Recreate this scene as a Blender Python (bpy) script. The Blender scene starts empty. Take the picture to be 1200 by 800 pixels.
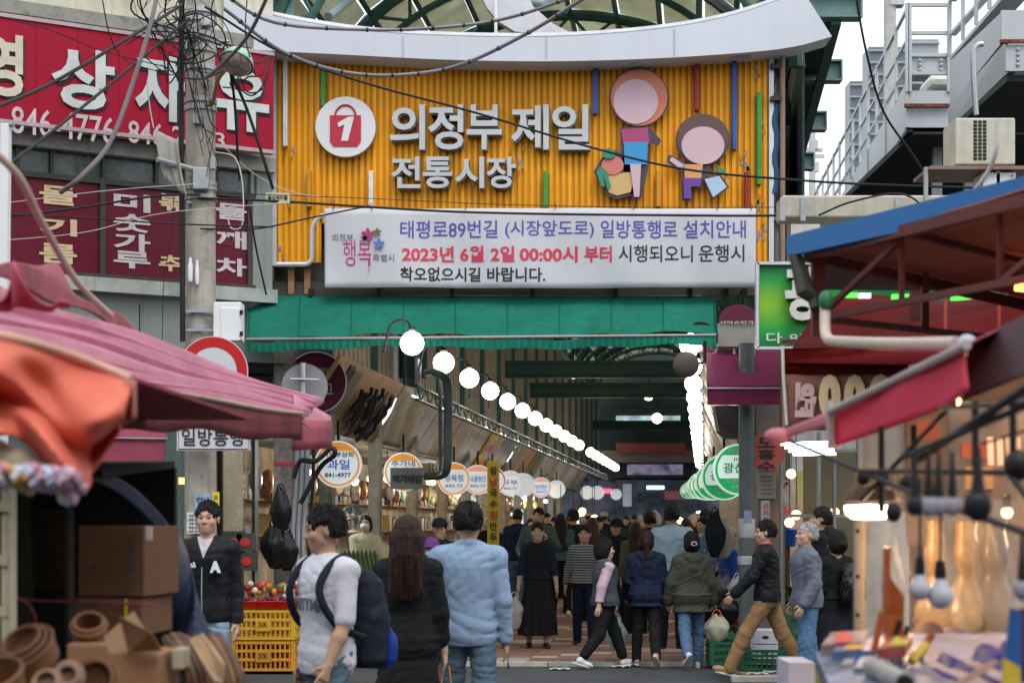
import bpy, math, random
import numpy as np
from mathutils import Vector, Matrix
random.seed(7); RS = np.random.RandomState(7)
SC = bpy.context.scene; COL = SC.collection
PI = math.pi; rad = math.radians
# ---------------------------------------------------------------- camera, light, exposure
F = 2000.0; CXP = 600.0; HYP = 610.0; EYE = 1.62      # focal length in pixels, horizon row, eye height
cam = bpy.data.objects.new('camera', bpy.data.cameras.new('camera')); COL.objects.link(cam)
cam.location = (0, 0, EYE); cam.rotation_euler = (rad(90), 0, 0)
cam.data.sensor_width = 36; cam.data.lens = 60; cam.data.shift_y = 0.175
cam.data.clip_start = .1; cam.data.clip_end = 2000
cam.data.dof.use_dof = True; cam.data.dof.focus_distance = 18.5; cam.data.dof.aperture_fstop = 3.2
SC.camera = cam
W = bpy.data.worlds.new('World'); SC.world = W; W.use_nodes = True
_n = W.node_tree.nodes; _l = W.node_tree.links
SUN_EL, SUN_AZ = rad(56), rad(160)
sky = _n.new('ShaderNodeTexSky'); sky.sky_type = 'NISHITA'; sky.sun_disc = False
sky.sun_elevation = SUN_EL; sky.sun_rotation = SUN_AZ; sky.dust_density = 3; sky.ozone_density = 1
hs = _n.new('ShaderNodeHueSaturation'); hs.inputs['Saturation'].default_value = .16
mx = _n.new('ShaderNodeMix'); mx.data_type = 'RGBA'; mx.inputs['Factor'].default_value = .7   # an even cloud sheet over the clear sky
mx.inputs['B'].default_value = (8.6, 9.1, 9.6, 1)
_l.new(sky.outputs[0], hs.inputs['Color']); _l.new(hs.outputs[0], mx.inputs['A'])
bg = _n['Background']; bg.inputs['Strength'].default_value = .125
_l.new(mx.outputs['Result'], bg.inputs['Color'])
sun = bpy.data.objects.new('sun', bpy.data.lights.new('sun', 'SUN')); COL.objects.link(sun)
sun.data.energy = .8; sun.data.angle = rad(20); sun.data.color = (1, .96, .9)
_d = Vector((math.sin(SUN_AZ)*math.cos(SUN_EL), math.cos(SUN_AZ)*math.cos(SUN_EL), math.sin(SUN_EL)))
sun.rotation_euler = _d.to_track_quat('Z', 'Y').to_euler(); sun.location = (0, -5, 30)
SC.view_settings.view_transform = 'Standard'; SC.view_settings.look = 'None'
SC.view_settings.exposure = 0.62; SC.view_settings.gamma = 1
SC.cycles.max_bounces = 8; SC.cycles.transparent_max_bounces = 12
SC.cycles.sample_clamp_indirect = 4; SC.cycles.caustics_reflective = False; SC.cycles.caustics_refractive = False
SC.cycles.use_denoising = True

# ---------------------------------------------------------------- helpers
def P(px, py, Y): return Vector(((px-CXP)*Y/F, Y, EYE+(HYP-py)*Y/F))   # the point of the place seen at that pixel, Y metres away
def XP(px, Y): return (px-CXP)*Y/F
def ZP(py, Y): return EYE+(HYP-py)*Y/F
_M = {}
def M(name, col=(.5,.5,.5), rough=.6, metal=0., var=.12, vs=4., bump=.15, bs=60., dirt=0., dc=(.06,.05,.04), ds=2.5, streak=0., emit=0., trans=0.,
      alpha=1., coat=0., sheen=0., stretch=None, spec=.28, rnd=0., bd=.01):
    if name in _M: return _M[name]
    m = bpy.data.materials.new(name); m.use_nodes = True; _M[name] = m
    n = m.node_tree.nodes; l = m.node_tree.links; b = n['Principled BSDF']
    tc = n.new('ShaderNodeTexCoord')
    mp = n.new('ShaderNodeMapping'); l.new(tc.outputs['Object'], mp.inputs['Vector'])
    if stretch: mp.inputs['Scale'].default_value = stretch
    nz = n.new('ShaderNodeTexNoise'); nz.inputs['Scale'].default_value = vs; nz.inputs['Detail'].default_value = 6; nz.inputs['Roughness'].default_value = .65
    l.new(mp.outputs[0], nz.inputs['Vector'])
    cr = n.new('ShaderNodeValToRGB'); cr.color_ramp.elements[0].position = .28; cr.color_ramp.elements[1].position = .72
    cr.color_ramp.elements[0].color = tuple(max(0, c*(1-var*1.6)) for c in col)+(1,)
    cr.color_ramp.elements[1].color = tuple(min(1, c*(1+var)) for c in col)+(1,)
    l.new(nz.outputs['Fac'], cr.inputs[0]); out = cr.outputs[0]
    def mixc(fac, a, c):
        x = n.new('ShaderNodeMix'); x.data_type = 'RGBA'; l.new(a, x.inputs['A']); x.inputs['B'].default_value = c+(1,); l.new(fac, x.inputs['Factor']); return x.outputs['Result']
    def ramp(src, p0, p1, v):
        r = n.new('ShaderNodeMapRange'); r.inputs['From Min'].default_value = p0; r.inputs['From Max'].default_value = p1; r.inputs['To Max'].default_value = v
        l.new(src, r.inputs['Value']); return r.outputs[0]
    if dirt:
        n2 = n.new('ShaderNodeTexNoise'); n2.inputs['Scale'].default_value = ds; n2.inputs['Detail'].default_value = 9; n2.inputs['Roughness'].default_value = .72
        l.new(tc.outputs['Object'], n2.inputs['Vector']); out = mixc(ramp(n2.outputs['Fac'], .5, .72, dirt), out, dc)
    if streak:
        m3 = n.new('ShaderNodeMapping'); m3.inputs['Scale'].default_value = (9, 9, .7); l.new(tc.outputs['Object'], m3.inputs['Vector'])
        n3 = n.new('ShaderNodeTexNoise'); n3.inputs['Scale'].default_value = 1.6; n3.inputs['Detail'].default_value = 6; l.new(m3.outputs[0], n3.inputs['Vector'])
        out = mixc(ramp(n3.outputs['Fac'], .5, .75, streak), out, dc)
    if rnd:
        oi = n.new('ShaderNodeObjectInfo'); h = n.new('ShaderNodeHueSaturation'); r = n.new('ShaderNodeMapRange')
        r.inputs['To Min'].default_value = 1-rnd; r.inputs['To Max'].default_value = 1+rnd; l.new(oi.outputs['Random'], r.inputs['Value'])
        l.new(r.outputs[0], h.inputs['Value']); l.new(out, h.inputs['Color']); out = h.outputs[0]
    l.new(out, b.inputs['Base Color'])
    b.inputs['Roughness'].default_value = rough; b.inputs['Metallic'].default_value = metal
    b.inputs['Specular IOR Level'].default_value = spec
    rr = n.new('ShaderNodeMapRange'); rr.inputs['To Min'].default_value = max(.03, rough-.1); rr.inputs['To Max'].default_value = min(1, rough+.12); l.new(nz.outputs['Fac'], rr.inputs['Value']); l.new(rr.outputs[0], b.inputs['Roughness'])
    if coat: b.inputs['Coat Weight'].default_value = coat
    if sheen: b.inputs['Sheen Weight'].default_value = sheen
    if bump:
        nb = n.new('ShaderNodeTexNoise'); nb.inputs['Scale'].default_value = bs; nb.inputs['Detail'].default_value = 4; l.new(mp.outputs[0], nb.inputs['Vector'])
        bp = n.new('ShaderNodeBump'); bp.inputs['Strength'].default_value = bump; bp.inputs['Distance'].default_value = bd
        l.new(nb.outputs['Fac'], bp.inputs['Height']); l.new(bp.outputs[0], b.inputs['Normal'])
    if emit:
        l.new(out, b.inputs['Emission Color']); b.inputs['Emission Strength'].default_value = emit
    if trans:
        t = n.new('ShaderNodeBsdfTranslucent'); l.new(out, t.inputs['Color']); ms = n.new('ShaderNodeMixShader'); ms.inputs[0].default_value = trans
        l.new(b.outputs[0], ms.inputs[1]); l.new(t.outputs[0], ms.inputs[2]); l.new(ms.outputs[0], n['Material Output'].inputs['Surface'])
    if alpha < 1: b.inputs['Alpha'].default_value = alpha
    return m
def glass(name, col=(.8,.85,.85), rough=.05, alpha=.35):
    return M(name, col, rough=rough, var=.03, bump=0, alpha=alpha, coat=.5)
class MB:
    def __init__(s): s.v = []; s.f = []
    def add(s, vs, fs):
        o = len(s.v); s.v += [tuple(v) for v in vs]; s.f += [tuple(i+o for i in f) for f in fs]; return s
    def box(s, c, d, R=None):
        hx, hy, hz = d[0]/2, d[1]/2, d[2]/2; c = Vector(c)
        vs = [Vector((x, y, z)) for x in (-hx, hx) for y in (-hy, hy) for z in (-hz, hz)]
        if R is not None: vs = [R @ v for v in vs]
        return s.add([c+v for v in vs], [(0,1,3,2),(4,6,7,5),(0,4,5,1),(2,3,7,6),(0,2,6,4),(1,5,7,3)])
    def bb(s, x0, x1, y0, y1, z0, z1): return s.box(((x0+x1)/2, (y0+y1)/2, (z0+z1)/2), (abs(x1-x0), abs(y1-y0), abs(z1-z0)))
    def bar(s, a, b, w, h, up=(0,0,1)):
        a = Vector(a); b = Vector(b); d = b-a; L = d.length; z = d/L; u = Vector(up); x = u.cross(z)
        if x.length < 1e-4: x = Vector((1,0,0)).cross(z)
        x.normalize(); y = z.cross(x); R = Matrix((x, y, z)).transposed()
        return s.box((a+b)/2, (w, h, L), R)
    def tube(s, pts, r, n=8, caps=True, closed=False):
        pts = [Vector(p) for p in pts]; k = len(pts); rr = r if isinstance(r, (list, tuple)) else [r]*k
        vs = []; fs = []; prev = None
        for i, p in enumerate(pts):
            if closed: t = pts[(i+1) % k]-pts[i-1]
            else: t = pts[min(i+1, k-1)]-pts[max(i-1, 0)]
            t = t.normalized() if t.length > 1e-9 else Vector((0,0,1))
            if prev is None:
                x = t.cross(Vector((0,0,1)));
                if x.length < .1: x = t.cross(Vector((1,0,0)))
            else: x = prev-t*prev.dot(t)
            x.normalize(); prev = x; y = t.cross(x)
            for j in range(n):
                a = 2*PI*j/n; vs.append(p+(x*math.cos(a)+y*math.sin(a))*rr[i])
        m = k if closed else k-1
        for i in range(m):
            i2 = (i+1) % k
            for j in range(n): j2 = (j+1) % n; fs.append((i*n+j, i*n+j2, i2*n+j2, i2*n+j))
        if caps and not closed: fs.append(tuple(range(n))[::-1]); fs.append(tuple((k-1)*n+j for j in range(n)))
        return s.add(vs, fs)
    def lathe(s, prof, c=(0,0,0), n=16, R=None, sq=(1,1)):
        c = Vector(c); vs = []; fs = []; k = len(prof)
        for r, z in prof:
            for j in range(n):
                a = 2*PI*j/n; v = Vector((r*math.cos(a)*sq[0], r*math.sin(a)*sq[1], z)); vs.append(c+(R @ v if R is not None else v))
        for i in range(k-1):
            for j in range(n): j2 = (j+1) % n; fs.append((i*n+j, i*n+j2, (i+1)*n+j2, (i+1)*n+j))
        if prof[0][0] > 1e-5: fs.append(tuple(range(n))[::-1])
        if prof[-1][0] > 1e-5: fs.append(tuple((k-1)*n+j for j in range(n)))
        return s.add(vs, fs)
    def ell(s, c, r, n=14, m=8, R=None):
        r = (r, r, r) if isinstance(r, (int, float)) else r
        vs = []; fs = []; c = Vector(c)
        for i in range(1, m):
            t = PI*i/m
            for j in range(n):
                a = 2*PI*j/n; v = Vector((math.sin(t)*math.cos(a)*r[0], math.sin(t)*math.sin(a)*r[1], math.cos(t)*r[2])); vs.append(c+(R @ v if R is not None else v))
        for q in (1, -1):
            v = Vector((0, 0, q*r[2])); vs.append(c+(R @ v if R is not None else v))
        T = (m-1)*n
        for i in range(m-2):
            for j in range(n): j2 = (j+1) % n; fs.append((i*n+j, (i+1)*n+j, (i+1)*n+j2, i*n+j2))
        for j in range(n): j2 = (j+1) % n; fs.append((T, j, j2)); fs.append((T+1, (m-2)*n+j2, (m-2)*n+j))
        return s.add(vs, fs)
    def prism(s, poly, o, ux, uy, depth):
        o = Vector(o); ux = Vector(ux); uy = Vector(uy); un = ux.cross(uy).normalized()*depth; k = len(poly)
        a = [o+ux*p[0]+uy*p[1] for p in poly]; b = [p+un for p in a]
        fs = [tuple(range(k))[::-1], tuple(range(k, 2*k))]+[(i, (i+1) % k, k+(i+1) % k, k+i) for i in range(k)]
        return s.add(a+b, fs)
    def hull4(s, pts, d):                      # a quad in space given thickness d (vector)
        pts = [Vector(p) for p in pts]; d = Vector(d); k = len(pts)
        return s.add(pts+[p+d for p in pts], [tuple(range(k))[::-1], tuple(range(k, 2*k))]+[(i, (i+1) % k, k+(i+1) % k, k+i) for i in range(k)])
    def grid(s, fn, nu, nv):
        vs = [fn(i/nu, j/nv) for j in range(nv+1) for i in range(nu+1)]
        return s.add(vs, [(j*(nu+1)+i, j*(nu+1)+i+1, (j+1)*(nu+1)+i+1, (j+1)*(nu+1)+i) for j in range(nv) for i in range(nu)])
WL = {}
def mesh_of(name, mb, smooth=False, off=(0,0,0), mats=()):
    me = bpy.data.meshes.new(name)
    o = Vector(off); me.from_pydata([(v[0]-o[0], v[1]-o[1], v[2]-o[2]) for v in mb.v], [], mb.f)
    for m in mats: me.materials.append(m)
    me.validate()
    if smooth:
        me.polygons.foreach_set('use_smooth', [True]*len(me.polygons)); me.set_sharp_from_angle(angle=rad(42))
    return me
def meta(o, label=None, cat=None, group=None, kind=None):
    if label: o['label'] = label
    if cat: o['category'] = cat
    if group: o['group'] = group
    if kind: o['kind'] = kind
    return o
def obj(name, mb, mat, parent=None, smooth=False, bevel=0, solid=0, label=None, cat=None, group=None, kind=None):
    mats = mat if isinstance(mat, (list, tuple)) else [mat]
    if parent is None:
        a = np.array(mb.v); lo = a.min(0); hi = a.max(0); off = Vector(((lo[0]+hi[0])/2, (lo[1]+hi[1])/2, lo[2]))
        if kind == 'structure': off = Vector((0,0,0))
    else: off = WL[parent.name]
    me = mb if isinstance(mb, bpy.types.Mesh) else mesh_of(name, mb, smooth, off, mats)
    o = bpy.data.objects.new(name, me); COL.objects.link(o)
    if parent is None: o.location = off
    else: o.parent = parent
    WL[o.name] = off
    if bevel:
        b = o.modifiers.new('bevel', 'BEVEL'); b.width = bevel; b.segments = 2; b.limit_method = 'ANGLE'; b.angle_limit = rad(40)
    if solid:
        q = o.modifiers.new('solid', 'SOLIDIFY'); q.thickness = solid; q.offset = 0
    return meta(o, label, cat, group, kind)
def inst(name, me, loc, parent, R=None):       # another object on shared mesh data; loc in the place's own metres
    o = bpy.data.objects.new(name, me); COL.objects.link(o); o.parent = parent
    o.location = Vector(loc)-(WL[parent.name] if parent is not None else Vector((0,0,0)))
    if R is not None: o.rotation_euler = R if isinstance(R, tuple) else R.to_euler()
    WL[o.name] = Vector(loc); return o
def thing(name, label, cat, loc=(0,0,0), group=None, kind=None):
    o = bpy.data.objects.new(name, None); o.empty_display_size = .2; COL.objects.link(o); o.location = loc; WL[o.name] = Vector(loc)
    return meta(o, label, cat, group, kind)
KIDS = {}
def copy_tree(root, loc, rz=None, label=None, swap=None, scale=None):
    kids = {}
    for o in bpy.data.objects:
        if o.parent: kids.setdefault(o.parent.name, []).append(o)
    def cp(o, par):
        c = o.copy(); COL.objects.link(c)
        if par is not None: c.parent = par
        if swap and o.data is not None and c.type == 'MESH':
            for i, s in enumerate(c.material_slots):
                nm = s.material.name if s.material else ''
                if nm in swap: s.link = 'OBJECT'; s.material = swap[nm]
        for k in kids.get(o.name, []): cp(k, c)
        return c
    c = cp(root, None); c.location = loc; WL[c.name] = Vector(loc)
    if rz is not None: c.rotation_euler = (0, 0, rz)
    if scale: c.scale = (scale,)*3
    if label: c['label'] = label
    return c
def arc(c, r, a0, a1, n, ux=(1,0,0), uy=(0,0,1)):
    c = Vector(c); ux = Vector(ux); uy = Vector(uy)
    return [c+ux*(r*math.cos(rad(a0+(a1-a0)*i/n)))+uy*(r*math.sin(rad(a0+(a1-a0)*i/n))) for i in range(n+1)]
def circ(r, n=32, cx=0, cy=0, a0=0): return [(cx+r*math.cos(2*PI*i/n+a0), cy+r*math.sin(2*PI*i/n+a0)) for i in range(n)]
def bez(pts, n=16):                            # Catmull-Rom through points
    pts = [Vector(p) for p in pts]; q = [pts[0]*2-pts[1]]+pts+[pts[-1]*2-pts[-2]]; out = []
    for i in range(1, len(q)-2):
        for k in range(n):
            t = k/n; a, b, c, d = q[i-1], q[i], q[i+1], q[i+2]
            out.append(.5*((2*b)+(c-a)*t+(2*a-5*b+4*c-d)*t*t+(3*b-a-3*c+d)*t**3))
    return out+[pts[-1]]
# lettering: the built-in font's outlines turned into mesh
_T = {}
def glyphs(s, bold=0., ext=.0, bev=0., res=3):
    k = (s, bold, ext, bev)
    if k in _T: return _T[k]
    cu = bpy.data.curves.new('t', 'FONT'); cu.body = s; cu.size = 1; cu.offset = bold; cu.extrude = ext; cu.bevel_depth = bev; cu.resolution_u = res
    cu.fill_mode = 'BOTH' if ext else 'FRONT'
    o = bpy.data.objects.new('t', cu); COL.objects.link(o); bpy.context.view_layer.update()
    me = bpy.data.meshes.new_from_object(o.evaluated_get(bpy.context.evaluated_depsgraph_get()))
    v = np.empty(len(me.vertices)*3); me.vertices.foreach_get('co', v); v = v.reshape(-1, 3); fs = [tuple(p.vertices) for p in me.polygons]
    bpy.data.objects.remove(o); bpy.data.meshes.remove(me); bpy.data.curves.remove(cu)
    _T[k] = (v, fs); return _T[k]
def text(s, parent, mat, o, ux, uy, w, h, bold=.012, depth=.004, name='lettering', both=True, italic=0., mirror=False, label=None, rot=0):
    """s fitted into the w x h metre rectangle whose lower left corner is o; ux, uy are unit vectors along and up the surface."""
    ux = Vector(ux).normalized(); uy = Vector(uy).normalized(); un = ux.cross(uy); o = Vector(o)
    v, fs = glyphs(s, bold, .05)
    if not len(v): return None
    v = v.copy()
    if rot: a = rad(rot); x = v[:,0]*math.cos(a)-v[:,1]*math.sin(a); y = v[:,0]*math.sin(a)+v[:,1]*math.cos(a); v[:,0] = x; v[:,1] = y
    v[:,0] += italic*v[:,1]
    lo = v.min(0); hi = v.max(0); sx = w/max(1e-6, hi[0]-lo[0]); sy = h/max(1e-6, hi[1]-lo[1])
    X = (v[:,0]-lo[0])*sx; Yv = (v[:,1]-lo[1])*sy; Z = (v[:,2]-lo[2])/max(1e-6, hi[2]-lo[2])*depth
    if mirror: X = w-X
    pts = np.array(o)[None]+X[:,None]*np.array(ux)+Yv[:,None]*np.array(uy)+Z[:,None]*np.array(un)
    mb = MB(); mb.v = [tuple(p) for p in pts]; mb.f = [f[::-1] for f in fs] if mirror else list(fs)
    return obj(name, mb, mat, parent, label=label)
# ---------------------------------------------------------------- implicit bodies and clothes (numpy surface nets)
class Field:
    def __init__(s, lo, hi, h):
        s.lo = np.array(lo, float); s.h = h; n = np.ceil((np.array(hi)-s.lo)/h).astype(int)+1
        s.ax = [(s.lo[i]+h*np.arange(n[i])).astype(np.float32) for i in range(3)]
        s.f = np.full(tuple(n), .2, np.float32)
    def sl(s, lo, hi, pad):
        r = []
        for i in range(3):
            a = int(max(0, math.floor((lo[i]-pad-s.lo[i])/s.h))); b = int(min(len(s.ax[i]), math.ceil((hi[i]+pad-s.lo[i])/s.h)+1)); r.append(slice(a, max(a+1, b)))
        return tuple(r)
    def g(s, S): return s.ax[0][S[0]][:,None,None], s.ax[1][S[1]][None,:,None], s.ax[2][S[2]][None,None,:]
    def un(s, S, d, k=.02):
        a = s.f[S]; h = np.maximum(k-np.abs(a-d), 0)/k; s.f[S] = np.minimum(a, d)-h*h*k*.25
    def cone(s, a, b, ra, rb, k=.02, T=None):
        a = np.array(a, float); b = np.array(b, float)
        if T is not None: a = np.array(T @ Vector(a)); b = np.array(T @ Vector(b))
        R = max(ra, rb); S = s.sl(np.minimum(a, b)-R, np.maximum(a, b)+R, k+.02); x, y, z = s.g(S); d = b-a; L = max(1e-9, d@d)
        t = np.clip(((x-a[0])*d[0]+(y-a[1])*d[1]+(z-a[2])*d[2])/L, 0, 1)
        s.un(S, np.sqrt((x-a[0]-t*d[0])**2+(y-a[1]-t*d[1])**2+(z-a[2]-t*d[2])**2)-(ra+(rb-ra)*t), k)
    def ell(s, c, r, k=.02, T=None, sub=False):
        c = Vector(c); r = np.array(r, float)
        if T is not None: cw = T @ c; inv = np.array(T.inverted())
        else: cw = c
        R = r.max(); S = s.sl(np.array(cw)-R, np.array(cw)+R, k+.03); x, y, z = s.g(S)
        if T is not None:
            X = inv[0][0]*x+inv[0][1]*y+inv[0][2]*z+inv[0][3]; Y = inv[1][0]*x+inv[1][1]*y+inv[1][2]*z+inv[1][3]; Z = inv[2][0]*x+inv[2][1]*y+inv[2][2]*z+inv[2][3]
        else: X, Y, Z = x, y, z
        q = np.sqrt(((X-c[0])/r[0])**2+((Y-c[1])/r[1])**2+((Z-c[2])/r[2])**2); d = (q-1)*r.min()*(.6+.4*np.minimum(1, r.mean()/r.min()))
        if sub:
            a = s.f[S]; e = -d; h = np.maximum(k-np.abs(a-e), 0)/k; s.f[S] = np.maximum(a, e)+h*h*k*.25
        else: s.un(S, d.astype(np.float32), k)
    def loft(s, zs, ax, by, cx=None, cy=None, grow=0., k=.02, pw=2.4, fold=None):
        zs = np.array(zs); S = s.sl((s.lo[0], s.lo[1], zs[0]), (9, 9, zs[-1]), .03); x, y, z = s.g(S); zz = z.ravel()
        A = (np.interp(zz, zs, ax)+grow)[None,None,:]; B = (np.interp(zz, zs, by)+grow)[None,None,:]
        X = x-(np.interp(zz, zs, cx) if cx is not None else 0*zz)[None,None,:]; Y = y-(np.interp(zz, zs, cy) if cy is not None else 0*zz)[None,None,:]
        q = (np.abs(X/A)**pw+np.abs(Y/B)**pw)**(1/pw); d = (q-1)*np.minimum(A, B)
        if fold is not None: d = d+fold(np.arctan2(Y, X), z)
        d = np.maximum(d, np.maximum(z-zs[-1], zs[0]-z)); s.un(S, d.astype(np.float32), k)
    def cut(s, fn, k=.006):                     # keep where fn < 0
        x, y, z = s.g((slice(None),)*3); e = fn(x, y, z); a = s.f; h = np.maximum(k-np.abs(a-e), 0)/k; s.f = (np.maximum(a, e)+h*h*k*.25).astype(np.float32)
    def wrinkle(s, amp, seed, sc=1., zdir=1.):
        r = np.random.RandomState(seed); x, y, z = s.g((slice(None),)*3); w = 0
        for i in range(6):
            d = r.normal(size=3)*np.array([.8, .8, 1.1*zdir]); d /= np.linalg.norm(d); e = r.normal(size=3); e /= np.linalg.norm(e); k = (34+52*r.rand())*sc
            ph = (x*d[0]+y*d[1]+z*d[2])*k+2.4*np.sin((x*e[0]+y*e[1]+z*e[2])*k*.33+r.rand()*6)+r.rand()*6; q = r.normal(size=3)
            mask = np.clip(.25+np.sin(x*q[0]*9+y*q[1]*9+z*q[2]*7+r.rand()*6), 0, 1); w = w+(1-1.9*np.abs(np.sin(ph*.5))**.8)*mask*(1.2-.1*i)
        s.f = (s.f+amp*w*.42).astype(np.float32)
    def mesh(s):
        f = s.f.copy()
        for a in range(3):
            i0 = [slice(None)]*3; i0[a] = 0; f[tuple(i0)] = .1; i0[a] = -1; f[tuple(i0)] = .1
        g = f < 0; n = f.shape; c = np.zeros(tuple(m-1 for m in n), np.int8)
        for i in (0, 1):
            for j in (0, 1):
                for k in (0, 1): c += g[i:n[0]-1+i, j:n[1]-1+j, k:n[2]-1+k]
        act = (c > 0) & (c < 8); I = np.argwhere(act)
        if not len(I): return MB()
        idx = np.full(act.shape, -1, np.int32); idx[act] = np.arange(len(I))
        acc = np.zeros((len(I), 3)); cnt = np.zeros(len(I))
        E = [((0,0,0),(1,0,0)),((0,1,0),(1,1,0)),((0,0,1),(1,0,1)),((0,1,1),(1,1,1)),((0,0,0),(0,1,0)),((1,0,0),(1,1,0)),((0,0,1),(0,1,1)),((1,0,1),(1,1,1)),
             ((0,0,0),(0,0,1)),((1,0,0),(1,0,1)),((0,1,0),(0,1,1)),((1,1,0),(1,1,1))]
        for a, b in E:
            A = f[I[:,0]+a[0], I[:,1]+a[1], I[:,2]+a[2]]; B = f[I[:,0]+b[0], I[:,1]+b[1], I[:,2]+b[2]]; m = (A < 0) != (B < 0)
            t = np.where(m, A/np.where(m, A-B, 1), 0); a = np.array(a); b = np.array(b)
            acc += (a[None]+(b-a)[None]*t[:,None])*m[:,None]; cnt += m
        V = (I+acc/cnt[:,None])*s.h+s.lo; Fs = []
        for ax in range(3):
            b, c2 = (ax+1) % 3, (ax+2) % 3
            sl0 = [slice(1, n[i]-1) for i in range(3)]; sl1 = list(sl0); sl0[ax] = slice(0, n[ax]-1); sl1[ax] = slice(1, n[ax])
            A = g[tuple(sl0)]; B = g[tuple(sl1)]; D = A != B; J = np.argwhere(D); J[:,b] += 1; J[:,c2] += 1
            q = []
            for db, dc in ((0,0),(-1,0),(-1,-1),(0,-1)):
                K = J.copy(); K[:,b] += db; K[:,c2] += dc; q.append(idx[K[:,0], K[:,1], K[:,2]])
            Q = np.stack(q, 1); fl = g[J[:,0], J[:,1], J[:,2]]; Q[~fl] = Q[~fl][:, ::-1]; Fs.append(Q)
        Q = np.concatenate(Fs); Q = Q[(Q >= 0).all(1)]
        return V, Q
def net_mesh(name, VQ, mats, R=None):
    V, Q = VQ; me = bpy.data.meshes.new(name); me.vertices.add(len(V)); me.vertices.foreach_set('co', V.astype(np.float32).ravel())
    me.loops.add(Q.size); me.loops.foreach_set('vertex_index', Q.astype(np.int32).ravel()); me.polygons.add(len(Q))
    me.polygons.foreach_set('loop_start', np.arange(0, Q.size, 4, dtype=np.int32)); me.polygons.foreach_set('use_smooth', np.ones(len(Q), bool))
    me.update(calc_edges=True)
    for m in mats: me.materials.append(m)
    return me

SKIN = [M('skin_light', (.60,.40,.30), rough=.5, var=.06, bump=.05), M('skin_tan', (.50,.31,.21), rough=.5, var=.06, bump=.05), M('skin_deep', (.42,.25,.17), rough=.5, var=.06, bump=.05)]
def cloth(name, col, **k):
    d = dict(rough=.9, var=.14, vs=11, bump=.28, bs=22, bd=.02, sheen=.0, spec=.12); d.update(k); return M(name, col, **d)
HAIR = M('black_hair', (.012,.011,.011), rough=.5, var=.4, bump=.9, bs=150, stretch=(1,1,.12), vs=70, spec=.18)
HAIRB = M('brown_hair', (.035,.016,.012), rough=.45, var=.5, bump=.9, bs=150, stretch=(1,1,.1), vs=70, spec=.2)
HAIRG = M('grey_hair', (.36,.35,.34), rough=.5, var=.3, bump=.5, bs=120, stretch=(1,1,.2), vs=60)
EYEW = M('eye_white', (.40,.36,.33), rough=.2, bump=0, var=.02); EYED = M('eye_iris', (.02,.012,.01), rough=.15, bump=0, var=.05)
LIP = M('lips', (.40,.19,.16), rough=.4, bump=0, var=.05)
RUB = M('white_sole', (.7,.7,.68), rough=.6, dirt=.3)
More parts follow.
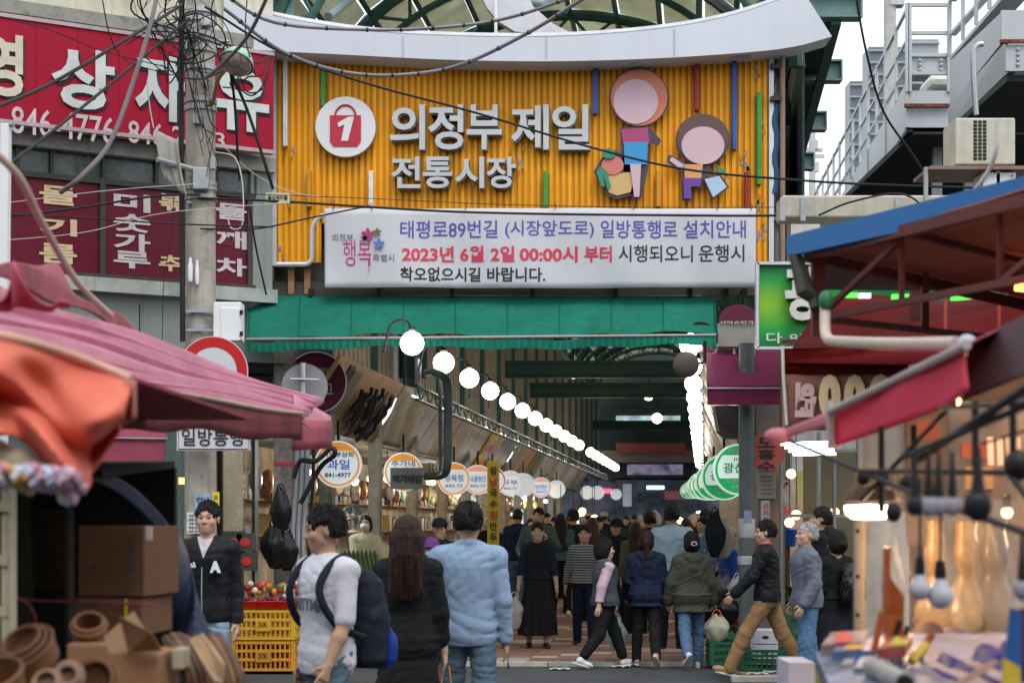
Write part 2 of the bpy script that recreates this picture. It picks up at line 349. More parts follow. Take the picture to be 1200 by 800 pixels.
def person(label, px, Y, top, yaw, c, h=.008, group=None, face=True, loc=None, name='person'):
    """c: dict of pose and clothing. top is the photo row of the crown; the height follows from it."""
    H = c.get('H') or EYE+(HYP-top)*Y/F-.012
    u = H/1.7; w = c.get('w', 1.); dp = c.get('d', w)
    female = c.get('f', 0)
    skin = c.get('skin', SKIN[1]); loc = loc or (XP(px, Y), Y, 0)
    # ---- skeleton, facing +Y, before the pelvis drop
    hipz = .90*u; lt = .43*u; ls = .40*u; ank = .07*u
    legs = {}; low = 0
    for sx, key in ((-1, 'L'), (1, 'R')):
        th, kb = c.get('leg'+key, (0, 0)); ab = c.get('abl', .02)
        hp = Vector((sx*.085*u*(.9+.1*w), 0, hipz)); a = rad(th); b = rad(th-kb)
        kn = hp+Vector((sx*ab, math.sin(a)*lt, -math.cos(a)*lt)); an = kn+Vector((sx*ab*.6, math.sin(b)*ls, -math.cos(b)*ls))
        fp = rad(c.get('foot'+key, (th-kb)*.7 if th-kb > 0 else (th-kb)*1.0)); fd = Vector((sx*.18, math.cos(fp), math.sin(fp))); up = Vector((0, -math.sin(fp), math.cos(fp)))
        heel = an-up*.062*u-fd*.045*u; toe = an-up*.066*u+fd*.165*u
        legs[key] = [hp, kn, an, heel, toe, fd, up]; low = max(low, -(min(heel.z, toe.z)-.012*u) if True else 0) if False else low
    mz = min(min(l[3].z, l[4].z) for l in legs.values())-.022*u
    for l in legs.values():
        for q in range(5): l[q] = l[q]-Vector((0, 0, mz))
    hipz -= mz; dz = hipz-.90*u
    ln = c.get('lean', 0.); lz0 = .95*u+dz
    def lean(v): v = Vector(v); return v+Vector((0, max(0, v.z-lz0)*math.tan(rad(ln)), 0))
    def Z(t): return t*u+dz
    tz = [Z(t) for t in (.80, .86, .93, 1.02, 1.10, 1.20, 1.30, 1.36, 1.40, 1.44)]
    if female: ta = [.125, .158, .165, .14, .124, .136, .146, .143, .112, .055]; tb = [.085, .11, .115, .098, .092, .112, .108, .092, .075, .05]
    else: ta = [.125, .15, .153, .14, .138, .153, .165, .162, .135, .058]; tb = [.085, .105, .11, .10, .102, .112, .115, .10, .08, .055]
    ta = [v*u*w for v in ta]; tb = [v*u*dp for v in tb]; tc = [max(0, z-lz0)*math.tan(rad(ln)) for z in tz]
    if c.get('belly'): tb[3] += c['belly']; tb[4] += c['belly']; tb[2] += c['belly']*.6; tc = [v+c['belly']*.3 for v in tc]
    shw = (.158 if female else .177)*u*(.55+.45*w)
    arms = {}
    for sx, key in ((-1, 'L'), (1, 'R')):
        a, ab, eb, inn = c.get('arm'+key, (0, 8, 12, 0)); a = rad(a); ab = rad(ab); e = rad(eb)
        S = lean((sx*shw, -.005, Z(1.365))); d1 = Vector((sx*math.sin(ab), math.sin(a)*math.cos(ab), -math.cos(a)*math.cos(ab)))
        E = S+d1*.285*u; i = rad(inn); d2 = Vector((sx*(math.sin(ab)*.5)-sx*math.sin(i), math.sin(a+e), -math.cos(a+e))).normalized(); Wd = E+d2*.245*u
        arms[key] = (S, E, Wd, d2, sx)
    hy = rad(c.get('head', 0)); hp = rad(c.get('nod', 0)); nb = lean((0, -.005*u, Z(1.44)))
    T = Matrix.Translation(nb) @ Matrix.Rotation(hy, 4, 'Z') @ Matrix.Rotation(-hp, 4, 'X') @ Matrix.Translation(-Vector((0, 0, 1.44))) if False else Matrix.Translation(nb) @ Matrix.Rotation(hy, 4, 'Z') @ Matrix.Rotation(-hp, 4, 'X') @ Matrix.Scale(max(.95, u)**.5, 4) @ Matrix.Translation((0, 0, -1.44))
    ext = .62*u
    allp = [p for l in legs.values() for p in l[:5]]+[a[2]+a[3]*.22 for a in arms.values()]+[a[1] for a in arms.values()]
    xs = [p.x for p in allp]+[-.28*w, .28*w]; ys = [p.y for p in allp]+[-.22*dp, .24*dp, tc[-1]+.16]
    lo = (min(xs)-.06, min(ys)-.06, -.02); hi = (max(xs)+.06, max(ys)+.06, H+.1)
    parts = []; short = c.get('sleeve', 1.0)
    # ---- body: one continuous skin
    B = Field(lo, hi, h)
    B.loft(tz, ta, tb, cy=tc, grow=-.012, k=.03)
    B.cone(lean((0, -.005*u, Z(1.38))), T @ Vector((0, .005, 1.52)), .056*u, .05*u, .03)
    for S, E, Wd, d2, sx in arms.values():
        g = w**.5
        B.cone(lean((sx*.07*u, -.005, Z(1.39))), S, .05*u*g, .05*u*g, .04); B.cone(S, E, .046*u*g, .037*u*g, .03)
        B.cone(E, E.lerp(Wd, .35), .037*u*g, .038*u*g, .02); B.cone(E.lerp(Wd, .35), Wd, .038*u*g, .025*u, .02)
        hk = c.get('grip', 0); fw = Vector((0, 1, 0)); n = Vector((-sx, 0, 0)); fw = (fw-d2*fw.dot(d2)); fw = fw.normalized() if fw.length > .35 else Vector((-sx*.7, .3, .7)).normalized(); n = d2.cross(fw).normalized()
        if n.x*sx > 0: n = -n
        curl = .5 if not hk else 1.25; kp = .012
        for q in (-1, 0, 1): B.cone(Wd, Wd+d2*.078*u+fw*.022*q*u, .02*u, .0145*u, kp)
        for q, (L, o) in enumerate(((.058, 1.5), (.07, .5), (.066, -.5), (.052, -1.5))):
            o *= .0205*u; r0 = Wd+d2*.082*u+fw*o; pd = d2; rr = max(.0085*u, h*.9); cc = curl*(.8+.15*q)
            for seg in range(3):
                cc2 = cc*(.45+.3*seg); dd = (d2*math.cos(cc2)+n*math.sin(cc2)).normalized(); r1 = r0+dd*L*u*(.42 if seg == 0 else .3); B.cone(r0, r1, rr*(1-.06*seg), rr*(.94-.06*seg), .004); r0 = r1
        t0 = Wd+d2*.022*u+fw*.02*u; t1 = t0+(d2*.5+fw*.75+n*.3).normalized()*.038*u; t2 = t1+(d2*.85+fw*.25+n*.4).normalized()*.032*u
        rt = max(.0105*u, h*.95); B.cone(t0, t1, rt*1.2, rt, .012); B.cone(t1, t2, rt, rt*.85, .004)
    for hpv, kn, an, heel, toe, fd, up in legs.values():
        g = w**.5; lb = .78 if c.get('pants') else 1
        B.cone(hpv+Vector((0, 0, -.02)), kn, .078*u*g*lb, .052*u*g*lb, .03); B.cone(kn, kn.lerp(an, .3), .05*u*g*lb, .053*u*g*lb, .02); B.cone(kn.lerp(an, .3), an, .053*u*g*lb, .034*u, .02)
        B.cone(heel+up*.02*u+fd*.02*u, toe+up*.015*u-fd*.05*u, .028*u, .026*u, .02)
    B.ell((0, -.012, 1.605), (.074, .092, .092), .02, T); B.ell((0, .03, 1.545), (.058, .062, .075), .03, T)
    B.cone((0, .035, 1.535), (0, .062, 1.496), .046, .026, .03, T); B.cone((-.035, .02, 1.525), (0, .055, 1.50), .028, .022, .02, T); B.cone((.035, .02, 1.525), (0, .055, 1.50), .028, .022, .02, T)
    B.cone((0, .088, 1.582), (0, .106, 1.552), .008, .013, .012, T); B.cone((-.013, .092, 1.547), (.013, .092, 1.547), .010, .010, .008, T)
    for sx in (-1, 1):
        B.ell((sx*.029, .097, 1.583), (.017, .015, .010), .008, T, sub=True); B.cone((sx*.012, .087, 1.602), (sx*.045, .072, 1.600), .011, .009, .014, T)
        B.ell((sx*.042, .064, 1.553), (.022, .02, .022), .02, T); B.ell((sx*.079, -.006, 1.572), (.009, .019, .031), .008, T)
    B.cone((-.016, .088, 1.522), (.016, .088, 1.522), .0085, .0085, .008, T); B.cone((-.012, .086, 1.512), (.012, .086, 1.512), .009, .009, .008, T)
    body = B.mesh()
    root_mb = net_mesh('person', body, [skin]); ro = bpy.data.objects.new(name, root_mb); COL.objects.link(ro)
    ro.location = loc; ro.rotation_euler = (0, 0, rad(yaw)); WL[ro.name] = Vector((0, 0, 0)); meta(ro, label, 'person', group)
    def addp(nm, VQ, mat, lab=None):
        if isinstance(VQ, MB): o = obj(nm, VQ, mat, ro, smooth=True)
        else: o = bpy.data.objects.new(nm, net_mesh(nm, VQ, [mat] if not isinstance(mat, (list, tuple)) else mat)); COL.objects.link(o); o.parent = ro; WL[o.name] = Vector((0, 0, 0))
        if lab: o['label'] = lab
        return o
    seed = int(px)+17
    # ---- face
    if face:
        for sx in (-1, 1):
            addp('eye', MB().ell(T @ Vector((sx*.029, .0835, 1.582)), (.0115,.007,.0042), 10, 6), EYED)
            bw = MB(); bw.tube([T @ Vector((sx*(.012+.036*t), .098-.022*t*t-.002, 1.604+.006*math.sin(t*2.6))) for t in (0, .33, .66, 1)], [.0025, .0032, .003, .0015], 6); addp('eyebrow', bw, HAIR if c.get('hairm') is not HAIRG else HAIRG)
        lp = MB(); lp.tube([T @ Vector((-.022+.044*t, .0905-.012*abs(t-.5)*2+.003, 1.5165+.002*math.cos(6*t))) for t in (0, .25, .5, .75, 1)], [.002, .0055, .006, .0055, .002], 8); addp('lips', lp, LIP)
    # ---- trousers / skirt
    if c.get('pants'):
        G = Field((lo[0]-.04, lo[1]-.04, 0), (hi[0]+.04, hi[1]+.04, Z(1.12)), h); lw = c.get('legw', 1.)
        G.loft([Z(.80), Z(.86), Z(.93), Z(1.02), Z(1.08)], ta[:4]+[ta[4]], tb[:4]+[tb[4]], grow=.003, k=.03)
        for hpv, kn, an, heel, toe, fd, up in legs.values():
            e = an.lerp(kn, 1-c.get('plen', 1.)) if c.get('plen', 1) < 1 else an-Vector((0, 0, .01*u)); g = w**.5
            G.cone(hpv+Vector((0, 0, -.01)), kn, .088*u*g*lw**.5, .068*u*g*lw, .03); G.cone(kn, e, .07*u*g*lw, .058*u*lw*g, .025)
        G.wrinkle(c.get('pw', .006), seed+3, 1.3 if h < .009 else .95); addp('trousers', G.mesh(), c['pants'])
    if c.get('skirt'):
        z0 = c.get('shem', .3); fl = c.get('flare', .24); ph = c.get('pleat', 9)
        G = Field((-fl-.1, -fl-.12, z0-.02), (fl+.1, fl+.12, Z(1.12)), h)
        kz = [z0, Z(.5), Z(.80), Z(.93), Z(1.02), Z(1.08)]
        if kz[0] < kz[1]: G.loft(kz, [fl*w, fl*.9*w, ta[1]+.02, ta[2]+.01, ta[3]+.008, ta[4]+.01], [fl*.8*dp, fl*.74*dp, tb[1]+.02, tb[2]+.015, tb[3]+.01, tb[4]+.01], cy=[0, 0, 0, 0, 0, 0],
               fold=lambda an, z: .013*np.sin(an*ph+3*np.sin(z*4))*np.clip((Z(1.0)-z)*2.2, 0, 1), k=.02)
        G.wrinkle(.004, seed+4, .6); addp('skirt', G.mesh(), c['skirt'])
    # ---- top
    def top_shell(nm, mat, hem, grow, sleeve, neck, amp, hood=0, flare=.0, sd=0, vneck=0, belt=False, sl_g=1., cuff=None):
        grow = grow*.62 if grow > .014 else grow
        flare = max(flare, .012)
        zl = [Z(hem)]; al = [np.interp(Z(hem), tz, ta)+grow+flare]; bl = [np.interp(Z(hem), tz, tb)+grow+flare]; cl = [0.]
        if hem < .80: al[0] = ta[1]+grow+flare; bl[0] = tb[1]+grow+flare
        for z, a, b, cc in zip(tz, ta, tb, tc):
            if z > Z(hem)+.02: t = max(0, min(1, (Z(1.2)-z)/(Z(1.2)-Z(min(hem, 1.1))+1e-6))); zl.append(z); al.append(max(a, ta[3]*.98 if z < Z(1.2) else a)+grow+flare*t); bl.append(b+grow+flare*t*.8); cl.append(cc)
        e = grow+flare+.06; G = Field((lo[0]-e, lo[1]-e, Z(hem)-.03), (hi[0]+e, hi[1]+e, Z(1.56)), h)
        G.loft(zl, al, bl, cy=cl, k=.03)
        for S, E, Wd, d2, sx in arms.values():
            g = w**.5
            G.cone(lean((sx*.06*u, -.005, Z(1.40))), S, .052*u*g+grow*.5, .051*u*g+grow*.6, .045)
            if sleeve > 0:
                G.cone(S, S.lerp(E, min(1, sleeve*2)), .051*u*g+grow*.6, (.045*u*g+grow*.6)*sl_g, .035)
                if sleeve > .5: q = E.lerp(Wd, min(1, (sleeve-.5)*2)); G.cone(E, q, (.044*u*g+grow*.6)*sl_g, (.034*u*g+grow*.5)*sl_g, .02)
                if sleeve >= 1: G.cone(Wd-d2*.035, Wd-d2*.002, (.036*u*g+grow*.6)*sl_g+.003, (.033*u*g+grow*.5)*sl_g+.004, .003)
        if hood: G.cone(lean((-.07, -.07, Z(1.425))), lean((.07, -.07, Z(1.425))), .045, .045, .03); G.cone(lean((0, -.1, Z(1.40))), lean((0, -.115, Z(1.28))), .055, .03, .05)
        if neck == 'collar':
            ck = []
            for q in range(15):
                an = 2*PI*q/15; pn = lean((math.cos(an)*.064*u, math.sin(an)*.062*u-.003, Z(1.445)+.012*math.sin(an-PI)*-1*(-1))); G.ell(pn, (.018, .018, .024), .012)
        yc = lean((0, 0, Z(1.44))).y
        R0 = .054*u if neck != 'wide' else .085*u
        G.cut(lambda x, y, z: (R0-np.sqrt(x**2+(y-yc-.004-(0 if not vneck else 0))**2))*((z > Z(1.41))*1.)-9*(z <= Z(1.41)) if neck else (x*0-9+y*0+z*0), k=.004)
        if vneck: G.cut(lambda x, y, z: np.where(y-yc > .0, (z-Z(1.43-vneck))*.35*0+np.minimum(.055*u*np.clip((z-Z(1.43-vneck))/(vneck), 0, 1)-np.abs(x), (z-Z(1.43-vneck))), -9.), k=.004)
        if neck == 'round' : G.cut(lambda x, y, z: z-Z(1.455)+y*0+x*0, k=.01)
        G.wrinkle(amp*(.85 if h < .009 else 1), seed+sd, 1.2 if h < .009 else .8); G.cut(lambda x, y, z: Z(hem)-z+x*0+y*0+.006*np.sin(x*11+sd)*np.cos(y*9), k=.004)
        return addp(nm, G.mesh(), mat)
    for i, t in enumerate(c.get('tops', ())):
        top_shell(t.get('n', 'shirt'), t['m'], t.get('hem', .88), t.get('g', .014), t.get('s', 1.), t.get('neck', 'collar'), t.get('a', .005), t.get('hood', 0), t.get('fl', 0.), i*7+1, t.get('v', 0), sl_g=t.get('sg', 1.))
    # ---- shoes
    sm = c.get('shoe')
    if sm:
        for hpv, kn, an, heel, toe, fd, up in legs.values():
            a2 = heel; b2 = toe; G = Field(np.minimum(a2, b2)-np.array((.07, .07, .04)), np.maximum(np.maximum(a2, b2), an)+np.array((.07, .07, .05)), min(h, .008))
            G.cone(heel+up*.03*u+fd*.02*u, toe+up*.022*u-fd*.045*u, .037*u, .032*u, .02); G.cone(toe+up*.018*u-fd*.06*u, toe+up*.016*u-fd*.02*u, .038*u, .028*u, .02); G.cone(heel+up*.04*u+fd*.03*u, an+up*.005, .037*u, .036*u, .03)
            hz = heel-up*.0; G.cut(lambda x, y, z, q=hz, n=up: -((x-q.x)*n.x+(y-q.y)*n.y+(z-q.z)*n.z), k=.004); so = addp('shoe', G.mesh(), sm)
            rt = fd.cross(up).normalized(); pl = []
            for q in range(20):
                an2 = 2*PI*q/20; cx = math.cos(an2); sy = math.sin(an2); pl.append((sy*(.037+.006*cx)*u, .06*u+cx*.125*u))
            s2 = MB().prism(pl, heel-up*.0215*u, rt, fd, .0225*u); s2.f = [f[::-1] for f in s2.f]
            q = obj('sole', s2, c.get('sole', RUB), so)
    # ---- hair
    hr = c.get('hair', 'short'); hm = c.get('hairm', HAIR)
    if hr != 'none':
        hc = T @ Vector((0, 0, 1.6)); dn = .62 if 'long' in hr or 'tail' in hr else .22
        G = Field((hc.x-.2, hc.y-.24, hc.z-dn), (hc.x+.2, hc.y+.2, hc.z+.15), (.0052 if h < .009 else .007) if h < .012 else h)
        th = c.get('hairt', .014)*.75
        G.ell((0, -.014, 1.612), (.074+th, .092+th, .092+th), .02, T)
        if 'short' in hr or 'cap' in hr: G.ell((0, -.035, 1.56), (.072+th*.6, .068+th*.6, .065), .03, T); zc = 1.535
        else: G.ell((0, -.03, 1.55), (.08+th, .075+th, .09), .03, T); zc = 1.45
        if 'bob' in hr: [G.cone((sx*.07, -.01, 1.6), (sx*.068, -.005, 1.50), .028, .026, .02, T) for sx in (-1, 1)]; G.ell((0, -.05, 1.53), (.085, .062, .08), .02, T)
        if 'perm' in hr: G.ell((0, -.03, 1.60), (.10, .115, .115), .02, T)
        if 'long' in hr:
            Lh = c.get('hairl', .42)
            for q in (-1, -.5, 0, .5, 1): G.cone((q*.07, -.045-.03*(1-q*q), 1.57), (q*.085, -.10-.035*(1-q*q), 1.60-Lh+.03*abs(q)), .04, .026, .03, T)
            zc = 1.0
        if 'tail' in hr: G.cone((0, -.10, 1.60), (0, -.14, 1.57), .02, .03, .02, T); G.cone((0, -.14, 1.57), (.01, -.15, 1.38), .036, .018, .02, T); zc = 1.0
        if 'bun' in hr: G.ell((0, -.115, 1.565), (.05, .045, .05), .01, T)
        # face window
        G.ell((0, .105, 1.540+c.get('brow', 0)), (.083, .088, .098), .006, T, sub=True)
        if 'short' in hr: G.ell((-.085, .045, 1.55), (.035, .05, .065), .006, T, sub=True); G.ell((.085, .045, 1.55), (.035, .05, .065), .006, T, sub=True)
        iv = np.array(T.inverted())
        G.cut(lambda x, y, z: zc-(iv[2][0]*x+iv[2][1]*y+iv[2][2]*z+iv[2][3]), k=.02)
        r = np.random.RandomState(seed); x, y, z = G.g((slice(None),)*3); an = np.arctan2(y-hc.y, x-hc.x)
        G.f = (G.f+.0022*np.sin(an*23+3*np.sin(z*14+r.rand()*6))+.0018*np.sin(an*41+2*np.sin(z*22))+.004*np.sin(z*34+an*4+r.rand()*5)*('perm' in hr or 'short' in hr)+('short' in hr)*.0045*np.sin(x*150+z*40+r.rand()*5)*np.sin(y*130-z*50)+('bob' in hr)*.002*np.sin(x*90+r.rand()*5)*np.sin(y*80)).astype(np.float32)
        if 'perm' in hr: G.f = (G.f+.006*np.sin(x*130)*np.sin(y*120)*np.sin(z*125)).astype(np.float32)
        ho = addp('hair', G.mesh(), hm)
        if h < .009:                            # loose strands that break up the outline
            rr = random.Random(seed); sb = MB()
            if 'long' in hr:
                Lh = c.get('hairl', .42)
                for q in range(260):
                    x = rr.uniform(-1, 1); e = Lh+rr.uniform(-.06, .035); p = []
                    for t in (0, .2, .45, .7, 1): p.append(T @ Vector((x*(.066+.03*t)+rr.uniform(-.004, .004), -.062-.058*min(1, t*2.2)-.036*(1-x*x)*min(1, t*2)-rr.uniform(.0, .008)-.012, 1.655-.03*x*x-(e+.05)*t)))
                    sb.tube(p, [.0012, .0022, .0022, .0018, .0006], 4)
            else:
                for q in range(420):
                    a = rr.uniform(0, 2*PI); el = rr.uniform(-.35, 1.45); d = Vector((math.cos(a)*math.cos(el), math.sin(a)*math.cos(el), math.sin(el)))
                    if d.y > .25 and el < .75: continue
                    b = Vector((d.x*(.074+th), -.014+d.y*(.092+th), 1.612+d.z*(.090+th)))
                    if el < 0: b.y -= .012
                    tg = Vector((rr.uniform(-.6, .6), rr.uniform(-.5, .7), -1 if el < .9 else rr.uniform(-.6, .2))); tg = (tg-d*tg.dot(d)).normalized(); L = rr.uniform(.02, .045)
                    sb.tube([T @ (b-d*.004), T @ (b+tg*L*.5+d*rr.uniform(.003, .007)), T @ (b+tg*L-d*rr.uniform(-.004, .006))], [.0018, .0020, .0005], 4)
            so = obj('hair_strands', sb, hm, ho); so['kind'] = 'stuff'
    # ---- hats
    if c.get('cap'):
        kind, cm = c['cap']; G = Field(tuple(T @ Vector((0, 0, 1.6))-Vector((.22, .22, .2))), tuple(T @ Vector((0, 0, 1.6))+Vector((.22, .24, .16))), .007)
        G.ell((0, -.012, 1.625), (.098, .116, .095), .01, T)
        iv = np.array(T.inverted()); G.cut(lambda x, y, z: 1.612-(iv[2][0]*x+iv[2][1]*y+iv[2][2]*z+iv[2][3]), k=.004)
        if kind == 'cap': G.ell((0, .115, 1.618), (.072, .075, .007), .006, T)
        else: G.ell((0, 0, 1.607), (.165, .18, .010), .02, T)
        addp('hat', G.mesh(), cm)
    ro['T'] = 0; del ro['T']
    return ro, T, arms, lean, Z
# ---------------------------------------------------------------- shared materials
GREEN = M('green_steel', (.045,.12,.10), rough=.45, var=.15, dirt=.25, dc=(.10,.07,.04), bump=.1)
DGREEN = M('dark_green_steel', (.03,.07,.06), rough=.5, var=.2, dirt=.2)
BLACK = M('black_metal', (.015,.015,.016), rough=.45, var=.2); RUBBER = M('cable_rubber', (.02,.02,.022), rough=.6, var=.3)
GREYM = M('grey_metal', (.42,.44,.46), rough=.4, metal=.5, var=.08, dirt=.25); STEEL = M('stainless', (.55,.54,.52), rough=.28, metal=.9, var=.1, vs=2, bump=.08, bs=8)
WHITEP = M('white_paint', (.78,.79,.80), rough=.45, var=.03, dirt=.12, dc=(.4,.38,.34)); OFFW = M('off_white', (.66,.65,.60), rough=.6, dirt=.2, dc=(.3,.27,.2))
CONC = M('concrete', (.36,.35,.32), rough=.9, var=.15, bump=.4, bs=35, dirt=.45, dc=(.12,.11,.09), streak=.4)
WOOD = M('raw_wood', (.36,.20,.10), rough=.7, var=.25, stretch=(1,1,8), vs=3, bump=.3, bs=30); CARD = M('cardboard', (.27,.16,.09), rough=.85, var=.08, bump=.1, bs=18, dirt=.1)
INK = M('black_ink', (.03,.03,.035), rough=.6, var=.1, bump=0); INKG = M('grey_ink', (.10,.11,.12), rough=.6, bump=0)
RED = M('red_print', (.62,.05,.09), rough=.5, bump=0, var=.05); NAVYP = M('indigo_print', (.10,.09,.38), rough=.5, bump=0, var=.05)
GLOBE = M('globe_light', (1,.97,.9), rough=.4, var=0, bump=0, emit=12); WARM = M('warm_bulb', (1,.66,.30), var=0, bump=0, emit=2.6); COOLL = M('cool_tube', (.93,1,.97), var=0, bump=0, emit=4)
YELL = M('yellow_lamp', (1,.72,.2), var=0, bump=0, emit=3.)
# ---------------------------------------------------------------- ground
KD = .112                                       # the arcade runs to the right as it goes back: metres across per metre of depth
def AX(x20, Y): return x20+KD*(Y-20)
ASPH = M('asphalt', (.062,.066,.072), rough=.85, var=.25, vs=1.2, bump=.6, bs=90, dirt=.3, dc=(.03,.03,.03), ds=.6)
obj('street', MB().grid(lambda u, v: Vector((-300+600*u, -60+460*v, -.004)), 12, 10), ASPH, kind='structure')
af = thing('arcade_floor', None, None, (0, 19.1, 0), kind='structure')
obj('concrete_bed', MB().hull4([(-4.6,19.16,.022),(3.6,19.16,.022),(AX(3.9,84),84,.022),(AX(-4.3,84),84,.022)], (0,0,-.03)), M('grout', (.13,.11,.10), rough=.95), af)
kb = thing('kerb', None, None, (0, 19.05, 0), kind='structure')
KST = M('kerb_stone', (.40,.39,.37), rough=.85, var=.12, dirt=.4, rnd=.12)
ks = mesh_of('kerb_stone', MB().bb(-.495, .495, -.07, .07, 0, .045), False, (0,0,0), [KST])
for i in range(9): inst('kerb_stone', ks, (-4.1+i, 19.08, 0), kb)
PV = [M('paver_red', (.25,.135,.105), rough=.8, var=.2, dirt=.5, dc=(.09,.07,.06), bump=.4, rnd=.18), M('paver_beige', (.40,.36,.29), rough=.8, var=.15, dirt=.4, dc=(.15,.12,.1), bump=.3, rnd=.1)]
pm = [mesh_of('paver', MB().bb(-.146, .146, -.146, .146, 0, .014), False, (0,0,0), [m]) for m in PV]
far = [MB(), MB()]; cnt = 0
def beige(x, y):
    a = abs(((x*.9+y) % 3.0)-1.5); b = abs(((x*.9-y) % 3.0)-1.5); return min(a, b) < .16
for j in range(64):
    y = 19.31+j*.3
    for i in range(30):
        x = -4.4+i*.3+KD*(y-20)+(.15 if j % 2 else 0)*0
        q = XP(570, y) < x < XP(900, y); k = 1 if beige(x-KD*(y-20), y) else 0; z = .022+.003*RS.rand()
        if q and cnt < 290: inst('paver', pm[k], (x, y, z), af); cnt += 1
        elif x < AX(4, y)-.1: far[k].bb(x-.146, x+.146, y-.146, y+.146, z, z+.014)
for k in (0, 1): obj('paving', far[k], PV[k], af, kind='stuff')
rp = thing('pavement', None, None, (2.7, 17, 0), kind='structure')
rm = mesh_of('paver', MB().bb(-.146, .146, -.146, .146, 0, .06), False, (0,0,0), [M('paver_pink', (.36,.22,.18), rough=.8, dirt=.4, bump=.3, rnd=.15)])
for j in range(6):
    for i in range(12): inst('paver', rm, (2.5+i*.3, 17.35+j*.3, 0), rp)
obj('kerb_edge', MB().bb(2.2, 6.2, 17.08, 17.19, 0, .07), KST, rp, bevel=.01)

# ---------------------------------------------------------------- the arcade roof
roof = thing('arcade_roof', 'long barrel vault roof of green steel ribs and cream panels over the market street', 'roof', (0, 20, 0))
BAY = 2.85; NB = 20; Y0 = 19.9; SPZ = 6.9; HWD = 3.08; RISE = 2.3
def vp(a, Y, r=1.0, dz=0): return Vector((AX(.25, Y)+HWD*r*math.cos(a), Y, SPZ+dz+RISE*r*math.sin(a)))
rib = MB().tube([vp(PI*i/28, 0) for i in range(29)], .085, 8); rib.tube([vp(PI*i/28, 0, .88, -.05) for i in range(29)], .05, 6)
for i in range(1, 14): rib.tube([vp(PI*i/14, 0), vp(PI*(i+.5)/14, 0, .88, -.05)], .025, 5); rib.tube([vp(PI*(i+.5)/14, 0, .88, -.05), vp(PI*(i+1)/14, 0)], .025, 5)
rib_me = mesh_of('rib', rib, True, vp(0, 0)*0+Vector((AX(.25, 0), 0, 0)), [GREEN])
beam_me = mesh_of('tie_beam', MB().bb(-HWD-.05, HWD+.05, -.1, .1, -.2, -.16).bb(-HWD-.05, HWD+.05, -.1, .1, .16, .2).bb(-HWD-.05, HWD+.05, -.03, .03, -.16, .16), False, (0,0,0), [DGREEN])
stub = MB().bb(0, 1.05, -.11, .11, -.14, -.115).bb(0, 1.05, -.11, .11, .115, .14).bb(0, 1.05, -.02, .02, -.115, .115).bb(1.03, 1.05, -.11, .11, -.115, .115)
stub_me = mesh_of('eaves_beam', stub, False, (0,0,0), [M('pale_green_steel', (.13,.24,.23), rough=.4, dirt=.35, dc=(.35,.22,.08), ds=4)])
CREAM = M('cream_panel', (.62,.62,.50), rough=.4, var=.15, vs=1.5, trans=.6, dirt=.3, dc=(.30,.28,.18), bump=0); DARKP = M('dark_panel', (.05,.06,.055), rough=.6, var=.3, dirt=.3)
pan = []
NP = 14
for mt in (CREAM, DARKP):
    row = []
    for k in range(NP):
        a0, a1 = PI*k/NP+.012, PI*(k+1)/NP-.012; mb = MB()
        q = [vp(a0, 0, 1.035), vp(a1, 0, 1.035), vp(a1, BAY-.06, 1.035), vp(a0, BAY-.06, 1.035)]; mb.hull4(q, (0, 0, .012))
        row.append(mesh_of('roof_panel', mb, False, Vector((AX(.25, 0), 0, 0)), [mt]))
    pan.append(row)
for b in range(NB):
    y = Y0+b*BAY; x = AX(.25, y)
    inst('rib', rib_me, (x, y, 0), roof)
    if b in (3, 7, 9, 18): inst('tie_beam', beam_me, (x, y, {3: 6.3, 7: 5.15, 9: 5.1, 14: 5.4, 18: 5.6}[b]), roof)
    for sx in (-1, 1): inst('eaves_beam', stub_me, (x+sx*(HWD-.3)+(0), y, SPZ+.70), roof, (0, 0, 0 if sx > 0 else PI))
    for k in range(NP):
        mt = 0 if b < 5 else (0 if RS.rand() < .55 else 1)
        inst('roof_panel', pan[mt][k], (x, y+.03, 0), roof)
for k in range(1, 14):
    a = PI*k/14; obj('purlin', MB().tube([vp(a, Y0, 1.01), vp(a, Y0+BAY*NB, 1.01)], .04, 6), GREEN, roof, smooth=True)
for sx in (-1, 1):
    g = MB(); o = AX(.25, 0)+sx*(HWD+.46)
    g.hull4([(o+KD*Y0-.06,Y0,SPZ+.50),(o+KD*Y0+.06,Y0,SPZ+.50),(o+KD*77+.06,77,SPZ+.50),(o+KD*77-.06,77,SPZ+.50)], (0,0,.06)); obj('eaves_rail', g, GREEN, roof)
    g = MB(); o2 = AX(.25, 0)+sx*(HWD-.1); g.hull4([(o2+KD*Y0,Y0,SPZ+.70),(o+KD*Y0,Y0,SPZ+.66),(o+KD*77,77,SPZ+.66),(o2+KD*77,77,SPZ+.70)], (0,0,.03)); obj('eaves_sheet', g, DARKP, roof)
TSH = M('dark_teal_sheet', (.035,.06,.062), rough=.5, var=.3, dirt=.3, streak=.3)
o3 = AX(.25, 0)+HWD+.10; g = MB().hull4([(o3+KD*20,20,3.5),(o3+KD*77,77,3.5),(o3+KD*77,77,SPZ+.84),(o3+KD*20,20,SPZ+.84)], (-.03,0,0)); obj('side_sheet', g, TSH, roof)
g = MB(); g.hull4([(o3+KD*20-.5,20,SPZ+.86),(o3+KD*20+.42,20,SPZ+.86),(o3+KD*77+.42,77,SPZ+.86),(o3+KD*77-.5,77,SPZ+.86)], (0,0,.03)); obj('soffit_sheet', g, TSH, roof)
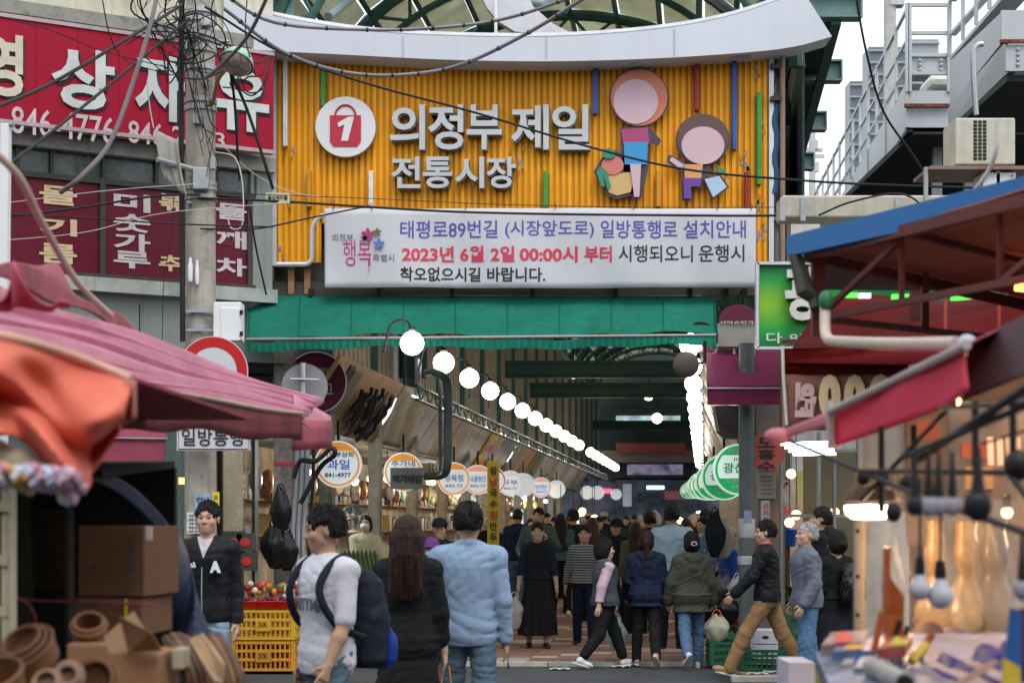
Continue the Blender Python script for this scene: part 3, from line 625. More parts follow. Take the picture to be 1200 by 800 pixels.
# side walls above the stalls: brown corrugated panels between green columns
BROWN = M('brown_cladding', (.32,.26,.20), rough=.55, var=.2, streak=.35, dc=(.07,.06,.05), rnd=.12)
corr = MB()
for i in range(9):
    y = i*.3; corr.hull4([(0,y,0),(0,y+.14,0),(KD*.0,y+.14,3.6),(0,y,3.6)], (.035,0,0)); corr.hull4([(0,y+.14,0),(0,y+.3,0),(0,y+.3,3.6),(0,y+.14,3.6)], (.01,0,0))
corr.v = [(v[0]+KD*v[1], v[1], v[2]) for v in corr.v]
cme = mesh_of('cladding_panel', corr, False, (0,0,0), [BROWN])
col_me = mesh_of('wall_column', MB().bb(-.09, .09, -.09, .09, 3.3, 6.9), False, (0,0,0), [GREEN])
for side, x20 in (('left', -2.4), ('right', 2.85)):
    w = thing('arcade_wall', 'brown corrugated wall between green columns above the %s hand stalls of the arcade' % side, 'wall', (AX(x20, 21), 21, 0))
    for b in range(19):
        y = 21.0+b*2.9; x = AX(x20, y)
        if side == 'left': inst('cladding_panel', cme, (x, y+.1, 3.62), w)
        else: inst('cladding_panel', cme, (x+.3, y+.1, 3.45), w)
        inst('wall_column', col_me, (x, y, 0), w)
    g = MB(); g.hull4([(AX(x20,20.3)-.05,20.3,3.5),(AX(x20,20.3)+.12,20.3,3.5),(AX(x20,76)+.12,76,3.5),(AX(x20,76)-.05,76,3.5)], (0,0,.1)); obj('wall_beam', g, DGREEN, w)
# teal pipes at the left end of the gate
pp = thing('drain_pipes', 'teal and grey upright pipes beside the brown wall under the left of the awning', 'pipes', (-1.9, 25.6, 0))
for px, r, mt in ((416,.035,GREEN),(429,.06,M('teal_pipe', (.10,.20,.22), rough=.4)),(447,.04,GREEN),(461,.07,GREYM),(474,.03,DGREEN),(488,.05,GREEN)):
    obj('pipe', MB().tube([(XP(px,25.3),25.3,3.6),(XP(px,25.3),25.3,8)], r*1.2, 10), mt, pp, smooth=True)
obj('backing_wall', MB().bb(XP(340,25.5), XP(500,25.5), 25.5, 25.6, 3.75, 8), M('dark_teal_wall', (.035,.06,.065), rough=.7), pp)
# far end of the arcade
fe = thing('end_wall', 'dark wall with a brown banner beam and a dim screen at the far end of the arcade', 'wall', (5, 78, 0))
x0, x1 = XP(690,78), XP(830,78)
obj('upper_wall', MB().bb(x0-3, x1+3, 78, 78.3, ZP(562,78), 12), M('end_dark', (.035,.05,.045), rough=.8), fe)
obj('end_window', MB().bb(XP(722,77.9), XP(797,77.9), 77.85, 77.95, ZP(503,77.9), ZP(487,77.9)), M('daylight_glow_pane', (.35,.48,.52), var=.7, vs=.8, emit=.7, bump=0), fe)  # the pane's own glow stands in for daylight coming through
obj('beam', MB().bb(x0-3, x1+3, 77.6, 77.9, ZP(542,78), ZP(528,78)), M('end_brown', (.30,.23,.18), rough=.8), fe)
obj('banner', MB().bb(XP(722,77.5), XP(803,77.5), 77.45, 77.5, ZP(530,77.5), ZP(519,77.5)), M('dull_red', (.45,.12,.10), rough=.8), fe)
obj('screen', MB().bb(XP(735,77.3), XP(800,77.3), 77.2, 77.3, ZP(556,77.3), ZP(544,77.3)), M('dim_screen', (.16,.14,.22), var=.9, vs=1.3, emit=.5, bump=0), fe)
obj('lower_wall', MB().bb(x0-3, x1+3, 78, 78.3, 0, ZP(560,78)), M('end_blue', (.10,.12,.16), var=.8, vs=.7, rough=.7), fe)
for px, py, w_, h_, mt in ((760,583,26,12,'blue'),(790,580,22,10,'maroon'),(735,580,10,26,'pale'),(710,575,14,5,'redlit'),(768,571,20,4,'cyan')):
    c = {'blue':(.12,.16,.35),'maroon':(.18,.07,.07),'pale':(.35,.35,.4),'redlit':(1,.05,.1),'cyan':(.5,.9,.9)}[mt]
    obj('shop_sign', MB().bb(XP(px-w_/2,76.8), XP(px+w_/2,76.8), 76.7, 76.85, ZP(py+h_/2,76.8), ZP(py-h_/2,76.8)), M('end_'+mt, c, bump=0, emit=(2.5 if mt in ('redlit','cyan') else .3)), fe)
# ---------------------------------------------------------------- lamps in the arcade
def globe_row(x20, label, n, z, y0, dy, arm):
    first = None
    for i in range(n):
        y = y0*(1+.0)+dy*i; x = AX(x20, y)
        if arm and i == 12: continue
        if first is None:
            t = thing('globe_lamp', label % 'nearest', 'lamp', (x, y, z), 'white globe lamps in rows along the arcade')
            obj('globe', MB().ell((x, y, z), .125, 20, 12), GLOBE, t, smooth=True)
            s = -1 if arm else 1
            obj('arm', MB().tube(bez([(x+s*.0, y, z+.13), (x+s*.06, y, z+.24), (x+s*.22, y, z+.2), (x+s*.3, y, z-.1)], 5), .014, 6), BLACK, t, smooth=True)
            obj('collar', MB().lathe([(.03,0),(.045,.02),(.03,.05),(0,.05)], (x, y, z+.125), 10), BLACK, t, smooth=True)
            first = t
        else: copy_tree(first, (x, y, z), label=label % ORD[i])
ORD = ['nearest','second nearest','third nearest','fourth nearest','fifth nearest','sixth nearest','seventh nearest','eighth nearest','ninth nearest','tenth nearest']+['%dth nearest' % k for k in range(11, 60)]
globe_row(-.83, 'glowing white globe lamp %s in the left hand row over the stalls', 20, 3.49, 18.0, 2.2, True)
globe_row(2.10, 'glowing white globe lamp %s in the right hand row over the stalls', 16, 3.58, 19.0, 2.7, False)
lr = thing('lamp_rail', 'dark lattice rail carrying the left row of globe lamps', 'rail', (AX(-1.1,20), 20, 3.2))
for dz in (0, .16): obj('rail_tube', MB().tube([(AX(-1.12,20),20,3.2-dz),(AX(-1.12,66),66,3.2-dz)], .022, 6), DGREEN, lr)
z = MB()
for i in range(70): y = 20+i*.65; z.tube([(AX(-1.12,y),y,3.2),(AX(-1.12,y+.32),y+.32,3.04)], .012, 4).tube([(AX(-1.12,y+.32),y+.32,3.04),(AX(-1.12,y+.65),y+.65,3.2)], .012, 4)
obj('lattice', z, DGREEN, lr)
for i in range(13): y = 20.2+i*2.2; obj('tube_light', MB().bar((AX(-1.2,y),y,3.10),(AX(-1.2,y+.7),y+.7,3.10), .02, .02), M('rail_tube_glow', (.9,1,.96), emit=1.6, bump=0), lr)
for (px, py, Y, m, w) in ((672,438,40,YELL,'yellow lamp high on the left wall of the arcade'),(688,457,47,YELL,'lower yellow lamp on the left wall deeper in the arcade'),(760,463,48,GLOBE,'round white lamp hanging in the middle of the vault'),(770,490,58,GLOBE,'small white lamp hanging deepest in the vault')):
    p = P(px,py,Y); t = thing('vault_lamp', w, 'lamp', p)
    obj('globe', MB().ell(p, .115*Y/40, 14, 8), m, t, smooth=True); obj('stem', MB().tube([p+Vector((0,0,.1)), p+Vector((0,0,.7))], .02, 6), BLACK, t)

# ---------------------------------------------------------------- the yellow gate sign
GY = 19.6
gs = thing('gate_sign', 'big yellow corrugated market sign with silver lettering over the arcade mouth', 'sign', (XP(612,GY), GY, ZP(310,GY)))
gx0, gx1 = XP(325,GY), XP(900,GY); gz0, gz1 = ZP(308,GY), ZP(55,GY)
YEL = M('yellow_sheet', (.86,.40,.012), rough=.5, var=.06, vs=2, bump=.05, streak=.42, dc=(.42,.17,.02), rnd=.09)
slw = (gx1-gx0)/78
sl = MB(); sl.prism([(0,0),(slw*.16,.0),(slw*.24,-.035),(slw*.76,-.035),(slw*.84,0),(slw-.002,0),(slw-.002,.01),(0,.01)], (0,0,0), (1,0,0), (0,1,0), gz1-gz0)
def slat_me(z0): 
    a = MB(); a.v = [(v[0], v[1], z0+v[2]*(gz1-z0)/(gz1-gz0)) for v in sl.v]; a.f = sl.f; return mesh_of('slat', a, False, (0,0,0), [YEL])
sm_full, sm_cut = slat_me(gz0), slat_me(ZP(262,GY))
for i in range(78):
    px = CXP+(gx0+i*slw)*F/GY
    inst('slat', sm_cut if 372 < px < 838 else sm_full, (gx0+i*slw, GY, 0), gs)
obj('backing_board', MB().bb(gx0, gx1, GY+.012, GY+.1, ZP(260,GY), gz1), M('sign_backing', (.2,.18,.15)), gs)
FRM = M('silver_frame', (.62,.65,.70), rough=.35, metal=.3, var=.05, dirt=.15)
def frame_bar(a, b, w=.055): obj('frame', MB().bar(a, b, w, .09, up=(0,1,0)), FRM, gs)
frame_bar((gx0-.03,GY-.02,gz0-.04),(gx0-.03,GY-.02,gz1)); frame_bar((gx1+.03,GY-.02,ZP(392,GY)),(gx1+.03,GY-.02,gz1))
c1 = P(368,308,GY)
obj('frame', MB().tube([(gx0-.03,GY-.02,gz0-.02),(c1.x-.12,GY-.02,gz0-.02)]+arc((c1.x-.10,GY-.02,gz0+.06),.08,-90,0,5)+arc((c1.x+.18,GY-.02,ZP(272,GY)),.20,180,90,6)+[(XP(835,GY),GY-.02,ZP(252,GY))], .03, 8), FRM, gs, smooth=True)
SILV = M('silver_letter', (.50,.51,.52), rough=.35, metal=.35, var=.06); SILD = M('letter_side', (.16,.15,.14), rough=.5, metal=.3)
LY = GY-.13
def letters(word, px0, px1, py0, py1, gap=.02):
    n = len(word); w = (px1-px0)/n; H_ = (py1-py0)*LY/F
    for i, ch in enumerate(word):
        if ch == ' ': continue
        fr, sd = .0, 0
        o = P(px0+i*w+w*.04, py1, LY)
        t = text(ch, gs, SILD, o+Vector((.012,.0,-.012)), (1,0,0), (0,0,1), w*.92*LY/F, H_, bold=.03, depth=-.07, name='letter')
        text(ch, t, SILV, o+Vector((0,-.005,0)), (1,0,0), (0,0,1), w*.92*LY/F, H_, bold=.022, depth=.02, name='letter_face')
letters('의정부', 455, 590, 123, 176); letters('제일', 597, 693, 123, 176); letters('전통시장', 457, 606, 184, 221)
LOGOW = M('logo_white', (.72,.72,.74), rough=.4, var=.02, bump=0); LOGOR = M('logo_red', (.50,.03,.06), rough=.4, var=.04, bump=0)
lc = P(405.5,150,GY-.1); k = GY/F
lo = obj('logo_disc', MB().prism(circ(35*k, 48), lc, (1,0,0), (0,0,1), .06), LOGOW, gs)
obj('logo_rim', MB().tube([lc+Vector((35*k*math.cos(2*PI*i/48), -.01, 35*k*math.sin(2*PI*i/48))) for i in range(48)], .012, 6, closed=True), M('logo_rim_brown', (.35,.20,.12)), lo)
bag = [(-18,13),(18,13),(18,-17),(14,-23),(-14,-23),(-18,-17)]
obj('bag_emblem', MB().prism([(x*k,y*k) for x,y in bag], lc+Vector((0,-.062,0)), (1,0,0), (0,0,1), .01), LOGOR, lo)
obj('bag_handle', MB().tube([lc+Vector((12*k*math.cos(PI*i/12), -.068, 12*k+13*k*math.sin(PI*i/12))) for i in range(13)], .012, 6), LOGOR, lo)
obj('numeral', MB().prism([(x*k,(y-3)*k) for x,y in [(-5,-14),(3,-14),(10,14),(4,14),(-9,7),(-8,2),(-1,5)]], lc+Vector((0,-.074,0)), (1,0,0), (0,0,1), .008), LOGOW, lo)
for px, y0, y1, c in ((334,63,171,'white'),(378.5,82,124,'green'),(434.5,200,242,'white'),(639.5,200,243,'green'),(698,77,133,'blue'),(817,68,129,'red'),(861,66,175,'blue'),(890,108,216,'green'),(876,201,243,'red'),(362,199,242,'yellow'),(772,200,242,'yellow')):
    cc = {'white':(.75,.75,.74),'green':(.04,.32,.06),'blue':(.02,.10,.42),'red':(.33,.03,.03),'yellow':(.6,.27,.02)}[c]
    obj('colour_bar', MB().bb(XP(px-2.6,LY), XP(px+2.6,LY), LY, GY-.03, ZP(y1,LY), ZP(y0,LY)), M('bar_'+c, cc, rough=.4, dirt=.1), gs, bevel=.005)
# peeled paint patches and little lamps
RUST = M('bare_zinc', (.30,.32,.35), rough=.5, var=.4, dirt=.7, dc=(.30,.12,.03), ds=20)
r = random.Random(3)
for cx, cy, n_ in ((872,190,6),(890,240,7),(892,270,6),(888,85,3),(893,150,4),(342,235,4),(332,300,3),(385,240,2),(612,184,2),(612,201,2),(820,132,2),(342,180,2)):
    for q in range(n_):
        x, y = cx+r.uniform(-5,5), cy+r.uniform(-10,10); pl = [(math.cos(a*.785)*r.uniform(.4,1)*2.6*k, math.sin(a*.785)*r.uniform(.4,1)*4.5*k) for a in range(8)]
        obj('peeled_patch', MB().prism(pl, P(x,y,GY-.043), (1,0,0), (0,0,1), .004), RUST if r.random() < .6 else M('paint_flake', (.55,.22,.02), rough=.6), gs)
for px in (482, 608, 738, 868): obj('sign_light', MB().bb(XP(px-11,19.3), XP(px+11,19.3), 19.27, 19.33, ZP(74 if px>500 and px<800 else 68,19.3), ZP(71 if px>500 and px<800 else 65,19.3)), M('light_housing', (.45,.42,.38), metal=.4), gs)
# plain stand-ins for the painted figures: faceless cut-out shoppers
def cut(name, polys, par):
    root = None
    for i, (pts, m) in enumerate(polys):
        mb = MB().prism([((x-600)*k, (610-y)*k) for x, y in pts], (0, GY-.12-.012*i, EYE), (1,0,0), (0,0,1), .0115)
        o = obj(name if i == 0 else 'colour_field', mb, m, par if i == 0 else root); root = root or o
def blob(cx, cy, rx, ry, n=22, a=0): return [(cx+rx*math.cos(t)*math.cos(a)-ry*math.sin(t)*math.sin(a), cy+rx*math.cos(t)*math.sin(a)+ry*math.sin(t)*math.cos(a)) for t in [-2*PI*i/n for i in range(n)]]
fm = lambda n, c: M('print_'+n, c, rough=.45, var=.03, bump=0)
ol = fm('outline', (.08,.06,.09)); sk = fm('skin', (.62,.44,.50)); hr_ = fm('ginger', (.62,.20,.13)); 
cut('shopper_cutout', [(blob(748,118,34.5,34.5), ol),(blob(748,118,33,33), hr_),(blob(744,123,26,26), sk)], gs)
cut('shopper_cutout', [([(725,153),(760,151),(774,168),(770,174),(760,170),(759,199),(750,236),(740,236),(729,199)], ol),([(727,155),(758,153),(760,172),(729,172)], fm('berry', (.40,.07,.17))),([(730,170),(758,170),(757,196),(731,196)], fm('sky', (.05,.30,.60))),([(737,196),(750,196),(748,234),(742,234)], sk)], gs)
cut('basket_cutout', [([(695,204),(712,176),(730,184),(746,203),(740,231),(722,236),(710,231)], ol),([(706,208),(744,204),(738,228),(722,232),(712,228)], fm('straw', (.62,.42,.18))),(blob(717,197,13,11), fm('salmon', (.62,.20,.16))),([(698,206),(704,222),(708,222),(706,208),(711,226),(715,222),(710,204),(703,198)], fm('leek', (.05,.25,.15))),(blob(712,184,8,6), fm('leek', (.05,.25,.15)))], gs)
cut('shopper_cutout', [(blob(822,167,31.5,30.5), ol),(blob(822,166,30,29), fm('brown', (.13,.08,.07))),(blob(822,174,25,22), sk)], gs)
cut('shopper_cutout', [([(788,186),(806,196),(826,194),(836,206),(822,212),(820,223),(810,224),(809,238),(798,238),(797,226),(798,206),(780,192),(782,184)], ol),([(786,187),(800,196),(798,203),(783,191)], sk),([(800,196),(822,196),(820,212),(801,212)], fm('peach', (.68,.34,.14))),([(799,212),(820,212),(818,222),(808,222),(808,236),(800,236)], fm('violet', (.16,.06,.32)))], gs)
cut('bag_cutout', [([(822,212),(842,206),(853,222),(834,237)], ol),([(824,213),(841,209),(850,222),(834,234)], fm('ice', (.42,.56,.75))),([(838,196),(848,204),(854,214),(846,208),(840,206)], fm('leek', (.05,.25,.15)))], gs)
# white curved fascia
fa = thing('gate_fascia', 'white boat-shaped curved fascia above the yellow sign', 'fascia', (XP(620,19.3), 19.3, ZP(70,19.3)))
up_ = [(262,-60),(268,0),(300,14),(380,30),(470,40),(600,44),(700,41),(790,32),(860,18),(925,-4),(940,-12)]; lo_ = [(975,43),(930,55),(870,62),(760,69),(640,72),(520,70),(400,64),(322,60),(290,57),(262,52)]
mbf = MB(); fk = 19.15/F
upc = [p for p in bez([(x,0,y) for x,y in up_], 4)]; loc_ = [p for p in bez([(x,0,y) for x,y in lo_], 4)]
mbf.prism([((p.x-600)*fk, (610-p.z)*fk) for p in upc+loc_][::-1], (0,19.15,EYE), (1,0,0), (0,0,1), -.42)
obj('curved_panel', mbf, M('fascia_white', (.60,.63,.70), rough=.4, var=.04, vs=.8, streak=.1, dc=(.38,.38,.42), bump=.03, bs=3), fa)
for px in (472, 640, 790): obj('panel_seam', MB().bb(XP(px,19.14), XP(px+.5,19.14), 19.138, 19.149, ZP(68,19.14), ZP(42 if px<700 else 34,19.14)), GREYM, fa)
obj('inner_edge', MB().tube([P(p.x, p.z, 19.6) for p in upc[2:]], .05, 6), GREYM, fa, smooth=True)
wing = thing('white_sail', 'white pointed panel hanging down over the middle of the fascia', 'panel', P(610,20,19.9))
obj('sail_panel', MB().prism([((x-600)*.00995,(610-y)*.00995) for x,y in [(556,-20),(571,10),(585,26),(603,37),(620,39),(668,38),(648,28),(625,8),(612,-20)]][::-1], (0,19.9,EYE), (1,0,0), (0,0,1), -.12), M('sail_white', (.62,.62,.66), rough=.4, dirt=.15), wing)
obj('sail_strut', MB().tube([P(581,-10,19.8),P(581,44,19.8)], .02, 6), WHITEP, wing)
for a, b in (((385,20),(425,-14)),((640,5),(560,-10)),((828,-8),(868,22))):
    t = thing('brace_pipe', {385:'pale blue brace pipe rising behind the left of the fascia',640:'pale pipe crossing behind the white sail panel',828:'pale blue brace pipe rising behind the right of the fascia'}[a[0]], 'pipe', P(a[0],a[1],20.4))
    obj('pipe_body', MB().tube([P(a[0],a[1],20.2),P(b[0],b[1],21.0)], .055, 12), M('pale_blue_steel', (.42,.55,.60), rough=.35, dirt=.2), t, smooth=True)
# ---------------------------------------------------------------- banner
by = 19.28
bn = thing('notice_banner', 'long white cloth banner with purple, red and black Korean notice below the yellow sign', 'banner', P(632,337,by))
BX0, BX1, BZ0, BZ1 = XP(380,by), XP(886,by), ZP(337,by), ZP(244,by)
def bw_(u, v): return .018*math.sin(u*23+v*3)*(1-.5*v)+.01*math.sin(u*61+1)*v*(1-v)*2+.02*math.sin(u*3.1)
def bpt(u, v): return Vector((BX0+(BX1-BX0)*u-.01*(1-v)*(u-.5), by+bw_(u,v), BZ0+(BZ1-BZ0)*v+.012*math.sin(u*PI)*-(1-v)*0-.008*math.sin(u*9)*(v-.5)))
CLW = M('banner_cloth', (.68,.69,.74), rough=.8, var=.02, bump=.12, bs=6, trans=.2)
obj('cloth', MB().grid(bpt, 150, 12), CLW, bn, smooth=True, solid=.004)
def btext(s, x0, y0, x1, y1, m, bold=.012):
    v, fs = glyphs(s, bold, 0)
    if not len(v): return
    lo = v.min(0); hi = v.max(0); X = x0+(v[:,0]-lo[0])/(hi[0]-lo[0])*(x1-x0); Yp = y1-(v[:,1]-lo[1])/(hi[1]-lo[1])*(y1-y0)
    mb = MB(); mb.f = list(fs)
    for a, b in zip(X, Yp):
        u = (a-380)/506; vv = (337-b)/93; p = bpt(u, vv); mb.v.append((XP(a,by), p.y-.007, p.z))
    mb.f = [f if True else f for f in fs]; obj('lettering', mb, m, bn)
def bwords(words, y0, y1, m, bold=.012):
    for s, x0, x1 in words: btext(s, x0, y0, x1, y1, m, bold)
bwords([('태평로89번길',469,583),('(시장앞도로)',592,696),('일방통행로',704,794),('설치안내',801,874)], 258, 279, NAVYP, .008)
bwords([('2023년',471,532),('6월',539,567),('2일',575,603),('00:00시',609,677),('부터',685,717)], 288, 307, RED, .03)
bwords([('시행되오니',725,812),('운행시',819,872)], 287, 307, INK, .008); bwords([('착오없으시길',469,563),('바랍니다.',571,639)], 313, 330, INK, .02)
bwords([('의정부',389,414)], 274, 283, INKG, .0); bwords([('행복',402,435)], 281, 312, M('magenta_print', (.55,.05,.22), bump=0), .0); bwords([('특별시',437,462)], 298, 307, INKG, 0)
obj('emblem_stroke', MB().tube([P(433,297,by-.03),P(434,308,by-.03),P(431,322,by-.03)], [.006,.005,.002], 5), M('magenta_print'), bn)
for cx, cy, rr_, c in ((431,275,8,(.40,.05,.20)),(442,272,5,(.12,.16,.06)),(444,286,7,(.12,.20,.50)),(427,279,4,(.15,.02,.12))):
    pl = [((.75+.25*math.sin(5*a))*rr_*.01*math.cos(a), (.75+.25*math.sin(5*a))*rr_*.01*math.sin(a)) for a in [2*PI*i/30 for i in range(30)]]
    obj('petal_emblem', MB().prism(pl, P(cx,cy,by-.03), (1,0,0), (0,0,1), .003), M('petal%d' % cx, c, bump=0, var=.3, vs=30), bn)
for px in (390, 435, 545, 650, 742, 840, 880): obj('tie_cord', MB().tube([P(px,246,by),P(px+2,242,by-.05),P(px-1,238,by)], .005, 5), RUBBER, bn)
# ---------------------------------------------------------------- green awning
ga = thing('green_awning', 'long green awning stretched across the arcade mouth below the banner', 'awning', P(564,405,18.9))
def gpt(u, v):   # v 0 top, 1 front edge
    a = P(291+547*u, 346+1*u, 19.55); b = P(289+550*u, 394-3*u, 18.75); p = a.lerp(b, v); p.z -= .05*math.sin(v*PI)+.012*math.sin(u*40)*v+.02*math.sin(u*11+1)*v; return p
GAW = M('green_canvas', (.008,.19,.13), rough=.75, var=.16, vs=1.6, bump=.5, bs=5, trans=.18, dirt=.45, dc=(.008,.09,.07), ds=1.3, streak=.5)
obj('canopy', MB().grid(gpt, 120, 10), GAW, ga, smooth=True, solid=.006)
def gval(u, v):
    b = gpt(u, 1); return Vector((b.x, b.y-.01+.014*math.sin(u*420)*v, b.z-.035-(.105+.03*(1-u)*0+.003*math.sin(u*17))*v))
obj('valance', MB().grid(gval, 700, 3), GAW, ga, smooth=True)
for q in range(1,9): obj('canvas_seam', MB().tube([gpt(q/9,j/8)+Vector((0,-.005,.006)) for j in range(9)], .006, 4), M('seam_green', (.006,.12,.09)), ga)
obj('front_tube', MB().tube([gpt(0,1)+Vector((0,-.01,-.018)),gpt(1,1)+Vector((0,-.01,-.018))], .018, 8), M('awning_tube', (.26,.26,.25), metal=.3, rough=.4), ga, smooth=True)
for u in (0, 1):
    a = gpt(u,0); b = gpt(u,1); obj('side_flap', MB().hull4([a, b, b+Vector((0,0,-.15)), a+Vector((0,0,-.35))], (.006,0,0)), GAW, ga)
for i in range(9): u = .03+.94*i/8; obj('awning_arm', MB().tube([gpt(u,0)+Vector((0,0,-.3)), gpt(u,.98)+Vector((0,0,-.03))], .018, 6), DGREEN, ga)
hb = thing('header_beam', 'dark steel header beam with brackets between banner and green awning', 'beam', P(600,345,19.7))
obj('beam_body', MB().bb(XP(318,19.8), XP(905,19.8), 19.72, 19.95, ZP(347,19.8), ZP(331,19.8)), M('brown_steel', (.10,.09,.075), rough=.6, dirt=.4), hb)
obj('upper_beam', MB().bb(XP(322,20), XP(905,20), 19.9, 20.1, ZP(331,20), ZP(250,20)), M('grey_brown', (.13,.13,.11), rough=.8, dirt=.5), hb)
for px in (365, 445, 530, 624, 721, 808, 850, 872): obj('bracket', MB().bb(XP(px-2.5,19.6), XP(px+2.5,19.6), 19.5, 19.72, ZP(348,19.6), ZP(339,19.6)), BLACK, hb)
# ---------------------------------------------------------------- left concrete building: a facade running away to the right
LU = Vector((.868, .496, 0)).normalized(); LN = Vector((.496, -.868, 0)).normalized(); L0 = Vector((-2.73, 19.5, 0)); LZ = Vector((0, 0, 1))
def LT(px, off=0):
    q = (px-CXP)/F; a = L0+LN*off; return (q*a.y-a.x)/(LU.x-q*LU.y)
def LH(y0): return EYE+(HYP-y0)*17.98/F           # height of a level facade line that meets the photo's left edge at row y0
def LP(t, z, off=0): return L0+LU*t+LN*off+LZ*z
RL = Matrix((LU, -LN, LZ)).transposed()
def lbox(mb, t0, t1, z0, z1, o0, o1): return mb.box(LP((t0+t1)/2, (z0+z1)/2, (o0+o1)/2), (abs(t1-t0), abs(o1-o0), abs(z1-z0)), RL)
lb = thing('concrete_building', 'grey concrete shop building with frosted windows left of the market gate', 'building', LP(-4, 0))
GREYW = M('grey_plaster', (.27,.30,.29), rough=.85, var=.08, vs=.8, dirt=.3, dc=(.15,.16,.14), streak=.4, bump=.2)
TL = -9.0
for z0, z1, o, nm, m in ((3.42,4.09,0,'wall',GREYW),(4.24,5.26,-.02,'wall',GREYW),(5.74,7.9,0,'wall',M('cream_wall', (.60,.57,.46), rough=.85, dirt=.3, streak=.4, dc=(.3,.28,.2))),
                         (4.09,4.24,.14,'ledge',M('pale_ledge', (.42,.45,.42), rough=.8, dirt=.4, streak=.2)),(5.58,5.74,.10,'ledge',CONC),(6.92,7.06,.22,'cornice',M('mossy_concrete', (.30,.30,.26), rough=.95, dirt=.9, dc=(.06,.06,.045), ds=5, bump=.6))):
    obj(nm, lbox(MB(), TL, .0, z0, z1, o-.3 if nm=='wall' else -.01, o), m, lb)
obj('wall', lbox(MB(), LT(293), -.02, 4.24, 5.7, -.2, .03), GREYW, lb)
for px in (72, 163): obj('plaster_joint', lbox(MB(), LT(px), LT(px)+.012, 3.45, 4.0, -.003, .003), BLACK, lb)
# parapet wires and upper wall handled above; frosted window strip
FROST = M('frosted_glass', (.10,.13,.125), rough=.25, var=.3, vs=3, bump=.3, bs=40, coat=.3); DALU = M('dark_frame', (.05,.05,.045), rough=.5)
zw0, zw1 = LH(201), LH(166)
for a, b in ((-8,18),(22,58),(63,118),(124,180),(186,212),(256,296)):
    w = obj('window', lbox(MB(), LT(a), LT(b), zw0+.02, zw1-.02, -.04, -.03), FROST, lb)
    g = MB(); n = max(1, int((LT(b)-LT(a))/.13)); st = (LT(b)-LT(a))/n; r = random.Random(a)
    for i in range(n):
        for q in range(4):
            t = LT(a)+st*(i+r.random()*.8); z = zw0+.03+(zw1-zw0-.06)*r.random()
            lbox(g, t, min(LT(b), t+.08), z, z+.006, -.03, -.026); lbox(g, t, t+.006, z, min(zw1-.03, z+.09), -.03, -.026)
    obj('etched_pattern', g, M('etched', (.22,.26,.25), rough=.5), w)
for px in (20, 60.5, 121, 183, 214, 254, 298): obj('mullion', lbox(MB(), LT(px)-.018, LT(px)+.018, zw0, zw1, -.03, .03), DALU, lb)
for z in (zw0, zw1, 4.26): obj('frame_rail', lbox(MB(), TL, -.22, z-.03, z+.03, -.03, .035), DALU, lb)
obj('wall', lbox(MB(), TL, -.02, 5.2, 5.8, -.3, -.09), GREYW, lb)
# painted red window panes with lettering
MAR = M('maroon_pane', (.13,.008,.025), rough=.35, var=.08, vs=1, spec=.2, dirt=.12)
for a, b in ((-200,-10),(-6,116),(123,290)): obj('red_pane', lbox(MB(), LT(a), LT(b), LH(318)+.05, LH(205), -.06, .0), MAR, lb)
for px in (-8, 119.5, 292): obj('mullion', lbox(MB(), LT(px)-.03, LT(px)+.03, LH(318), zw0, -.03, .04), DALU, lb)
CRM = M('cream_letter', (.66,.50,.30), rough=.5, dirt=.2, dc=(.35,.1,.06), ds=15); PNK = M('pale_letter', (.58,.52,.54), rough=.5, dirt=.25, dc=(.3,.1,.12), ds=15)
def ltext(s, x0, y0, x1, y1, m, par=lb, off=.006, bold=.03, depth=.008, rot=0):
    """lettering on the slanting facade, fitted to photo pixels"""
    t0, t1 = LT(x0, off), LT(x1, off); a = LP(t0, 0, off); z1 = EYE+(HYP-y0)*a.y/F; z0 = EYE+(HYP-y1)*a.y/F
    return text(s, par, m, LP(t0, z0, off), LU, LZ, (t1-t0), z1-z0, bold=bold, depth=depth)
for s, x0, x1, ys, m in (('들기름', 46, 90, ((216,238),(254,274),(284,307)), CRM),('미숫가루', 133, 176, ((225,246),(249,270),(272,293),(293,313)), PNK),('들깨차', 253, 289, ((237,256),(269,290),(301,322)), PNK)):
    for ch, (y0, y1) in zip(s, ys): ltext(ch, x0, y0, x1, y1, m)
for ch, (y0, y1) in zip('볶고추', ((226,246),(257,275),(298,317))):
    if ch != '고': ltext(ch, 186, y0, 213, y1, CRM)
# ---- the long red sign
rs = thing('red_shop_sign', 'long crimson shop sign with raised white Korean letters and phone numbers above the frosted windows', 'sign', LP(LT(160), LH(147), .3))
CRI = M('crimson_sheet', (.36,.008,.032), rough=.5, spec=.15, var=.06, vs=.6, dirt=.08)
t_a, t_b = LT(-60, .3), LT(321, .3)
for i in range(8):
    a = t_a+(t_b-t_a)*i/8; b = t_a+(t_b-t_a)*(i+1)/8-.004
    obj('sign_panel', lbox(MB(), a, b, LH(148)+.0, LH(29), .22, .3), CRI, rs)
for z in (LH(29)+.015, LH(148)-.015): obj('trim', lbox(MB(), t_a, t_b, z-.02, z+.02, .2, .32), M('sign_trim', (.45,.35,.36), rough=.4, metal=.3), rs)
WL_ = M('worn_white_letter', (.60,.63,.62), rough=.5, dirt=.25, dc=(.35,.36,.35), ds=3)
for ch, x0, y0, x1, y1, m in (('영',-22,36,27,110,M('ivory_letter', (.62,.58,.46), dirt=.2)),('상',60,52,134,124,WL_),('자',158,60,216,138,WL_),('유',250,78,315,150,WL_)):
    ltext(ch, x0+2, y0+3, x1+2, y1+3, INK, rs, off=.302, bold=.04, depth=.012); ltext(ch, x0, y0, x1, y1, WL_ if ch != '영' else m, rs, off=.316, bold=.032, depth=.012)
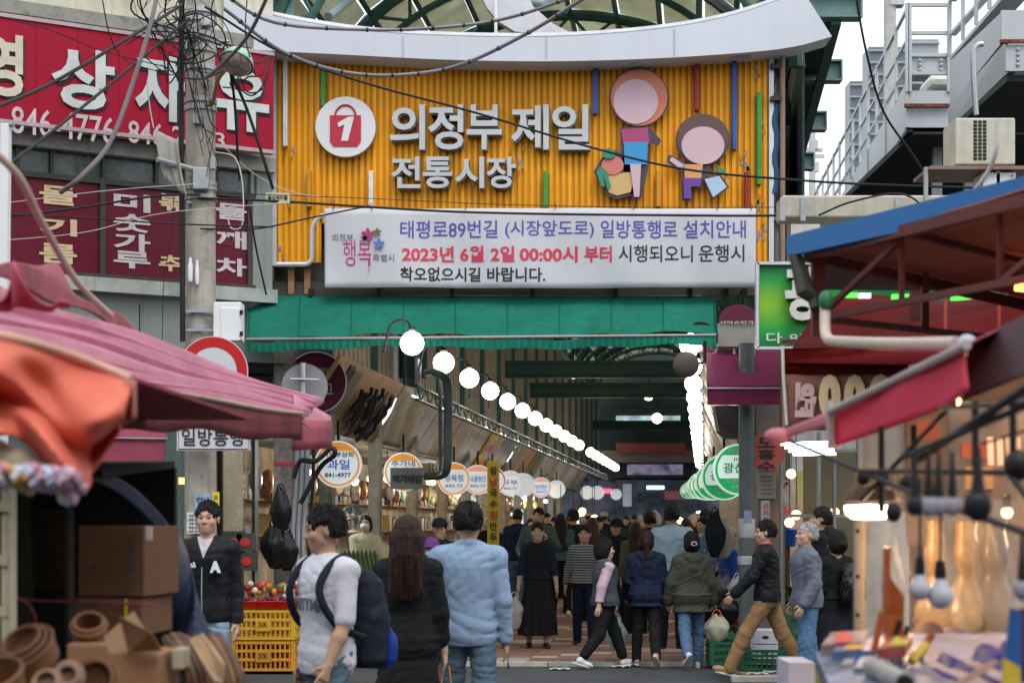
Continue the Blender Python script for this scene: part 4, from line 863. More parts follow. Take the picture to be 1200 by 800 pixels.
for s, x0, y0, x1, y1 in (('846-4776',13,124,134,156),('846-2',150,141,214,167),('3',252,155,263,173)): ltext(s, x0, y0, x1, y1, M('phone_white', (.6,.5,.52), rough=.5), rs, off=.304, bold=.009)
# the corner block between the facade and the gate
cbk = thing('corner_column', 'grey plaster corner between the red sign and the yellow gate sign', 'wall', (-2.7, 19.9, 0))
obj('plaster_body', MB().bb(XP(286,19.9), XP(322,19.9), 19.85, 20.3, 3.2, 6.1), GREYW, cbk); obj('upper_body', MB().bb(XP(290,20.0), XP(345,20.0), 19.95, 20.3, 2.9, ZP(306,20)), CONC, cbk)
for px in (338, 357): obj('old_timber', MB().bb(XP(px,19.7), XP(px+7,19.7), 19.66, 19.74, ZP(345,19.7), ZP(312,19.7)), WOOD, cbk)
# ---------------------------------------------------------------- the ground floor shop behind the pole
sf = thing('shop_front', 'dim glazed shop front with notices under the grey building', 'shop front', LP(-2, 0))
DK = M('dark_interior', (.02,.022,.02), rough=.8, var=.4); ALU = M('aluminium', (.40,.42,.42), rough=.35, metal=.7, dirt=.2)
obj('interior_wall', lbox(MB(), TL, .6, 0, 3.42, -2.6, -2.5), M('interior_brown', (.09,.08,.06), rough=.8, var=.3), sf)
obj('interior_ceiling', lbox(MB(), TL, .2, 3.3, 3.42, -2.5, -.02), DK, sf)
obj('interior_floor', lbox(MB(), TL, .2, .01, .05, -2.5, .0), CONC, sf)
for px, w, m in ((160,.05,ALU),(176,.05,M('brass', (.45,.32,.12), metal=.8, rough=.35)),(250,.09,M('brown_post', (.09,.04,.03), rough=.5)),(262,.05,DALU),(300,.04,ALU)):
    obj('door_post', lbox(MB(), LT(px)-w/2, LT(px)+w/2, .05, 3.2, -.08, .02), m, sf)
PIL = M('polished_brass', (.42,.36,.25), rough=.25, metal=.9, var=.25, vs=1.5)
obj('brass_pillar', lbox(MB(), LT(261,.1), LT(286,.1), .02, 3.3, -.1, .1), PIL, sf, bevel=.01)
for a, b in ((178,248),(-40,60),(64,158)): obj('glass_pane', lbox(MB(), LT(a), LT(b), .12, 3.0, -.035, -.028), glass('shop_glass', (.16,.24,.22), alpha=.5), sf)
for a, b, z in ((100,160,2.9),(60,250,3.1)): obj('head_rail', lbox(MB(), LT(a), LT(b), z, z+.07, -.06, .0), ALU, sf)
for cx, cy in ((192,554),(192,575)): obj('round_sticker', MB().prism(circ(.05,16), LP(LT(cx), ZP(cy,18.9), -.02), LU, LZ, .004), M('sticker_tan', (.45,.25,.17)), sf)
NOTE = M('notice_paper', (.55,.55,.52), rough=.8, var=.1, dirt=.15)
for x0, y0, x1, y1, c in ((200,553,209,573,(.35,.25,.18)),(210,559,221,567,(.8,.65,.2))):
    obj('sticker', lbox(MB(), LT(x0), LT(x1), ZP(y1,18.9), ZP(y0,18.9), -.022, -.018), M('stk%d' % x0, c, emit=(1. if x0 == 210 else 0)), sf)  # the yellow sticker is given emission of its own
sh = MB()
for z in (1.0, 1.6, 2.2): lbox(sh, LT(60), LT(158), z, z+.03, -1.2, -.8)
obj('shelves', sh, WOOD, sf)
r = random.Random(9)
for z in (1.03, 1.63, 2.23):
    for i in range(9):
        t = LT(64)+i*.11; hh = r.uniform(.12,.3); obj('shelf_goods', lbox(MB(), t, t+.08, z, z+hh, -1.1, -1.0), M('goods%d' % (i % 4), [(.3,.1,.04),(.25,.2,.1),(.1,.14,.1),(.4,.36,.3)][i % 4]), sf)
aw = thing('pink_shop_awning', 'small dusty pink shop awning peeping out beneath the striped foreground canopy', 'awning', P(160,540,17))
PKA = M('dusty_pink_canvas', (.36,.07,.12), rough=.7, trans=.15, dirt=.2, dc=(.2,.05,.08)); Yp = 17.2
obj('canopy', MB().hull4([P(40,488,18), P(187,492,18.1), P(197,513,Yp), P(40,511,Yp)], (0,0,-.012)), PKA, aw); obj('valance', MB().hull4([P(40,513,Yp), P(194,515,Yp), P(192,542,Yp), P(40,540,Yp)], (0,.01,0)), PKA, aw)
obj('front_tube', MB().tube([P(40,512,Yp-.02), P(196,514,Yp-.02)], .012, 6), M('awning_tube'), aw)
# ---------------------------------------------------------------- concrete utility pole
PY = 17.2; pc = Vector((XP(235,PY), PY, 0)); PCON = M('pole_concrete', (.42,.39,.34), rough=.9, var=.15, dirt=.5, dc=(.20,.16,.11), ds=6, streak=.5, bump=.4)
up = thing('utility_pole', 'weathered concrete utility pole hung with cables in front of the red sign', 'pole', pc)
obj('shaft', MB().tube([pc, pc+Vector((0,0,9.5))], [.165,.135], 24), PCON, up, smooth=True)
def band(z, r=.152, h=.05): obj('steel_band', MB().lathe([(r,0),(r+.012,0),(r+.012,h),(r,h)], pc+Vector((0,0,z)), 24), GREYM, up, smooth=True)
for py in (18, 28, 46, 63, 84, 122, 131, 220, 224, 236, 370, 388, 605): band(ZP(py,PY))
for px, py, w, h in ((226,44,.10,.07),(216,54,.07,.09),(243,28,.12,.06),(252,86,.1,.03),(232,140,.09,.1),(250,192,.05,.12),(222,238,.05,.03)): obj('bracket', MB().box(P(px,py,PY-.16), (w,.08,h)), GREYM, up, bevel=.008)
for px, py in ((208,20),(217,70),(256,48),(261,102)): obj('bolt', MB().tube([P(px,py,PY-.1),P(px+14,py+1,PY-.12)], .012, 6), GREYM, up)
for a in ((223,306,330,.026),(231,317,333,.02)): obj('white_fuse', MB().lathe([(0,0),(a[3]*.7,0),(a[3],.03),(a[3],.16),(a[3]*.6,.2),(a[3]*.6,.24),(0,.24)], P(a[0],a[2],PY-.2), 12), WHITEP, up, smooth=True)
obj('metal_box', MB().box(P(236,210,PY-.18), (.16,.1,.22)), GREYM, up, bevel=.01)
for (x0,y0,x1,y1,c) in ((226,612,238,632,'y'),(222,568,242,598,'b')): pass
for i, (x0,y0,x1,y1,c) in enumerate(((228,578,247,604,(.30,.42,.60)),(249,576,257,592,(.75,.65,.05)),(219,600,247,625,(.62,.62,.58)))):
    n = obj('posted_notice', MB().bb(XP(x0,PY-.18), XP(x1,PY-.18), PY-.19, PY-.17, ZP(y1,PY-.18), ZP(y0,PY-.18)), M('posted%d' % i, c, var=.2, vs=12), up)
    if i == 2:
        for q in range(5): text('국밥 순대 6,000', n, INK, P(x0+2, y0+5+q*4.6, PY-.195), (1,0,0), (0,0,1), .19, .022, depth=.002, bold=.01)
    else: text('안내' if i == 0 else '주차', n, INK, P(x0+2, y0+10, PY-.195), (1,0,0), (0,0,1), (x1-x0-4)*PY/F, .05, depth=.002, bold=.01)
lamp = thing('street_lamp', 'old street lamp with mint green dome shade on a bent rusty arm', 'lamp', P(243,120,PY-.1))
ly = PY-.45
obj('arm', MB().tube(bez([P(240,122,PY-.12), P(248,122,PY-.2), P(253,105,PY-.3), P(256,92,ly+.05), P(262,84,ly)], 6), .022, 8), M('rusty_arm', (.30,.17,.09), rough=.7, dirt=.5), lamp, smooth=True)
Rl = Matrix.Rotation(rad(14), 3, 'Y') @ Matrix.Rotation(rad(-28), 3, 'X')
obj('shade', MB().lathe([(.02,.13),(.07,.12),(.12,.085),(.155,.03),(.175,-.03),(.17,-.035),(.15,.02),(.11,.07),(.0,.11)], P(278,72,ly), 28, Rl), M('mint_enamel', (.30,.52,.43), rough=.3, dirt=.25, dc=(.2,.15,.1)), lamp, smooth=True)
obj('lens', MB().lathe([(.16,-.03),(.14,-.07),(.08,-.11),(.0,-.125)], P(278,72,ly), 24, Rl), M('cloudy_lens', (.32,.24,.22), rough=.15, var=.5, vs=14, coat=.6), lamp, smooth=True)
sheet = thing('metal_sheet', 'curled strip of weathered grey sheet metal clamped to a rod on the pole', 'sheet metal', P(198,225,PY-.3))
obj('curled_strip', MB().grid(lambda u, v: P(183+ 8*v*v+ (26+2*v)*u, 152+12*u*(1-v*.2)+v*(54+16*u), PY-.35)+Vector((0,.06*math.sin(u*PI)+.05*v*v+.01*math.sin(u*19),0)), 20, 10), M('weathered_sheet', (.46,.44,.39), rough=.6, streak=.6, dirt=.5, dc=(.15,.13,.1)), sheet, smooth=True, solid=.006)
obj('rod', MB().tube([P(184,187,PY-.4), P(232,200,PY-.16)], .03, 8), GREYM, sheet)
eb = thing('meter_box', 'pale grey steel meter box strapped to the right of the concrete pole', 'box', P(272,402,PY-.1))
obj('case', MB().bb(XP(256,PY), XP(288,PY), PY-.3, PY-.08, ZP(402,PY), ZP(358,PY)), WHITEP, eb, bevel=.012); obj('door', MB().bb(XP(259,PY-.3), XP(281,PY-.3), PY-.315, PY-.3, ZP(399,PY-.3), ZP(361,PY-.3)), WHITEP, eb, bevel=.004)
for py in (366, 391): obj('latch', MB().box(P(283,py,PY-.315), (.03,.02,.045)), BLACK, eb)
for py in (367, 389): obj('strap', MB().bb(XP(222,PY), XP(258,PY), PY-.19, PY-.17, ZP(py+1.5,PY), ZP(py-1.5,PY)), GREYM, eb)
# round road sign and its plate
RSY = PY-.35
rd = thing('no_through_sign', 'round white road sign with a thick red ring on the utility pole', 'road sign', P(250,477,RSY))
obj('disc', MB().prism(circ(41*RSY/F,48), P(250,435,RSY), (1,0,0), (0,0,1), .02), M('sign_white', (.62,.62,.66), rough=.35, var=.03, dirt=.08), rd)
rg = MB(); o_ = circ(40*RSY/F,48); i_ = circ(28*RSY/F,48); c_ = P(250,435,RSY)+Vector((0,-.023,0))
rg.v = [tuple(c_+Vector((x,0,y))) for x,y in o_]+[tuple(c_+Vector((x,0,y))) for x,y in i_]; rg.f = [(i,(i+1)%48,48+(i+1)%48,48+i) for i in range(48)]
obj('red_ring', rg, M('sign_red', (.52,.02,.02), rough=.35, var=.04), rd); obj('back_bar', MB().bb(XP(230,RSY), XP(270,RSY), RSY+.01, RSY+.14, ZP(438,RSY), ZP(434,RSY)), GREYM, rd)
pl = thing('one_way_plate', 'white rectangular one-way text plate half hidden under the striped canopy', 'road sign', P(250,528,RSY))
obj('plate', MB().bb(XP(207,RSY), XP(293,RSY), RSY, RSY+.015, ZP(528,RSY), ZP(496,RSY)), M('sign_white'), pl, bevel=.004)
obj('border', MB().tube([P(209,498,RSY-.004),P(291,498,RSY-.004),P(291,526,RSY-.004),P(209,526,RSY-.004)], .005, 4, closed=True), INK, pl)
text('일방통행', pl, INK, P(213,522,RSY-.006), (1,0,0), (0,0,1), 72*RSY/F, 20*RSY/F, bold=.006)
# the back of a round sign and the wine-red disc of a hardware shop behind it
wd = thing('wine_disc_sign', 'wine red round shop sign behind the grey back of a traffic sign', 'sign', P(368,483,20.2))
obj('disc', MB().prism(circ(36*.0101,48), P(370,448,20.2), (1,0,0), (0,0,1), .1), M('wine_sign', (.13,.012,.05), rough=.4), wd); obj('rim', MB().tube([P(370,448,20.08)+Vector((.36*math.cos(a),0,.36*math.sin(a))) for a in [2*PI*i/40 for i in range(40)]], .008, 5, closed=True), WHITEP, wd)
text('열쇠', wd, PNK, P(339,436,20.08), (1,0,0), (0,0,1), .2, .1); text('설비', wd, PNK, P(374,440,20.08), (1,0,0), (0,0,1), .14, .1); text('고', wd, PNK, P(378,462,20.08), (1,0,0), (0,0,1), .12, .13)
bk = thing('sign_back', 'plain grey back of a round traffic sign with two clamp bars under the awning', 'road sign', P(357,480,18.9))
obj('disc', MB().prism(circ(27*18.9/F,40), P(357,453,18.9), (1,0,0), (0,0,1), .02), M('galvanised', (.30,.30,.32), rough=.5, metal=.3, dirt=.2), bk)
obj('stem', MB().tube([P(355,425,18.85),P(355,482,18.85)], .035, 10), GREYM, bk, smooth=True)
for py in (444, 471): obj('clamp_bar', MB().tube([P(340,py,18.8),P(374,py+1,18.8)], .014, 6), GREYM, bk)
# ---------------------------------------------------------------- cables
CI = [0]
def cable(pts, r, label, Y=None, m=RUBBER, grp=None, ties=0, n=7):
    q = []
    for p in pts: q.append(P(p[0], p[1], p[2] if len(p) > 2 else Y))
    path = bez(q, n); t = MB().tube(path, r, 7)
    o = obj('cable', t, m, None, smooth=True, label=label, cat='cable', group=grp)
    if ties:
        for i in range(2, len(path)-2, ties):
            d = (path[i+1]-path[i-1]).normalized(); c = obj('cable_tie', MB().tube([path[i]-d*.008, path[i]+d*.008], r*1.35, 7), BLACK, o); 
    return o
CG = M('grey_cable', (.13,.11,.12), rough=.6, var=.2); CW = M('white_cable', (.55,.53,.5), rough=.6); CB = M('bundle_cable', (.24,.23,.25), rough=.5, metal=.2)
cable([(255,-12,12),(320,26,12.5),(430,35,13),(520,32,13),(600,20,13),(700,-14,12)], .013, 'lashed grey cable sagging across the top of the white fascia', m=CB, ties=3)
cable([(262,10,14),(330,60,14.5),(400,84,15),(470,88,15),(540,76,15),(620,38,14),(700,-12,13)], .016, 'thick lashed grey cable sagging over the top edge of the yellow sign', m=CB, ties=3)
cable([(240,8,16.5),(330,62),(430,98),(560,133),(690,172),(800,198),(920,210),(1040,217),(1220,222)] and [(240,8,16.5),(330,62,17),(430,98,17.4),(560,133,17.6),(690,172,17.6),(800,198,17.4),(920,210,17),(1040,217,16.5),(1220,222,16)], .012, 'long black cable crossing the whole yellow sign through the lettering')
cable([(232,232,17),(330,236,17.4),(440,243,17.8),(560,249,18),(760,252,18),(960,251,17.6),(1220,232,17)], .013, 'black cable running along the top of the white banner')
cable([(235,268,17),(300,268,17.5),(360,256,17.8),(434,241,18)], .009, 'thin black cable rising from the pole to the banner corner')
cable([(250,226,17),(420,232,17.6),(600,240,18),(800,243,18),(1000,240,17.6),(1220,220,17)], .004, 'hair-thin cable just above the banner')
cable([(-20,132,13),(60,98,14),(150,45,15),(215,5,16.5)], .016, 'upper of two black cables rising steeply across the crimson sign'); cable([(-20,215,13),(60,155,14),(140,90,15.5),(222,22,16.5)], .014, 'lower of two black cables rising steeply across the crimson sign')
cable([(70,226,12),(96,206,12),(130,165,12.5),(158,90,13),(176,30,13.5),(186,-15,14)], .018, 'thick grey cable curving down over the red shop sign', m=CG)
cable([(-10,256,16.5),(90,244,16.6),(180,230,16.8),(235,228,17)], .012, 'black cable level across the maroon panes, left of the pole'); cable([(-10,250,16.5),(110,256,16.6),(200,262,16.8),(320,266,17)], .008, 'thin black cable sagging across the maroon panes')
cable([(-5,18,16),(60,36,16.2),(120,60,16.5),(200,80,16.8)], .005, 'thin dark wire along the crimson sign'); cable([(-10,240,16.4),(120,224,16.5),(235,215,16.9)], .004, 'thin white wire above the lettered panes', m=CW); cable([(-10,283,16.4),(100,272,16.5),(190,250,16.8),(330,238,17.2)], .004, 'pale wire slanting over the lettered panes', m=CW)
cable([(112,118,16.8),(116,80,16.8),(118,45,16.8)] and [(172,95,16.8),(176,128,16.8),(180,150,16.8)], .006, 'short pale cord dangling over the second red letter', m=CW)
cable([(213,-12,16.95),(212,120,17),(213,250,17),(214,400,17)], .028, 'black cable riser strapped down the left side of the pole')
cable([(204,225,17),(200,280,17),(192,330,17),(190,400,17)], .004, 'thin dangling wire left of the pole'); cable([(252,178,17),(275,185,17),(284,215,17),(284,262,17),(272,268,17),(268,256,17),(280,250,17)], .007, 'white cable looping beside the pole', m=CW)
cable([(262,172,17.2),(300,205,17.4),(345,226,17.6),(398,232,18)], .005, 'white wire slanting from the pole to the yellow sign', m=CW)
cable([(270,85,17),(275,120,17.1),(278,170,17.2),(281,212,17.3)], .014, 'left of two black drop cables over the letter by the lamp'); cable([(272,88,17),(290,130,17.1),(310,190,17.2),(320,222,17.3)], .016, 'right of two black drop cables over the letter by the lamp')
cable([(316,66,18),(300,74,17.6),(285,62,17.2),(262,50,17)], .01, 'black cable reaching from the sign corner to the pole'); cable([(292,240,17.4),(300,290,17.6),(312,345,18)], .01, 'black cable falling past the corner of the yellow sign')
cable([(1002,-10,15),(1015,60,15.2),(1035,130,15.6),(1072,185,16),(1090,215,16.4)], .011, 'black cable falling through the white sky to the walkway')
cable([(118,-10,13),(130,45,14),(150,72,15),(200,88,16.5)], .005, 'thin cable arching down to the pole from the left'); cable([(290,-10,16),(288,45,16.4),(300,90,17)], .006, 'thin cable dropping past the lamp shade')
cable([(-30,158,5.6),(20,205,5.8),(50,262,6.2),(90,330,6.8),(130,370,7.2)], .014, 'thick pale blurred rope slanting down to the pink canopy', m=M('pale_rope', (.50,.43,.36), rough=.9))
cable([(1100,262,16.5),(1060,228,16.5),(1000,236,16.8),(960,252,17.2)], .01, 'black cable bowed over the beige duct')
cable([(1172,140,14.8),(1168,175,14.8),(1158,200,14.9),(1140,225,15)], .02, 'wrapped white pipe bent down from the air conditioner', m=CW)
cable([(262,12,16),(278,60,12),(292,-14,9)] and [(318,-14,9),(292,40,9.5),(262,74,10),(240,92,11)], .011, 'dark red-brown cable crossing in front of the street lamp', m=CG)
r = random.Random(5)
for i in range(17):                             # tangle round the head of the pole
    a = r.uniform(0, 2*PI); cx = r.uniform(176, 262); cy = r.uniform(-5, 70); pts = []
    w_, h_ = r.uniform(14, 48), r.uniform(10, 42)
    for q in range(6): pts.append((cx+w_*math.cos(a+q*1.05)*r.uniform(.6,1.1), cy+h_*math.sin(a+q*1.05)*r.uniform(.6,1.15)+q*r.uniform(-2,4), 17-r.uniform(.15,.55)))
    cable(pts, r.choice((.003,.005,.006,.008)), 'black cable looped in the tangle round the head of the concrete pole', grp='tangled cables on the pole', n=5)
for i in range(16):
    x0 = r.uniform(120, 290); cable([(x0, -12, 16.3), (x0+r.uniform(-10,10), r.uniform(10,30), 16.5), (r.uniform(205,262), r.uniform(40,110), 16.9)] if i % 2 else [(r.uniform(205,262), r.uniform(10,60), 16.95), (r.uniform(225,255), r.uniform(110,160), 16.9), (r.uniform(235,262), r.uniform(150,210), 16.95)], r.choice((.004,.006,.009)), 'black cable hanging loosely from the top of the concrete pole', grp='loose cables on the pole', n=5)
for (pts) in ([(278,88,17),(282,104,16.9),(296,112,16.9),(310,96,16.9),(318,66,17)],[(280,88,17),(290,108,16.9),(308,104,16.9),(315,80,17)],[(284,96,17),(292,90,16.9),(306,88,16.9),(312,70,17)]): cable(pts, .008, 'black cable coiled beside the lamp shade', grp='coiled cables')
tg = thing('cable_tag', 'small cream tag hanging on the cable at the left of the yellow sign', 'tag', P(325,238,17.4))
obj('tag_plate', MB().box(P(325.5,232,17.38), (.245,.008,.105), Matrix.Rotation(rad(2), 3, 'Y')), M('cream_tag', (.66,.62,.46)), tg); text('동신케이블', tg, INK, P(314,234,17.37), (1,0,0), (0,0,1), .2, .045, bold=.01)
# ---------------------------------------------------------------- stalls on both sides of the arcade
PLY = M('plywood', (.52,.31,.18), rough=.7, var=.15, stretch=(1,1,4), dirt=.2); FAB = M('olive_tarp', (.38,.34,.25), rough=.6, var=.2, bump=.5, bs=5, dirt=.3, dc=(.1,.1,.07)); STNL = M('brushed_header', (.58,.55,.50), rough=.35, metal=.6, var=.3, vs=1.2, dirt=.2)
BRS = M('bronze_header', (.46,.36,.24), rough=.45, metal=.4, var=.3); DGRY = M('dark_counter', (.10,.10,.09), rough=.6, dirt=.3)
# header boards lean out over the aisle; their bottoms run along x = AX(-2.5)
def hb_pt(Y, v, x20=-2.5, dx=.5, z0=2.75, z1=3.55, side=1): return Vector((AX(x20, Y)+dx*v*side, Y, z0+(z1-z0)*v))
hd = thing('plywood_header', 'plywood stall header board with a grey slat and piles of black cable behind it', 'header board', hb_pt(20.6,0))
def hpanel(name, par, ya, yb, m, v0=0, v1=1, off=0., th=.04, side=1, **k):
    kw = dict(side=side, **k); n = Vector((side*.85, 0, -.5))
    q = [hb_pt(ya,v0,**kw)+n*off, hb_pt(yb,v0,**kw)+n*off, hb_pt(yb,v1,**kw)+n*off, hb_pt(ya,v1,**kw)+n*off]
    return obj(name, MB().hull4(q, -n*th), m, par)
hpanel('board', hd, 20.0, 24.2, PLY); hpanel('slat', hd, 20.95, 21.4, M('grey_plank', (.22,.20,.15), rough=.8, stretch=(1,1,6)), .14, .9, .03); hpanel('gap', hd, 20.65, 20.93, BLACK, .12, .95, .02)
r = random.Random(2)
for i in range(64):
    y = r.uniform(21.6, 23.6); v = r.uniform(.45,.82)-.2*(i % 2); a = hb_pt(y, v)+Vector((.06+r.random()*.04, 0, -.03)); b = hb_pt(y+r.uniform(-.05,.05), v-r.uniform(.18,.34))+Vector((.06+r.random()*.04, 0, -.03))
    obj('cable_bundle', MB().tube([a,(a+b)/2+Vector((.04,0,0)),b], .028, 6), BLACK if i % 5 else CG, hd, smooth=True)
mats = [FAB, STNL, BRS, STNL, BRS, M('steel_header', (.45,.45,.44), rough=.3, metal=.7, var=.2), FAB, PLY, M('olive_header', (.17,.16,.03), rough=.6), STNL]
y = 24.3; i = 0; r = random.Random(11)
LHD = ['olive tarpaulin','brushed steel','bronze brown','second brushed steel','second bronze','bright steel','crumpled tarpaulin','bare plywood','dark olive','third brushed steel','deeper tarpaulin','deeper steel','far bronze','far steel','farther tarpaulin','last plywood','last steel','last bronze']
while y < 62:
    w = r.uniform(2.0, 3.0); m = mats[i % len(mats)]
    t = thing('stall_header', 'leaning %s header board over the left stalls, number %s from the gate' % (LHD[i % 18], ['one','two','three','four','five','six','seven','eight','nine','ten','eleven','twelve','thirteen','fourteen','fifteen','sixteen','seventeen','eighteen'][i]), 'header board', hb_pt(y,0))
    if m is FAB:
        obj('tarp_skin', MB().grid(lambda u, v: hb_pt(y+w*u*.98, v)+Vector((.05*math.sin(u*9+v*4)*math.sin(v*3+u*5), 0, 0)), 16, 10), m, t, smooth=True, solid=.01)
    else: hpanel('board', t, y, y+w*.97, m); hpanel('seam', t, y+w*.45, y+w*.46, BLACK, .02, .98, .004, .01)
    hpanel('lower_lip', t, y, y+w*.97, DALU, -.06, 0, .01, .06)
    if i == 4:
        f = hpanel('yellow_flyer', t, y+.2, y+1.3, M('flyer_yellow', (.75,.60,.02), rough=.5), -.18, .98, .03, .01); hpanel('flyer_white', f, y+.32, y+1.18, M('flyer_pink', (.62,.45,.45), var=.4, vs=18), .3, .72, .045, .008)
        for q, (s, vz) in enumerate((('특가', .78),('농산물', .46),('세일', .05))): text(s, f, RED, hb_pt(y+.3, vz)+Vector((.07,0,-.05)), Vector((KD,1,0)), Vector((.5,0,.8)), .8, .16)
    y += w; i += 1
# hanging disc signs of the left stalls
def disc_sign(label, px, py, rp, Y, ring, rows, par=None, glow=1.0, band=None, base=(.72,.78,.82)):
    R_ = rp*Y/F; c = P(px, py, Y); t = thing('round_sign', label, 'sign', c+Vector((0,0,-R_)), 'round lightbox signs over the stalls')
    obj('lightbox', MB().prism(circ(R_,40), c, (1,0,0), (0,0,1), .09), M('lightbox_%d' % int(base[0]*100), base, rough=.3, var=.02, bump=0, emit=.28*glow), t)
    o_ = circ(R_*.93,40); i_ = circ(R_*.84,40); rg = MB(); cc = c+Vector((0,-.094,0))
    rg.v = [tuple(cc+Vector((x,0,y))) for x,y in o_]+[tuple(cc+Vector((x,0,y))) for x,y in i_]; rg.f = [(j,(j+1)%40,40+(j+1)%40,40+j) for j in range(40)]
    rm = M('ring_%d_%d' % (int(ring[0]*99), int(ring[1]*99)), ring, bump=0, emit=.25*glow); obj('ring', rg, rm, t)
    a0 = .45; cap = [(R_*.9*math.cos(a), R_*.9*math.sin(a)) for a in [a0+(PI-2*a0)*j/16 for j in range(17)]]; rb_ = R_*.9
    cap = [(rb_*math.cos(a), rb_*math.sin(a)) for a in [math.asin(.62)+(PI-2*math.asin(.62))*j/14 for j in range(15)]]
    obj('top_band', MB().prism(cap, c+Vector((0,-.092,0)), (1,0,0), (0,0,1), .004), rm, t)
    if band:
        cap2 = [(x, -y*1.0) for x, y in [(rb_*math.cos(a), rb_*math.sin(a)) for a in [math.asin(.38)+(PI-2*math.asin(.38))*j/14 for j in range(15)]]][::-1]
        obj('lower_band', MB().prism(cap2, c+Vector((0,-.092,0)), (1,0,0), (0,0,1), .004), rm, t)
    for s, x0, y0, x1, y1, m in rows: text(s, t, m, c+Vector((x0*R_,-.099,y0*R_)), (1,0,0), (0,0,1), (x1-x0)*R_, (y1-y0)*R_, bold=.014)
    obj('hanger', MB().tube([c+Vector((0,-.04,R_)), c+Vector((0,-.04,R_+.25))], .02, 6), BLACK, t)
    return t
ORG = (.85,.33,.04); BLU = M('blue_print', (.03,.16,.62), bump=0, emit=.1); 
disc_sign('round white fruit shop sign with an orange ring, largest and nearest on the left', 397, 544, 27.5, 20, ORG, [('제10호',-.2,.66,.22,.78,OFFW),('의정부상회',-.66,.30,.66,.53,INK),('과일',-.46,-.22,.5,.2,BLU),('841-4977',-.55,-.55,.55,-.36,INK)])
s2 = disc_sign('round white sign with an orange ring half covered by a grey board', 473, 553, 23, 24, ORG, [('제8호',-.2,.66,.2,.8,OFFW),('추가네',-.6,.28,.6,.58,M('teal_ink', (.03,.22,.3), bump=0))])
gb = thing('grey_name_board', 'small grey rectangular name board hung over the second round sign', 'sign', P(476,573,23.8)); obj('board', MB().bb(XP(458,23.8), XP(496,23.8), 23.7, 23.76, ZP(573,23.8), ZP(548,23.8)), M('mid_grey_board', (.16,.15,.15)), gb); text('여기네김', gb, INK, P(460,566,23.69), (1,0,0), (0,0,1), .40, .12, bold=.03)
for i, (px, py, rp, Y, s, c) in enumerate(((532,561,19.5,27.5,'정육점',ORG),(560,562,17.5,30.5,'시골맛간',(.8,.38,.25)),(577,563,16.2,33,'한과',(.6,.05,.08)),(598,566,14.8,36,'두부',(.6,.65,.75)),(613,568,14,38,'',(.65,.7,.78)),(634,571,12,43,'반찬',(.8,.4,.3)),(652,573,10.5,48,'',(.6,.65,.78)),(688,577,8,58,'',(.65,.7,.75)),(700,577,8,61,'',(.65,.7,.75)),(722,579,6.5,72,'',(.65,.7,.75)))):
    disc_sign('round lightbox sign %s along the left stalls%s' % (['third','fourth','fifth','sixth','seventh','eighth','ninth','tenth','eleventh','twelfth'][i], {0:' with orange top',1:' with salmon ring',2:' with dark red ring'}.get(i, ' in the distance')), px, py, rp, Y, c, [(s,-.55,-.15,.55,.25,BLU),('846-1234'[:0] or '842-73',-.5,-.5,.5,-.32,BLU)] if s else [], glow=1.15)
GRN = (.015,.42,.12)
for i, (px, py, rp, Y) in enumerate(((865,550,30,20.4),(848,559,27,23.5),(836,564,22,27),(828,568,18,31),(822,569,16,35),(817,571,13,40),(812,573,11,46),(806,575,9,53))):
    if i < 2: rows = [('다동' if i == 0 else '나동',-.42,.6,.05,.8,OFFW),('미래',-.2,.3,.25,.47,RED),('광산',-.62,-.14,.22,.26,M('green_ink', (.01,.30,.10), bump=0)),('010-8642',-.5,-.52,.45,-.38,OFFW),('642-7',-.3,-.74,.35,-.6,OFFW)]
    else: rows = []
    disc_sign('round green and white lightbox sign %s in the right hand row' % ['nearest','second','third','fourth','fifth','sixth','seventh','eighth'][i], px, py, rp, Y, GRN, rows, band=True, glow=1.2, base=(.66,.84,.76))
# stall bodies
BULBP = []
PRODC = [('orange_fruit', (.70,.24,.03)),('red_apples', (.42,.03,.03)),('green_leaf', (.08,.20,.03)),('pale_radish', (.55,.56,.42)),('dark_greens', (.03,.09,.02)),('tan_roots', (.38,.25,.12)),('yellow_melon', (.65,.45,.03))]
pile = []
for nm, c in PRODC:
    mb = MB(); rr = random.Random(nm)
    for q in range(46):
        if 'leaf' in nm or 'greens' in nm:
            a = rr.uniform(0,6.28); x, y_ = rr.uniform(-.3,.3), rr.uniform(-.2,.2); L = rr.uniform(.1,.2); tp = Vector((x+math.cos(a)*L*.6, y_+math.sin(a)*L*.6, .08+rr.uniform(.05,.14))); w_ = Vector((-math.sin(a), math.cos(a), 0))*.03; b0 = Vector((x, y_, .03)); mb.add([b0-w_*.3, b0+w_*.3, tp+w_, tp-w_], [(0,1,2,3)])
        else: rr0 = rr.uniform(.03,.045); x, y_ = rr.uniform(-.28,.28), rr.uniform(-.18,.18); mb.ell((x, y_, .04+rr.uniform(0,.10)*(1-abs(x)*2)), (rr0, rr0, rr0*.9), 8, 5)
    pile.append(mesh_of('produce', mb, True, (0,0,0), [M(nm, c, rough=.4, var=.25, vs=8, rnd=.25)]))
tray_me = mesh_of('tray', MB().bb(-.33,.33,-.23,.23,0,.02).bb(-.34,-.32,-.24,.24,0,.08).bb(.32,.34,-.24,.24,0,.08).bb(-.34,.34,-.25,-.23,0,.08).bb(-.34,.34,.23,.25,0,.08), False, (0,0,0), [M('tray_plastic', (.30,.05,.04), rough=.4, rnd=.5)])
TRAYG = M('tray_green', (.03,.16,.08), rough=.4); PILM = M('old_pillar', (.32,.29,.24), rough=.8, var=.2, dirt=.5, streak=.3); BACKW = M('stall_back', (.58,.52,.42), rough=.8, var=.35, vs=2.5)
